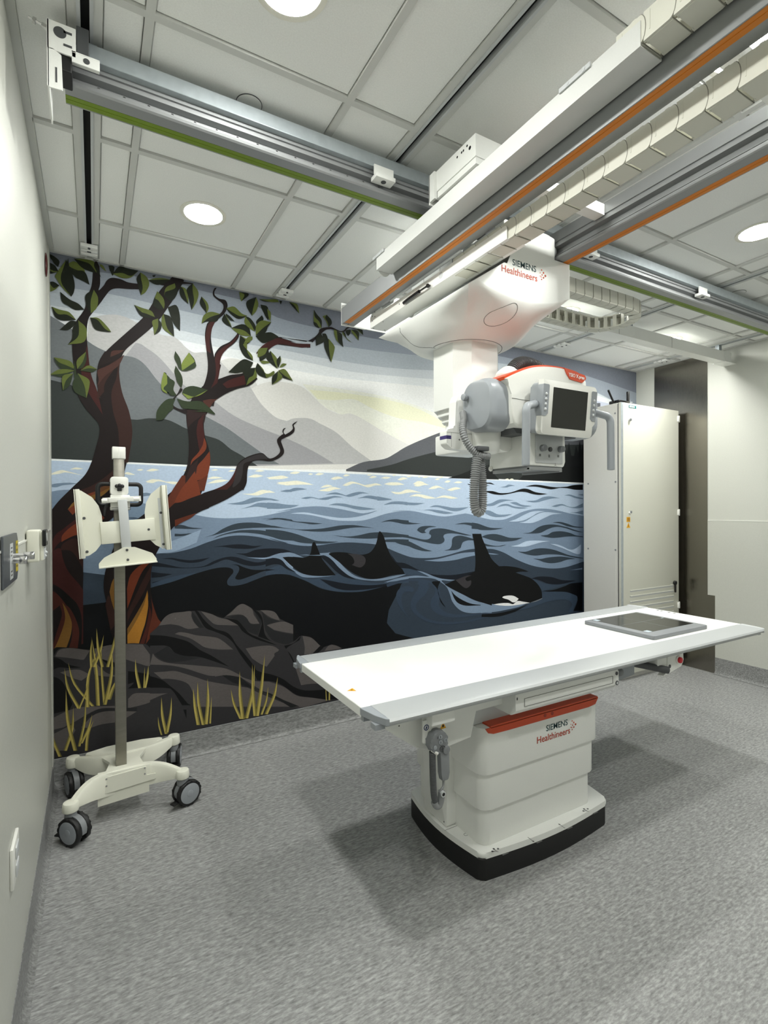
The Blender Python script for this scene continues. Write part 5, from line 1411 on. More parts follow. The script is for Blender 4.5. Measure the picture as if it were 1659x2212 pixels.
# bottom plate with three openings towards the near end
def plate_holes(x0, x1, y0, y1, z0, z1, holes):
    ys = sorted({y0, y1} | {h[0] for h in holes} | {h[1] for h in holes})
    for a, b in zip(ys, ys[1:]):
        h = [q for q in holes if q[0] <= a+1e-6 and q[1] >= b-1e-6]
        if h:
            g.box(x0, h[0][2], a, b, z0, z1); g.box(h[0][3], x1, a, b, z0, z1)
        else: g.box(x0, x1, a, b, z0, z1)
plate_holes(1.4705, 1.563, -1.868, -0.845, 2.420, 2.424, [(-1.835, -1.77, 1.487, 1.547), (-1.735, -1.68, 1.487, 1.547), (-1.645, -1.605, 1.487, 1.547)])
tray = g.out('chain_tray', m_white, tube, 20, label='white folded sheet metal tray for the energy chain')
g = G(); g.prism(fillet([(-0.958, 2.478), (-0.958, 2.545), (-1.075, 2.535), (-1.075, 2.478)], .006), 'x', 1.476, 1.480); g.box(1.46, 1.475, -1.62, -1.06, 2.484, 2.565, 0.004); g.out('tray_shield', m_lgrey, tray, 20)
g = G()
for yy, zz in ((-0.872, 2.452), (-0.872, 2.476), (-0.898, 2.466), (-0.898, 2.490), (-1.14, 2.446)): g.cyl((1.4700, yy, zz), (1.4706, yy, zz), 0.0035, n=10)
each(g, 'tray_hole', m_dgrey, tray, 0)
g = G(); g.cyl((1.4698, -1.475, 2.449), (1.4706, -1.475, 2.449), 0.014, n=20); g.out('round_label', m_lgrey, tray, 30)
g = G()
for yy, xx in ((-0.862, 1.482), (-0.866, 1.546), (-0.97, 1.478)): g.ball((xx, yy, 2.4195), 0.004, n=8)
each(g, 'tray_screw', m_chrome, tray, 40)
g = G(); g.tube([(1.462, -1.195, 2.430), (1.458, -1.24, 2.430), (1.455, -1.335, 2.4305)], 0.008, 10); g.tube([(1.455, -1.335, 2.4305), (1.457, -1.385, 2.432)], 0.004, 8); g.ball((1.459, -1.395, 2.433), 0.009)
g.cyl((1.459, -1.395, 2.433), (1.472, -1.395, 2.436), 0.005, n=10)
g.out('lock_lever', m_blackg, tray, 40, label='black hand lever on the tray')
# print and lines on the cover
logo_y = FY0 - 0.0006
text('logo_print', 'SIEMENS', 0.0345, m_petrol, cover, (1.6135, logo_y, 2.4125), (1, 0, 0), (0, 0, 1), 0.0002)
text('logo_print', 'Healthineers', 0.0375, m_redp, cover, (1.556, logo_y, 2.3765), (1, 0, 0), (0, 0, 1), 0.0003)
def dots(parent, ox, oy, oz, s, xd=(1, 0, 0), zd=(0, 0, 1)):
    g1, g2 = G(), G()
    X = Vector(xd); Z = Vector(zd); nrm = X.cross(Z)
    for i, (a, b, r) in enumerate(((0, 1.0, .12), (.45, .62, .16), (.9, .2, .2), (.45, -.22, .16), (0, -.6, .12), (-.35, .45, .09), (.12, .2, .13), (-.35, -.1, .09), (-.1, -.2, .1))):
        c = Vector((ox, oy, oz)) + X*a*s + Z*b*s
        (g1 if i in (2, 3, 4, 6) else g2).cyl(c - nrm*0.0001, c + nrm*0.0004, r*s, n=10)
    g1.out('logo_dots', m_redp, parent, 0); g2.out('logo_dots', m_orange, parent, 0)
dots(cover, 1.772, logo_y, 2.405, 0.0235)
from mathutils.bvhtree import BVHTree
def bvh(o):
    off = wpos(o)
    return BVHTree.FromPolygons([v.co + off for v in o.data.vertices], [p.vertices[:] for p in o.data.polygons])
BV = bvh(cover)
def hug(pts, d=(0, 0, 1), start=1.9, lift=0.0012):
    out = []
    for x, y in pts:
        h = BV.ray_cast(Vector((x, y, start)), Vector(d))
        if h[0] is not None: out.append(h[0] - Vector((0, 0, lift)))
    return out
g = G()
cpt = [(1.602 + 0.055*math.cos(2*math.pi*k/48) + 0.0105*math.sin(2*math.pi*k/48), -1.692 - 0.034*math.cos(2*math.pi*k/48) + 0.0325*math.sin(2*math.pi*k/48)) for k in range(49)]
g.tube(hug(cpt, lift=0.0), 0.0012, 6); g.out('cover_disc_line', m_skin, cover, 0)
g = G(); g.tube(hug(spline([(1.400, -1.259), (1.414, -1.253), (1.455, -1.274), (1.489, -1.352), (1.512, -1.375)], 10), lift=0.0), 0.0012, 6)
g.tube(hug([(CX + 0.150*math.cos(a)*1.06, CY + 0.150*math.sin(a)*1.06) for a in [math.radians(170 + k*200/40) for k in range(41)]], lift=0.0), 0.0013, 6)
g.out('cover_seam', m_dgrey, cover, 0)
# telescopic column
def octp(h, c, cx_=CX, cy_=CY):
    return [(cx_-h+c, cy_-h), (cx_+h-c, cy_-h), (cx_+h, cy_-h+c), (cx_+h, cy_+h-c), (cx_+h-c, cy_+h), (cx_-h+c, cy_+h), (cx_-h, cy_+h-c), (cx_-h, cy_-h+c)]
for k, (h, c, z0, z1) in enumerate(((0.1265, 0.056, 1.903, 2.20), (0.112, 0.050, 1.878, 1.91), (0.096, 0.043, 1.853, 1.89), (0.081, 0.036, 1.79, 1.86))):
    g = G(); g.prism(octp(h, c), 'z', z0, z1, 0.002 if k == 0 else 0.0015, 1); g.out('column_stage', m_white, tube, 25)
g = G(); g.box(1.715, 1.727, CY-0.1268, CY-0.1264, 1.985, 2.035); g.out('blue_label', mat('blue_label', (86, 120, 176), 0.5), tube, 0)
# arm under the column
g = G(); g.prism(fillet([(1.480, 1.930), (1.467, 1.90), (1.461, 1.795), (1.419, 1.784), (1.419, 1.728), (1.445, 1.711), (1.60, 1.702), (1.80, 1.706), (1.80, 1.930)], [.01, .01, .012, .006, .012, .02, 0, .02, .02]), 'y', -1.580, -1.534, 0.005, 2); g.box(1.56, 1.76, -1.536, -1.30, 1.712, 1.80, .008); arm = g.out('arm_block', m_white, tube, 30)
g = G(); g.box(1.4184, 1.4192, -1.579, -1.5345, 1.748, 1.762); g.box(1.4184, 1.4405, -1.5806, -1.5798, 1.748, 1.762); g.out('purple_label', mat('purple_label', (62, 52, 110), 0.5), arm, 0)
g = G(); g.box(1.42, 1.56, -1.5807, -1.580, 1.7745, 1.7752); g.box(1.4415, 1.4421, -1.5807, -1.580, 1.716, 1.775); g.cyl((1.482, -1.5808, 1.748), (1.482, -1.580, 1.748), 0.0035, n=10); g.out('arm_seam', m_skin, arm, 0)
g = G(); g.cyl((1.655, -1.53, 1.762), (1.655, -1.66, 1.762), 0.062, n=32, bev=0.006); g.cyl((1.572, -1.640, 1.690), (1.572, -1.640, 1.800), 0.050, 0.060, n=32, bev=0.012); g.out('pivot_housing', m_white, tube, 40)

# --- tube housing
TY0, TY1 = -1.775, -1.600
def tube_sec(t, x):
    """rounded section in (y,z); t scales"""
    return [(x, y, z) for y, z in fillet([(TY0+0.1*(1-t), 1.768+0.1*(1-t)), (TY1-0.1*(1-t), 1.768+0.1*(1-t)), (TY1-0.1*(1-t), 1.968-0.1*(1-t)), (TY0+0.1*(1-t), 1.968-0.1*(1-t))], 0.058, 6)]
g = G(); g.loft([tube_sec(0.80, 1.4755), tube_sec(0.90, 1.4785), tube_sec(0.965, 1.488), tube_sec(1.0, 1.510), tube_sec(1.0, 1.576)]); g.out('end_cap', m_grey, tube, 28, label='grey rounded end cap of the tube housing')
g = G(); g.loft([tube_sec(1.0, 1.96), tube_sec(1.0, 2.055), tube_sec(0.965, 2.075), tube_sec(0.90, 2.085), tube_sec(0.80, 2.088)]); g.out('end_cap', m_grey, tube, 28, label='grey rounded end cap of the tube housing')
# white middle shell with arched top
arch = spline([(1.535, 1.955), (1.60, 1.986), (1.67, 2.012), (1.75, 2.026), (1.84, 2.030), (1.92, 2.024), (1.965, 2.012)], 6)
shell = [(p.x, p.y) for p in arch] + [(1.982, 1.995), (1.986, 1.93), (1.986, 1.84), (1.975, 1.798), (1.95, 1.780)] + [(1.60, 1.780), (1.577, 1.792), (1.565, 1.83), (1.563, 1.90), (1.556, 1.935)]
g = G(); g.prism(shell, 'y', -1.792, -1.595, 0.022, 4); shl = g.out('tube_shell', m_white2, tube, 40)
g = G(); g.tube([(1.5645, -1.7925, 1.884), (1.66, -1.7927, 1.882), (1.76, -1.7927, 1.889)], 0.0009, 6); g.out('shell_seam', m_skin, shl, 0)
g = G(); g.prism([(1.60, 1.782), (1.97, 1.782), (1.95, 1.760), (1.62, 1.760)], 'y', -1.76, -1.60); g.out('underside', m_dgrey, tube, 20)
# orange arch strip with its name plate
up = [(p.x, p.y) for p in arch]
def offs(pts, d):
    o = []
    for i, p in enumerate(pts):
        a = Vector(pts[max(0, i-1)]); b = Vector(pts[min(len(pts)-1, i+1)]); t_ = (b-a).normalized(); o.append((p[0]-t_.y*d, p[1]+t_.x*d))
    return o
g = G(); g.prism(offs(up, 0.008) + offs(up, -0.004)[::-1], 'y', -1.785, -1.585, 0.004, 2)
g.prism(fillet([(1.845, 2.034), (1.968, 2.018), (1.975, 2.004), (1.950, 1.985), (1.878, 1.992), (1.858, 2.012)], [0, .006, .004, .004, .004, .01]), 'y', -1.7955, -1.78)
ob = g.out('orange_band', m_orange, tube, 30, label='orange arched band with white lettering')
text('name_print', 'YSIO X.pree', 0.0205, m_white, ob, (1.870, -1.7962, 2.0035), (1, 0, -0.045), (0.0, 0, 1), 0.0003, squash=0.88)
# cap and hoses on top / at the rear
g = G(); g.cyl((1.665, -1.64, 1.985), (1.712, -1.64, 2.032), 0.052, 0.044, n=28, bev=0.018); g.out('cable_outlet', m_white, tube, 60)
g = G(); g.tube(spline([(1.700, -1.64, 2.020), (1.725, -1.635, 2.058), (1.775, -1.625, 2.086), (1.835, -1.62, 2.090), (1.895, -1.62, 2.076), (1.945, -1.625, 2.045), (1.98, -1.63, 2.00)], 10), 0.024, 16, 0.0078, 0.006); g.out('corrugated_hose', m_hosed, tube, 60, label='dark corrugated hose arched over the tube')
g = G(); g.tube(spline([(1.462, -1.63, 1.845), (1.445, -1.655, 1.815), (1.424, -1.675, 1.775), (1.424, -1.69, 1.732), (1.452, -1.695, 1.694), (1.490, -1.70, 1.674), (1.53, -1.70, 1.672)], 10), 0.0125, 14, 0.0085, 0.0035); g.out('corrugated_hose', m_hose, tube, 60, label='thin grey corrugated hose beside the end cap')
g = G(); g.tube(spline([(1.475, -1.70, 1.668), (1.466, -1.70, 1.620), (1.459, -1.70, 1.560), (1.457, -1.70, 1.505), (1.463, -1.70, 1.468), (1.479, -1.70, 1.455), (1.495, -1.70, 1.470), (1.503, -1.695, 1.515), (1.506, -1.69, 1.570), (1.508, -1.68, 1.64), (1.51, -1.67, 1.70)], 10), 0.0165, 16, 0.0082, 0.004); g.out('corrugated_hose', m_hose, tube, 60, label='grey corrugated hose hanging in a long loop')
g = G(); g.box(1.462, 1.518, -1.72, -1.69, 1.690, 1.708, 0.004); g.out('hose_clip', m_hosed, tube, 30)
g = G(); g.cyl((1.452, -1.64, 1.905), (1.47, -1.64, 1.905), 0.014, n=14, bev=.004); g.out('cap_knob', m_grey, tube, 40)

# --- collimator
g = G(); g.prism(fillet([(1.682, 1.638), (1.876, 1.638), (1.886, 1.660), (1.886, 1.768), (1.688, 1.768)], .005), 'y', -1.762, -1.53, 0.004, 2)
g.prism([(1.69, 1.766), (1.885, 1.766), (1.84, 1.79), (1.72, 1.79)], 'y', -1.75, -1.55)
coll = g.out('collimator', m_white, tube, 30)
g = G(); g.box(1.715, 1.868, -1.7665, -1.762, 1.650, 1.762, 0.003); g.out('front_panel', m_lgrey, coll, 30)
kn = [(1.748, .0125), (1.792, .0085), (1.850, .0125)]
g = G(); g.cyl((1.748, -1.766, 1.709), (1.748, -1.786, 1.709), .0135, .0125, n=24, bev=.002); k0 = g.out('knob', m_mgrey, coll, 40)
dup(k0, coll, (0.102, 0, 0))
g = G(); g.cyl((1.793, -1.766, 1.706), (1.793, -1.772, 1.706), .0095, n=24, bev=.001); g.out('light_button', m_dgrey, coll, 40)
g = G()
for x in (1.733, 1.836): g.box(x, x+.003, -1.7672, -1.7665, 1.676, 1.686); g.box(x+.006, x+.009, -1.7672, -1.7665, 1.676, 1.686); g.box(x+.003, x+.006, -1.7672, -1.7665, 1.680, 1.682)
for k in range(3): g.box(1.784, 1.793, -1.7672, -1.7665, 1.674+.004*k, 1.6765+.004*k)
g.box(1.8235, 1.8245, -1.7672, -1.7665, 1.642, 1.652); g.box(1.818, 1.830, -1.7672, -1.7665, 1.642, 1.643)
g.out('panel_print', m_ink, coll, 0, kind='stuff')
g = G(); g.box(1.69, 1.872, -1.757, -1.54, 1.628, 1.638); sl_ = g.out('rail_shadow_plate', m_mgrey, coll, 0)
g = G(); g.box(1.685, 1.868, -1.762, -1.748, 1.622, 1.634, .001); g.box(1.685, 1.70, -1.76, -1.55, 1.618, 1.630); g.box(1.855, 1.870, -1.76, -1.55, 1.618, 1.630); g.out('accessory_rail', m_alu, coll, 20)
g = G(); g.ball((1.678, -1.545, 1.640), 0.010, 1, 1, 1.2, 12); g.out('side_lamp', m_white2, coll, 60)

# --- touch screen with two grab handles (tilted a little downwards)
piv = Vector((1.775, -1.870, 1.846))
TM = Matrix.Translation(piv) @ Matrix.Rotation(math.radians(5.5), 4, 'X') @ Matrix.Translation(-piv)
def rp(x0, x1, z0, z1, r): return fillet([(x0, z0), (x1, z0), (x1, z1), (x0, z1)], r, 5)
g = G(); g.prism(fillet([(1.634, 1.746), (1.915, 1.746), (1.916, 1.79), (1.928, 1.803), (1.928, 1.945), (1.634, 1.945), (1.634, 1.944), (1.634, 1.80)], [.018, .018, .004, .004, .02, .02, 0, 0], 5), 'y', -1.876, -1.850, 0.004, 2).xf(TM); scr = g.out('screen_frame', m_white2, tube, 35, label='white screen frame with grey button strips')
g = G(); g.prism(rp(1.640, 1.920, 1.752, 1.940, .018), 'y', -1.852, -1.806, 0.008, 2).xf(TM); g.out('screen_back', m_grey, scr, 35)
g = G(); g.prism(rp(1.686, 1.876, 1.773, 1.921, .002), 'y', -1.8768, -1.872).xf(TM); g.out('display', m_screen, scr, 0, label='dark display')
for sx, name in ((0, 'l'), (1, 'r')):
    X = (lambda v: v) if not sx else (lambda v: 3.562 - v)
    g = G(); g.prism(fillet([(X(1.633), 1.812), (X(1.633), 1.928), (X(1.664), 1.928), (X(1.664), 1.822), (X(1.652), 1.812)], [.002, .002, .006, .006, .006]), 'y', -1.8775, -1.848).xf(TM); g.out('button_strip', m_grey, scr, 30)
    g = G(); g.ball((X(1.649), -1.8775, 1.836), .0062, 1, .7, 1, 12); g.xf(TM); b0 = g.out('button', m_lgrey, scr, 60)
    for k in range(1, 4): dup(b0, scr, (0, -0.0018*k, 0.0185*k))
    # grab handle: out to the side, then straight down
    hx = (lambda v: v) if not sx else (lambda v: 3.566 - v)
    pth = spline([(hx(1.640), -1.842, 1.862), (hx(1.612), -1.855, 1.853), (hx(1.585), -1.866, 1.846), (hx(1.562), -1.874, 1.839), (hx(1.551), -1.878, 1.822), (hx(1.5495), -1.879, 1.795), (hx(1.5485), -1.879, 1.72), (hx(1.5475), -1.879, 1.64), (hx(1.5475), -1.879, 1.622)], 8)
    g = G(); g.tube(pth, lambda t_: 0.0145 if t_ < .97 else 0.0145*math.sqrt(max(.05, 1-((t_-.97)/.03)**2)), 16); g.out('grab_handle', m_grey, tube, 50, label='grey grab handle beside the screen')
text('logo_print', 'SIEMENS', 0.0105, m_ink, scr, (1.782, -1.8776-0.0008, 1.932), (1, 0, 0), (0, 0, 1), 0.0)
text('logo_print', 'Healthineers', 0.0115, m_redp, scr, (1.764, -1.8776-0.0005, 1.9245), (1, 0, 0), (0, 0, 1), 0.0)

# ------------------------------------------------------------------ patient table
tb = thing('examination_table', 'white x-ray table with silver side rails on a telescopic column', 'table', (1.885, -1.41, 0))
TCX, TCY = 1.876, -1.41
def bowed_rect(x0, x1, y0, y1, bx, by, r, n=12):
    p = []
    for k in range(n): t = k/n; p.append((x0+(x1-x0)*t, y0-by*math.sin(math.pi*t)))
    for k in range(n): t = k/n; p.append((x1+bx*math.sin(math.pi*t), y0+(y1-y0)*t))
    for k in range(n): t = k/n; p.append((x1-(x1-x0)*t, y1+by*math.sin(math.pi*t)))
    for k in range(n): t = k/n; p.append((x0-bx*math.sin(math.pi*t), y1-(y1-y0)*t))
    rr = [0.03 if i % n == 0 else 0 for i in range(4*n)]
    return fillet(p, rr, 5)
BP = bowed_rect(1.512, 2.266, -1.670, -1.150, 0.036, 0.030, 0.03)
g = G(); g.prism(BP, 'z', 0.0, 0.088, 0.004, 1); g.out('base_skirt', m_black, tb, 30)
g = G(); g.prism([(TCX+(x-TCX)*1.005+.002, TCY+(y-TCY)*1.008) for x, y in BP], 'z', 0.088, 0.113, 0.009, 3); bpl = g.out('base_plate', m_white, tb, 35)
g = G(); g.box(1.475, 1.545, -1.4805, -1.4790, 0.1131, 0.1136)
for x, y in ((1.515, -1.40), (1.535, -1.545)): g.ring((x, y, 0.1130), (0, 0, 1), 0.007, 0.0085, 0.0005, 20)
g.out('plate_lines', m_skin, bpl, 0, kind='stuff')
# foot symbols on the base plate
g = G()
def sym(x, y, kind):
    z0, z1 = 0.1131, 0.1136
    g.box(x+0.004, x+0.034, y-0.030, y-0.024, z0, z1)
    if kind == 0:
        for a in (0.6, 1.6, 2.6):
            g.prism([(x+.018*math.cos(a)-.0018, y+.018*math.sin(a)), (x-.018*math.cos(a)*0.4, y-.018*math.sin(a)*.4), (x+.018*math.cos(a)+.0018, y+.018*math.sin(a)+.003)], 'z', z0, z1)
            g.cyl((x+.018*math.cos(a), y+.018*math.sin(a), z0), (x+.018*math.cos(a), y+.018*math.sin(a), z1), .0045, n=8)
    else:
        g.prism([(x-.001, y-.018), (x+.001, y-.018), (x+.001, y+.018), (x-.001, y+.018)], 'z', z0, z1)
        e = y+.018 if kind == 1 else y-.018; s = -1 if kind == 1 else 1
        g.prism([(x-.005, e+s*.008), (x+.005, e+s*.008), (x, e)], 'z', z0, z1)
sym(1.575, -1.690, 0); sym(1.745, -1.705, 2); sym(1.925, -1.705, 1); sym(2.110, -1.688, 0)
g.out('foot_symbols', m_ink, bpl, 0, label='printed grey foot symbols', kind='stuff')
# telescopic sleeves
def sleeve(d, z0, z1):
    g = G(); g.prism(rrect(1.540-d, 2.190+d, -1.648-d, -1.172+d, 0.042, 6), 'z', z0, z1, 0.004, 2); return g.out('column_sleeve', m_white, tb, 35)
sleeve(0.0, 0.113, 0.275); sleeve(0.012, 0.262, 0.425)
top_sl = sleeve(0.024, 0.412, 0.600)
g = G()
yf = -1.648-0.024-0.0012
g.prism(spline([(1.532, 0.597), (1.545, 0.578), (1.565, 0.572), (1.62, 0.5715), (1.80, 0.5705), (2.05, 0.5695), (2.172, 0.570)], 6) and [(1.534, 0.600), (1.548, 0.581), (1.575, 0.573), (1.65, 0.571), (2.14, 0.569), (2.185, 0.574), (2.205, 0.601)], 'y', yf, yf+0.004)
g.box(1.56, 2.20, yf, -1.60, 0.598, 0.607)
ob2 = g.out('orange_band', m_orange, tb, 20, label='orange band around the top of the column')
g = G()
for x in (1.862, 1.905): g.cyl((x, yf-0.0008, 0.588), (x, yf+.001, 0.588), 0.008, n=20)
each(g, 'sensor_dot', mat('dark_orange', (150, 44, 10), 0.4), ob2, 0)
text('logo_print', 'SIEMENS', 0.036, m_petrol, top_sl, (1.868, yf+0.0002, 0.518), (1, 0, 0), (0, 0, 1), 0.0002)
text('logo_print', 'Healthineers', 0.040, m_redp, top_sl, (1.812, yf+0.0002, 0.478), (1, 0, 0), (0, 0, 1), 0.0003)
dots(top_sl, 2.030, yf+0.0002, 0.505, 0.024)
# upper body and under-table tray
g = G(); g.prism(rrect(1.43, 2.23, -1.625, -1.195, 0.03, 4), 'z', 0.602, 0.735, 0.003, 1); g.out('lift_head', m_lgrey, tb, 30)
g = G(); g.prism([(1.02, 0.764), (1.035, 0.735), (1.10, 0.685), (1.20, 0.612), (1.30, 0.585), (1.44, 0.600), (1.46, 0.70), (2.6, 0.715), (3.30, 0.735), (3.34, 0.764)], 'y', -1.700, -1.12, 0.004, 1); g.out('underframe', m_white, tb, 20)
g = G(); g.prism(fillet([(-1.47, 0.113), (-1.30, 0.113), (-1.28, 0.62), (-1.48, 0.62)], .01), 'x', 1.492, 1.545, 0.006, 2); sp = g.out('cable_cover', m_white, tb, 30)
g = G(); g.box(1.5465-.054, 1.5475-.054, -1.463, -1.462, 0.12, 0.60)
for z in (0.13, 0.36): g.cyl((1.491, -1.452, z), (1.4925, -1.452, z), .003, n=8)
each(g, 'cover_screw', m_ink, sp, 0)
# tabletop
g = G(); g.box(0.978, 3.425, -1.6885, -1.1185, 0.766, 0.800, 0.002, 1); top = g.out('table_top', m_white, tb, 30)
def rail_profile(s):
    p = [(-1.6885, 0.8015), (-1.796, 0.8015), (-1.812, 0.7975), (-1.818, 0.790), (-1.816, 0.783), (-1.809, 0.779), (-1.800, 0.778), (-1.800, 0.769), (-1.792, 0.767), (-1.6885, 0.767)]
    return p if s > 0 else [(-2.807-y, z) for y, z in p]
for s in (1, -1):
    g = G(); g.prism(rail_profile(s), 'x', 1.012, 3.395); g.out('side_rail', m_alup, tb, 35, label='satin silver side rail of the table top')
def mir(s, y): return y if s > 0 else -2.807-y
for s in (1, -1):
    for e, x0 in ((-1, 0.972), (1, 3.395)):
        poly = [(x0 if e < 0 else x0+.036, -1.690), (x0 if e < 0 else x0+.036, -1.70), (x0+.012 if e < 0 else x0+.026, -1.77), (x0+.030 if e < 0 else x0+.014, -1.812), (x0+.040 if e < 0 else x0, -1.819), (x0+.040 if e < 0 else x0, -1.690)]
        g = G(); g.prism([(x, mir(s, y)) for x, y in poly], 'z', 0.778, 0.8018, .0015, 1)
        for a, b in ((-1.708, -1.690), (-1.790, -1.758)):
            ya, yb = sorted((mir(s, a), mir(s, b))); g.box(x0+.004 if e < 0 else x0, x0+.040 if e < 0 else x0+.03, ya, yb, 0.760, 0.778)
        g.out('corner_cap', m_grey if e < 0 else m_lgrey, tb, 25)
g = G(); g.prism([(1.0045, -1.520), (1.0345, -1.503), (1.0345, -1.537)], 'z', 0.8001, 0.8005); wt = g.out('warning_sticker', m_yellow, tb, 0)
g = G(); g.box(1.02, 1.028, -1.522, -1.518, 0.8005, 0.8008); g.out('sticker_print', m_black, wt, 0)
g = G()
for y in (-1.21, -1.235, -1.285, -1.32): g.box(3.385, 3.405, y-.006, y+.006, 0.8001, 0.8004)
g.out('top_marks', m_ink, tb, 0, kind='stuff')
# long drawer housing under the front rail
g = G(); g.prism(fillet([(-1.775, 0.766), (-1.775, 0.692), (-1.750, 0.670), (-1.62, 0.670), (-1.62, 0.766)], [.002, .01, .01, 0, 0]), 'x', 1.595, 2.205, 0.003, 1); dr = g.out('tray_housing', m_white, tb, 25, label='long white cassette tray housing under the front edge')
g = G(); g.box(1.640, 2.168, -1.7770, -1.7745, 0.7025, 0.7035); g.box(1.640, 2.168, -1.7770, -1.7745, 0.7335, 0.7345); g.box(1.640, 1.641, -1.7770, -1.7745, 0.7025, 0.7345); g.box(2.167, 2.168, -1.7770, -1.7745, 0.7025, 0.7345)
g.out('panel_groove', m_skin, dr, 0)
g = G(); g.box(2.180, 2.208, -1.7765, -1.66, 0.690, 0.752, .002); dc = g.out('end_piece', m_white, dr, 20)
g = G(); g.cyl((2.194, -1.7768, 0.700), (2.194, -1.7790, 0.700), .010, n=16); g.cyl((2.192, -1.7768, 0.742), (2.192, -1.7790, 0.742), .008, n=16); g.box(1.6, 1.606, -1.7755, -1.7745, 0.735, 0.745); each(g, 'end_screw', m_dgrey, dc, 20)
g = G(); g.cyl((2.194, -1.7788, 0.700), (2.194, -1.7797, 0.700), .006, n=14); g.out('end_screw_head', m_lgrey, dc, 20)
g = G(); g.prism([(2.206, 0.752), (2.206, 0.684), (2.365, 0.700), (2.365, 0.752)], 'y', -1.745, -1.60, .002, 1); gb = g.out('grey_bracket', m_grey, tb, 20)
g = G(); g.ball((2.244, -1.755, 0.733), .019, 1, .9, 1, 18); g.out('round_knob', m_mgrey, gb, 60)
g = G(); g.cyl((2.365, -1.66, 0.745), (2.575, -1.775, 0.694), .017, n=20); g.out('bucky_handle', m_dgrey, tb, 50, label='dark grey cylindrical handle')
g = G(); g.prism(fillet([(2.590, 0.766), (2.720, 0.766), (2.722, 0.715), (2.700, 0.690), (2.575, 0.668), (2.545, 0.660), (2.590, 0.690)], [.004, .02, .012, .01, .002, .002, .002]), 'y', -1.765, -1.735, .003, 2)
g.box(2.520, 2.592, -1.76, -1.66, 0.700, 0.764, .003); st = g.out('stop_housing', m_white, tb, 25, label='white housing with the red stop button')
g = G(); g.cyl((2.672, -1.764, 0.728), (2.672, -1.773, 0.728), .0195, n=24, bev=.002); g.out('button_collar', m_white2, st, 40)
g = G(); g.cyl((2.672, -1.770, 0.728), (2.672, -1.784, 0.728), .0145, n=24, bev=.003); g.out('stop_button', m_red, st, 40)
g = G(); g.cyl((2.606, -1.765, 0.705), (2.606, -1.7665, 0.705), .009, n=14); g.cyl((2.535, -1.76, 0.712), (2.535, -1.7615, 0.712), .006, n=14); each(g, 'housing_screw', m_dgrey, st, 0)
# holder plate for the hand control
g = G(); g.box(1.186, 1.278, -1.752, -1.742, 0.655, 0.735, .002); g.box(1.200, 1.300, -1.785, -1.72, 0.722, 0.766, .004); g.prism([(1.262, 0.735), (1.300, 0.735), (1.278, 0.715), (1.262, 0.715)], 'y', -1.752, -1.742); hp = g.out('holder_plate', m_white, tb, 20)
g = G(); g.ring((1.198, -1.7522, 0.7095), (0, -1, 0), .0075, .0105, .0006, 24); g.prism([(1.194, .705), (1.199, .7035), (1.202, .710), (1.200, .716), (1.197, .711)], 'y', -1.7527, -1.7520); g.out('blue_sticker', mat('sticker_blue', (38, 52, 104), .5), hp, 0)
g = G(); g.prism([(1.256, .690), (1.283, .690), (1.2695, .714)], 'y', -1.7526, -1.7520); ws = g.out('warning_sticker', m_yellow, hp, 0)
g = G(); g.prism([(1.2660, .696), (1.2730, .696), (1.2730, .702), (1.2695, .706), (1.2660, .702)], 'y', -1.7530, -1.7525); g.out('sticker_print', m_black, ws, 0)
g = G()
for x, z in ((1.117, .729), (1.122, .722), (1.119, .713)): g.cyl((x, -1.7005, z), (x, -1.6995, z), .003, n=8)
each(g, 'frame_screw', m_ink, tb, 0)

# hand control hanging on the table
hc = thing('hand_control', 'grey round-headed hand control hanging under the table front edge', 'hand control', (1.24, -1.765, 0.45))
g = G(); g.cyl((1.233, -1.752, 0.661), (1.233, -1.782, 0.661), .0405, .038, n=36, bev=.006)
g.cyl((1.262, -1.762, 0.630), (1.262, -1.786, 0.628), .016, .0145, n=24, bev=.003)
g.prism(fillet([(1.238, 0.632), (1.276, 0.640), (1.277, 0.545), (1.271, 0.522), (1.247, 0.521), (1.243, 0.545)], [.006, .006, .003, .003, .003, .003]), 'y', -1.780, -1.756, .004, 2)
hd = g.out('control_body', m_mgrey, hc, 40)
g = G()
for x, z in ((1.235, .680), (1.236, .661), (1.258, .664), (1.213, .648)): g.cyl((x, -1.782, z), (x, -1.7855, z), .0075, n=18, bev=.001)
each(g, 'control_key', m_grey, hd, 40)
g = G(); g.ring((1.245, -1.7825, 0.637), (0, -1, 0), .0085, .0115, .002, 24); g.box(1.2395, 1.2505, -1.7845, -1.7825, .6363, .6377); g.box(1.2443, 1.2457, -1.7845, -1.7825, .6315, .6425)
for x, z in ((1.222, .681), (1.235, .681), (1.236, .662), (1.258, .665)): g.box(x-.0012, x+.0012, -1.7862, -1.7855, z-.004, z+.004)
g.out('key_symbols', m_dgrey, hd, 0, kind='stuff')
g = G(); g.cyl((1.206, -1.772, .640), (1.226, -1.780, .622), .007, .0065, n=14, bev=.002); g.out('white_plug', m_white2, hc, 40)
g = G(); g.tube(spline([(1.212, -1.768, .628), (1.213, -1.768, .58), (1.215, -1.768, .52), (1.219, -1.768, .47), (1.228, -1.768, .440)], 10), .0105, 14, .0052, .0022); g.out('corrugated_hose', m_hosed, hc, 60)
g = G(); g.tube(spline([(1.219, -1.768, .452), (1.229, -1.768, .436), (1.240, -1.768, .437), (1.248, -1.769, .460), (1.249, -1.770, .482)], 10), lambda t_: .0125, 14); g.tube(spline([(1.258, -1.768, .523), (1.258, -1.769, .508), (1.255, -1.771, .497), (1.247, -1.772, .490), (1.240, -1.772, .480)], 6), .004, 8)
lp = g.out('hose_end', m_hose, hc, 50)
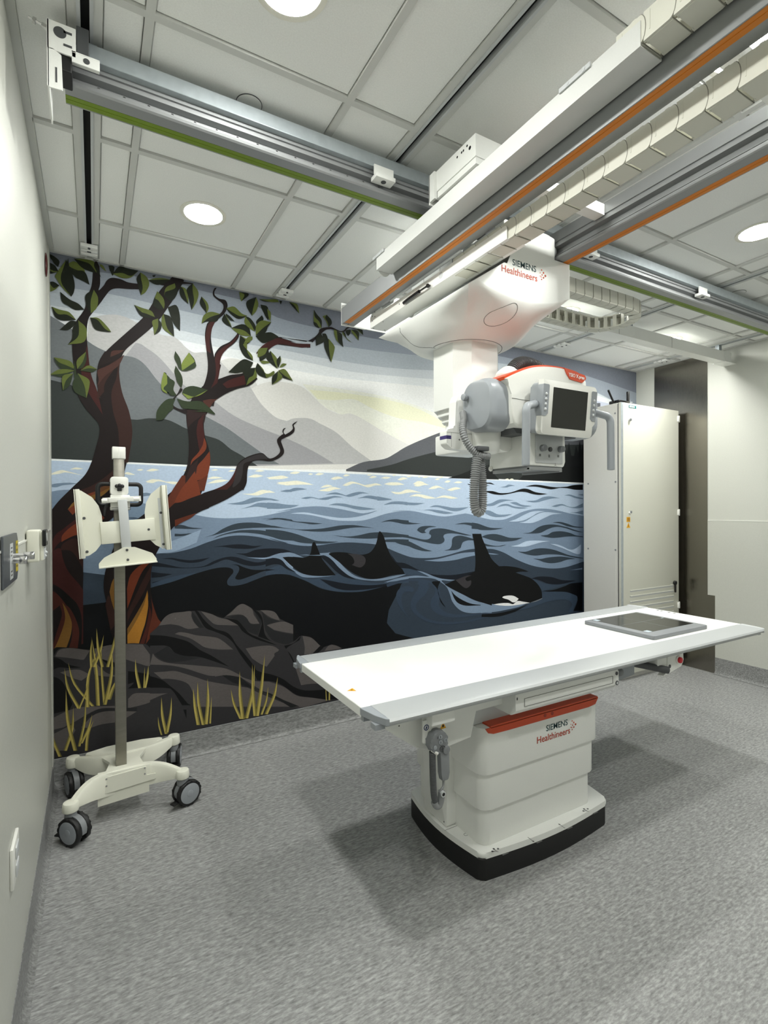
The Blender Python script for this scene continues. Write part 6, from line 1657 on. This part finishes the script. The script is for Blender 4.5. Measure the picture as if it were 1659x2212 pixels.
g = G(); g.cyl((1.2475, -1.782, .4775), (1.2475, -1.7845, .4775), .0065, n=16); g.out('hose_opening', m_dark, lp, 0)
g = G(); g.ring((1.2475, -1.772, .4775), (0, -1, 0), .0062, .0095, .0128, 20); g.out('opening_collar', m_lgrey, lp, 30)

# flat detector plate lying on the table
dp = thing('detector_plate', 'grey flat detector plate with black face lying on the table top', 'detector', (2.90, -1.45, 0.80))
g = G(); g.prism(rrect(2.652, 3.142, -1.658, -1.232, .014, 4), 'z', 0.8003, 0.8205, .003, 2); bd = g.out('plate_frame', m_mgrey, dp, 30)
g = G(); g.box(2.703, 3.116, -1.594, -1.246, 0.8204, 0.8209); g.out('black_face', m_screen, dp, 0)
g = G(); g.box(2.703, 3.116, -1.4225, -1.4205, 0.8209, 0.8211); g.box(2.9085, 2.9105, -1.594, -1.246, 0.8209, 0.8211); g.out('cross_lines', m_mgrey, dp, 0)
g = G(); g.box(2.706, 2.735, -1.281, -1.250, 0.8209, 0.8212); g.box(2.706, 2.74, -1.592, -1.562, 0.8209, 0.8212); g.box(3.090, 3.112, -1.425, -1.418, 0.8209, 0.8212); each(g, 'corner_mark', mat('pale_blue_print', (186, 200, 208), .5), dp, 0)

# ------------------------------------------------------------------ mobile cassette stand
ts = thing('cassette_stand', 'cream cassette stand on four castors with a steel pole in front of the mural', 'stand', (0.335, -0.32, 0))
POST = {'FL': (0.100, -0.570), 'FR': (0.572, -0.520), 'BR': (0.585, -0.105), 'BL': (0.095, -0.115)}
def wing(p0, c0, c1, p1, hs, w0, w1, n=14):
    """curved cast wing: plan curve through four points; hs = (top,bottom) at the ends and in the middle"""
    pl = spline([p0, c0, c1, p1], n); g = G(); rings = []; N = len(pl)
    for i, p in enumerate(pl):
        t = i/(N-1); s = math.sin(math.pi*t)**0.8
        a = pl[max(0, i-1)]; b = pl[min(N-1, i+1)]; d = (Vector(b)-Vector(a)).normalized(); nx, ny = -d.y, d.x
        zt = hs[0] + (hs[2]-hs[0])*s; zb = hs[1] + (hs[3]-hs[1])*s; w = w0 + (w1-w0)*s
        o = [(-w/2, zb), (w/2, zb), (w/2+.003, zt-.012), (w/2-.004, zt), (-w/2+.004, zt), (-w/2-.003, zt-.012)]
        rings.append([(p[0]+nx*q, p[1]+ny*q, z) for q, z in o])
    g.loft(rings)
    return g
g = wing(POST['FL'], (0.205, -0.480), (0.430, -0.462), POST['FR'], (0.176, 0.150, 0.232, 0.118), .030, .030)
g.box(0.205, 0.430, -0.485, -0.455, 0.150, 0.228, .003)
for k in ('FL', 'FR'): x, y = POST[k]; g.cyl((x, y, 0.138), (x, y, 0.180), .034, .031, n=24, bev=.008)
fw = g.out('front_legs', m_cream, ts, 40, label='cream cast front leg pair')
g = wing(POST['BL'], (0.215, -0.205), (0.440, -0.200), POST['BR'], (0.182, 0.150, 0.205, 0.105), .030, .034)
for k in ('BL', 'BR'): x, y = POST[k]; g.cyl((x, y, 0.138), (x, y, 0.190), .034, .031, n=24, bev=.008)
g.out('rear_legs', m_cream, ts, 40, label='cream cast rear leg pair')
g = G(); g.prism(fillet([(0.13, -0.125), (0.215, -0.20), (0.26, -0.30), (0.22, -0.46), (0.42, -0.455), (0.395, -0.30), (0.44, -0.20), (0.55, -0.115), (0.42, -0.090), (0.25, -0.092)], .02), 'z', 0.182, 0.196, .003, 1); g.out('deck', m_cream, ts, 30)
g = G(); g.prism(fillet([(0.170, 0.130), (0.455, 0.150), (0.455, 0.178), (0.412, 0.178), (0.412, 0.222), (0.235, 0.212), (0.235, 0.165), (0.170, 0.160)], .004), 'y', -0.4885, -0.485, .001, 1); fp = g.out('cover_plate', m_cream, ts, 30)
g = G()
for x, z in ((.241, .205), (.241, .172), (.405, .215), (.405, .187)): g.cyl((x, -.4888, z), (x, -.4905, z), .004, n=10)
each(g, 'rivet', m_chrome, fp, 30)
g = G(); g.prism([(0.205, 0.078), (0.425, 0.092), (0.425, 0.168), (0.205, 0.158)], 'y', -0.481, -0.470); g.out('weight_plate', m_cream, ts, 20)
def castor(k, ang, r=0.062):
    x, y = POST[k]; c = thing_part('castor', ts)
    a = math.radians(ang); ax = Vector((math.cos(a), math.sin(a), 0)); fw_ = Vector((-math.sin(a), math.cos(a), 0)) * 0.022
    p = Vector((x, y, 0)) + fw_
    g = G(); g.cyl((x, y, 0.105), (x, y, 0.140), .026, .024, n=20, bev=.003)
    q = p + Vector((0, 0, r+.006))
    rings = []
    for s in (-.0125, .0125):
        rings.append([q + ax*s + Vector((fw_.x/0.022*math.cos(t)*(r*.96), fw_.y/0.022*math.cos(t)*(r*.96), math.sin(t)*(r*.90))) for t in [math.radians(-20+220*i/16) for i in range(17)]])
    g.loft(rings)
    b = g.out('fork', m_mgrey, ts, 40); 
    for s in (-1, 1):
        c0 = Vector((p.x, p.y, r)) + ax*(s*.0145); c1 = c0 + ax*(s*.020)
        g = G(); g.cyl(c0, c1, r, n=36, bev=.007); w = g.out('wheel', m_black, b, 40)
        g = G(); g.cyl(c1 - ax*(s*.002), c1 + ax*(s*.0012), r*.78, n=32, bev=.001); g.cyl(c1, c1 + ax*(s*.003), .016, n=20, bev=.001); g.xf(Matrix.Identity(4)); d = g.out('wheel', m_grey, b, 40, label='grey wheel disc'); d.name = 'wheel_disc'
    g = G(); e = p - fw_*1.5; f = p + fw_*(-3.6)
    pd = Vector((p.x, p.y, 0.034)) + ax*0.0; dirv = (ax*0.2 - fw_.normalized()*0.98).normalized()
    g.box(-.016, .016, -.02, .035, -.004, .004, .003); rot = dirv.to_track_quat('Y', 'Z').to_matrix().to_4x4(); g.xf(Matrix.Translation(pd + dirv*.052) @ rot); g.out('brake_pedal', m_black, b, 30)
def thing_part(n, p): return None
castor('FL', -138); castor('FR', -70); castor('BR', -14); castor('BL', -165)
# pole with cap
PX, PY = 0.309, -0.335
g = G(); g.box(PX-.0245, PX+.0245, PY-.0245, PY+.0245, 0.190, 1.742, .003); g.out('pole', m_pole, ts, 30, label='square brushed steel pole')
g = G(); g.box(PX-.030, PX+.030, PY-.030, PY+.030, 1.726, 1.786, .004); g.box(PX-.001, PX+.001, PY-.0305, PY-.030, 1.728, 1.785); g.out('pole_cap', m_white2, ts, 30)
# clamp block with handle ring
g = G(); g.prism(fillet([(PX-.040, 1.545), (PX+.040, 1.545), (PX+.040, 1.635), (PX-.040, 1.635)], .014), 'y', PY-.055, PY+.045, .004, 2); g.box(PX-.040, PX+.046, PY-.060, PY+.040, 1.470, 1.546, .004); cb = g.out('clamp_block', m_white2, ts, 35)
g = G(); g.box(PX-.036, PX+.050, PY-.0605, PY+.03, 1.481, 1.4835); g.box(PX-.036, PX+.050, PY-.0605, PY+.03, 1.473, 1.4755); each(g, 'clamp_groove', m_dgrey, cb, 0)
g = G()
for a in range(3): g.ball((PX-.012+.012*a, PY-.066, 1.592-.004*abs(a-1)), .0095, n=10)
g.cyl((PX, PY-.055, 1.585), (PX, PY-.070, 1.585), .012, n=14); g.box(PX-.010, PX+.010, PY-.068, PY-.055, 1.564, 1.585, .002); g.out('star_knob', m_black, cb, 40)
g = G(); hx0, hx1, hz0, hz1 = PX-.093, PX+.098, 1.497, 1.600
g.tube([(p[0], PY-.028, p[1]) for p in (fillet([(hx0, hz0), (hx1, hz0), (hx1, hz1), (hx0, hz1)], .02, 5) + [fillet([(hx0, hz0), (hx1, hz0), (hx1, hz1), (hx0, hz1)], .02, 5)[0]])], .0105, 10, cap=False); g.out('handle_ring', m_black, ts, 50, label='black ring handle around the clamp')
g = G(); g.tube(spline([(PX-.045, PY-.03, 1.500), (PX-.06, PY-.05, 1.488), (PX-.064, PY-.058, 1.465), (PX-.066, PY-.06, 1.444)], 6), lambda t_: .008-.003*t_, 10); g.out('release_lever', m_black, ts, 50)
# tilting cassette holder (turned 4.5 degrees)
HC = Vector((PX+.02, -0.42, 1.40))
HM = Matrix.Translation(HC) @ Matrix.Rotation(math.radians(-4.0), 4, 'Y') @ Matrix.Translation(-HC)
def H(g): return g.xf(HM)
g = G(); g.box(HC.x-.085, HC.x+.082, HC.y-.004, HC.y+.004, 1.510, 1.536, .0); g.cyl((HC.x-.09, HC.y, 1.521), (HC.x-.065, HC.y, 1.521), .011, n=14, bev=.003); g.cyl((HC.x+.04, HC.y, 1.521), (HC.x+.075, HC.y, 1.521), .012, n=14, bev=.003); g.box(HC.x-.06, HC.x+.05, HC.y-.012, HC.y+.03, 1.511, 1.535, .003); H(g).out('tilt_axle', m_white2, ts, 30)
g = G(); g.box(HC.x-.022, HC.x+.020, HC.y-.016, HC.y-.004, 1.255, 1.522, .002); H(g).out('slide_bar', m_lgrey, ts, 30, label='grey vertical slide bar')
for a, b in ((HC.x-.105, HC.x-.018), (HC.x+.018, HC.x+.135)):
    g = G(); g.box(a, b, HC.y-.004, HC.y+.018, 1.313, 1.420, .002); H(g).out('cross_arm', m_cream, ts, 30)
g = G(); g.cyl((HC.x+.105, HC.y-.0055, 1.366), (HC.x+.105, HC.y-.004, 1.366), .006, n=12); H(g).out('arm_screw', m_dgrey, ts, 0)
def jaw(sx):
    X = lambda v: HC.x + sx*v
    prof = [(X(.190), 1.262), (X(.190), 1.577), (X(.172), 1.577), (X(.128), 1.542), (X(.104), 1.500), (X(.094), 1.455), (X(.094), 1.362), (X(.104), 1.318), (X(.132), 1.284), (X(.160), 1.266)]
    g = G(); g.prism(fillet(prof, [0, 0, .004, .02, .02, .02, .02, .02, .02, .02]), 'y', HC.y+.004, HC.y+.010, .001, 1)
    g.box(*sorted((X(.176), X(.194))), HC.y-.046, HC.y+.010, 1.258, 1.582, .002)
    g.box(*sorted((X(.196), X(.200))), HC.y-.046, HC.y+.004, 1.258, 1.582)
    j = H(g).out('jaw', m_cream, ts, 25, label='cream side jaw plate with outer flange')
    g = G()
    for z in (1.285, 1.445): g.cyl((X(.168), HC.y+.004, z), (X(.168), HC.y+.002, z), .0065, n=14)
    each(H(g), 'jaw_screw', m_dgrey, j, 0)
    return j
jaw(-1); jr = jaw(1)
g = G(); g.box(HC.x+.158, HC.x+.172, HC.y+.0025, HC.y+.004, 1.262, 1.52); H(g).out('slot_strip', m_lgrey, jr, 0)
lg = fillet([(HC.x-.125, 1.205), (HC.x+.128, 1.205), (HC.x+.128, 1.219), (HC.x+.112, 1.248), (HC.x+.035, 1.287), (HC.x-.015, 1.290), (HC.x-.100, 1.250), (HC.x-.125, 1.224)], [.001, .001, .004, .012, .015, .015, .015, .015])
g = G(); g.prism(lg, 'y', HC.y-.022, HC.y-.016, .001, 1); g.box(HC.x-.125, HC.x+.128, HC.y-.060, HC.y-.016, 1.203, 1.209, .001); lo = H(g).out('lower_ledge', m_cream, ts, 25, label='cream curved lower ledge')
g = G()
for z in (1.228, 1.276): g.cyl((HC.x, HC.y-.022, z), (HC.x, HC.y-.0245, z), .0062, n=14)
each(H(g), 'ledge_screw', m_dgrey, lo, 0)

# ------------------------------------------------------------------ generator cabinet
cb_ = thing('electrical_cabinet', 'tall cream steel generator cabinet in the far right corner', 'cabinet', (4.47, -0.28, 0))
CXL, CXR, CYF, CYB, CZ = 4.054, 4.888, -0.475, -0.098, 2.361
m_cab  = mat('cabinet_paint', (200, 200, 188), 0.42, noise=0.02, scale=180, bump=0.05)
m_cabs = mat('cabinet_side_paint', (205, 204, 198), 0.45, noise=0.02, scale=180, bump=0.05)
g = G(); g.box(CXL, CXR, CYF+.034, CYB, 0.0, CZ-.003, .003, 1); body = g.out('body', m_cabs, cb_, 30)
g = G(); g.box(CXL-.0025, CXL, CYF+.05, CYB-.008, 0.06, CZ-.022, .001, 1); sp_ = g.out('side_panel', m_cabs, cb_, 30)
g = G()
for y, z in ((-.423, 2.273), (-.426, 1.691), (-.151, 1.687), (-.424, 1.112), (-.149, 1.106), (-.15, 2.273)): g.cyl((CXL-.0025, y, z), (CXL-.004, y, z), .008, n=14)
each(g, 'panel_screw', m_mgrey, sp_, 30)
g = G(); g.box(CXL+.006, CXR-.004, CYF+.022, CYF+.034, 0.05, CZ-.006); g.out('door_seal', m_dgrey, cb_, 0)
g = G(); g.box(CXL+.002, CXR, CYF, CYF+.024, 0.05, CZ, .003, 2); door = g.out('door', m_cab, cb_, 30)
g = G(); g.box(CXL+.002, CXL+.030, CYF-.0008, CYF, 0.05, CZ-.001); g.out('edge_strip', m_galv, door, 0)
g = G(); g.box(4.160, 4.262, CYF-.002, CYF, 2.322, 2.345, .001); bdg = g.out('badge', mat('badge_petrol', (28, 110, 112), .4), door, 20)
text('badge_print', 'SIEMENS', 0.0195, m_white2, bdg, (4.166, CYF-.0023, 2.3265), (1, 0, 0), (0, 0, 1), 0.0004)
for z in (2.215, 1.428):
    g = G(); g.cyl((4.165, CYF, z), (4.165, CYF-.012, z), .011, n=16, bev=.002); lk = g.out('lock', m_chrome if z > 2 else m_white2, door, 40)
    g = G(); g.box(4.160, 4.182, CYF-.016, CYF-.011, z-.004, z+.016, .002); g.out('lock_wing', m_mgrey, lk, 30)
g = G(); g.box(4.128, 4.176, CYF-.001, CYF, 1.350, 1.392); g.prism([(4.126, 1.300), (4.178, 1.300), (4.152, 1.344)], 'y', CYF-.001, CYF); ws_ = g.out('warning_sticker', m_yellow, door, 0)
g = G(); g.box(4.140, 4.148, CYF-.0015, CYF-.001, 1.357, 1.385); g.box(4.156, 4.164, CYF-.0015, CYF-.001, 1.357, 1.385); g.prism([(4.148, 1.308), (4.156, 1.308), (4.153, 1.330), (4.150, 1.330)], 'y', CYF-.0015, CYF-.001); g.out('sticker_print', mat('sticker_brown', (120, 70, 10), .5), ws_, 0, kind='stuff')
for k in range(14):
    z = 0.765 - 0.0475*k
    g = G(); g.prism([(CYF-.0005, z), (CYF-.0035, z-.004), (CYF+.006, z-.040), (CYF+.006, z)], 'x', 4.173, 4.805); g.out('louvre', m_lgrey, door, 20)
    g = G(); g.box(4.173, 4.805, CYF-.0042, CYF-.0002, z-.006, z-.0005); g.out('louvre_edge', m_cab, door, 0)
for z in (2.286, 1.425, 0.571, 0.14):
    g = G(); g.box(4.866, 4.894, CYF-.010, CYF+.006, z-.026, z+.026, .004); g.cyl((4.893, CYF+.002, z-.03), (4.893, CYF+.002, z+.03), .009, n=12); g.out('hinge', m_white2, cb_, 35)
g = G(); g.cyl((4.812, CYF-.001, 0.782), (4.812, CYF-.020, 0.782), .019, n=20, bev=.003); g.box(4.805, 4.819, CYF-.020, CYF-.006, 0.695, 0.780, .004); g.out('door_key', m_black, cb_, 35, label='black key in the door')
# wireless router on the cabinet
rt = thing('wireless_router', 'small black wireless router with two raised aerials on top of the cabinet', 'router', (4.17, -0.42, CZ-.003))
g = G(); g.box(4.075, 4.215, -0.445, -0.345, CZ+.0005, CZ+.028, .006); g.out('router_case', m_blackg, rt, 35)
g = G(); g.tube([(4.085, -.395, CZ+.012), (4.055, -.40, CZ+.022), (3.975, -.415, CZ+.100)], .0085, 10); g.out('aerial', m_black, rt, 40)
g = G(); g.box(4.205, 4.228, -.44, -.42, CZ+.006, CZ+.112, .004); g.out('aerial', m_black, rt, 30)
g = G(); g.tube(spline([(4.215, -.41, CZ+.016), (4.25, -.41, CZ+.040), (4.29, -.40, CZ+.030), (4.33, -.39, CZ+.038), (4.38, -.36, CZ+.012), (4.44, -.33, CZ+.003)], 6), .004, 8); g.box(4.235, 4.262, -.42, -.40, CZ+.001, CZ+.052, .003); g.out('cable', m_mgrey, rt, 40)

# ------------------------------------------------------------------ small things on the left wall
go = thing('gas_outlet', 'dark grey medical gas outlet plate with two steel spigots on the left wall', 'gas outlet', (0.003, -1.55, 1.28))
m_plate = mat('outlet_plate', (84, 88, 94), 0.35, 0.4)
g = G(); g.prism(fillet([(-1.70, 1.278), (-1.452, 1.278), (-1.428, 1.300), (-1.428, 1.385), (-1.452, 1.408), (-1.70, 1.408)], .003), 'x', 0.003, 0.009, .002, 1); pl = g.out('plate', m_plate, go, 30)
g = G(); g.box(0.009, 0.0096, -1.476, -1.432, 1.300, 1.386); yl = g.out('yellow_label', mat('gas_yellow', (186, 168, 24), .5), pl, 0)
g = G()
for k in range(5): g.box(0.0096, 0.0099, -1.470+.0, -1.440-.004*(k % 2), 1.312+.015*k, 1.318+.015*k)
g.out('label_print', mat('label_print', (110, 96, 10), .5), yl, 0, kind='stuff')
g = G(); g.box(0.009, 0.0096, -1.590, -1.535, 1.290, 1.384); wl = g.out('white_label', m_lgrey, pl, 0)
g = G()
for z in (1.372, 1.362, 1.352, 1.310, 1.300): g.box(0.0096, 0.0098, -1.578, -1.548, z-.002, z+.002)
g.out('label_print', m_ink, wl, 0, kind='stuff')
for y, z, l in ((-1.535, 1.348, .048), (-1.560, 1.338, .034)):
    g = G(); g.cyl((0.009, y, z), (0.009+l*.5, y, z), .008, n=18); g.cyl((0.009+l*.5, y, z), (0.009+l, y, z), .0105, n=18, bev=.0015); g.out('spigot', m_chrome, go, 40)

rd = thing('wall_reader', 'cream box with a black window on the left wall near the corner', 'wall device', (0.003, -1.12, 1.30))
g = G(); g.box(0.003, 0.040, -1.168, -1.075, 1.298, 1.405, .006, 3); g.box(0.040, 0.052, -1.160, -1.083, 1.302, 1.400, .004, 2); g.out('case', m_cream, rd, 30)
g = G(); g.box(0.047, 0.0585, -1.170, -1.090, 1.350, 1.4055, .004, 2); bw = g.out('black_window', m_blackg, rd, 30)
g = G(); g.cyl((0.0575, -1.13, 1.380), (0.0592, -1.13, 1.380), .015, n=24); g.out('lens', m_lgrey, bw, 30)
g = G(); g.ball((0.054, -1.120, 1.327), .006, n=10); g.ball((0.054, -1.140, 1.316), .005, n=10); g.box(0.050, 0.054, -1.158, -1.10, 1.306, 1.345, .001); each(g, 'push_button', m_lgrey, rd, 40)

sk = thing('wall_socket', 'white wall socket plate low on the left wall', 'socket', (0.003, -1.54, 0.48))
g = G(); g.box(0.003, 0.012, -1.600, -1.487, 0.485, 0.592, .003, 2); pl2 = g.out('face_plate', m_white2, sk, 30)
g = G()
for z in (0.515, 0.562): g.box(0.012, 0.0155, -1.567, -1.520, z-.016, z+.016, .002); 
each(g, 'outlet_insert', m_lgrey, pl2, 30)

ab = thing('alarm_bell', 'dark red domed alarm high on the left wall by the far corner', 'alarm', (0.003, -0.24, 2.66))
g = G(); rg = []
for r_, x_ in ((.058, .003), (.058, .005), (.052, .008), (.035, .010), (.012, .011)): rg.append([(x_, -0.24+.45*r_*math.cos(2*math.pi*k/32), 2.668+r_*math.sin(2*math.pi*k/32)) for k in range(32)])
g.loft(rg); g.out('dome', mat('alarm_red', (70, 8, 10), .3), ab, 50)
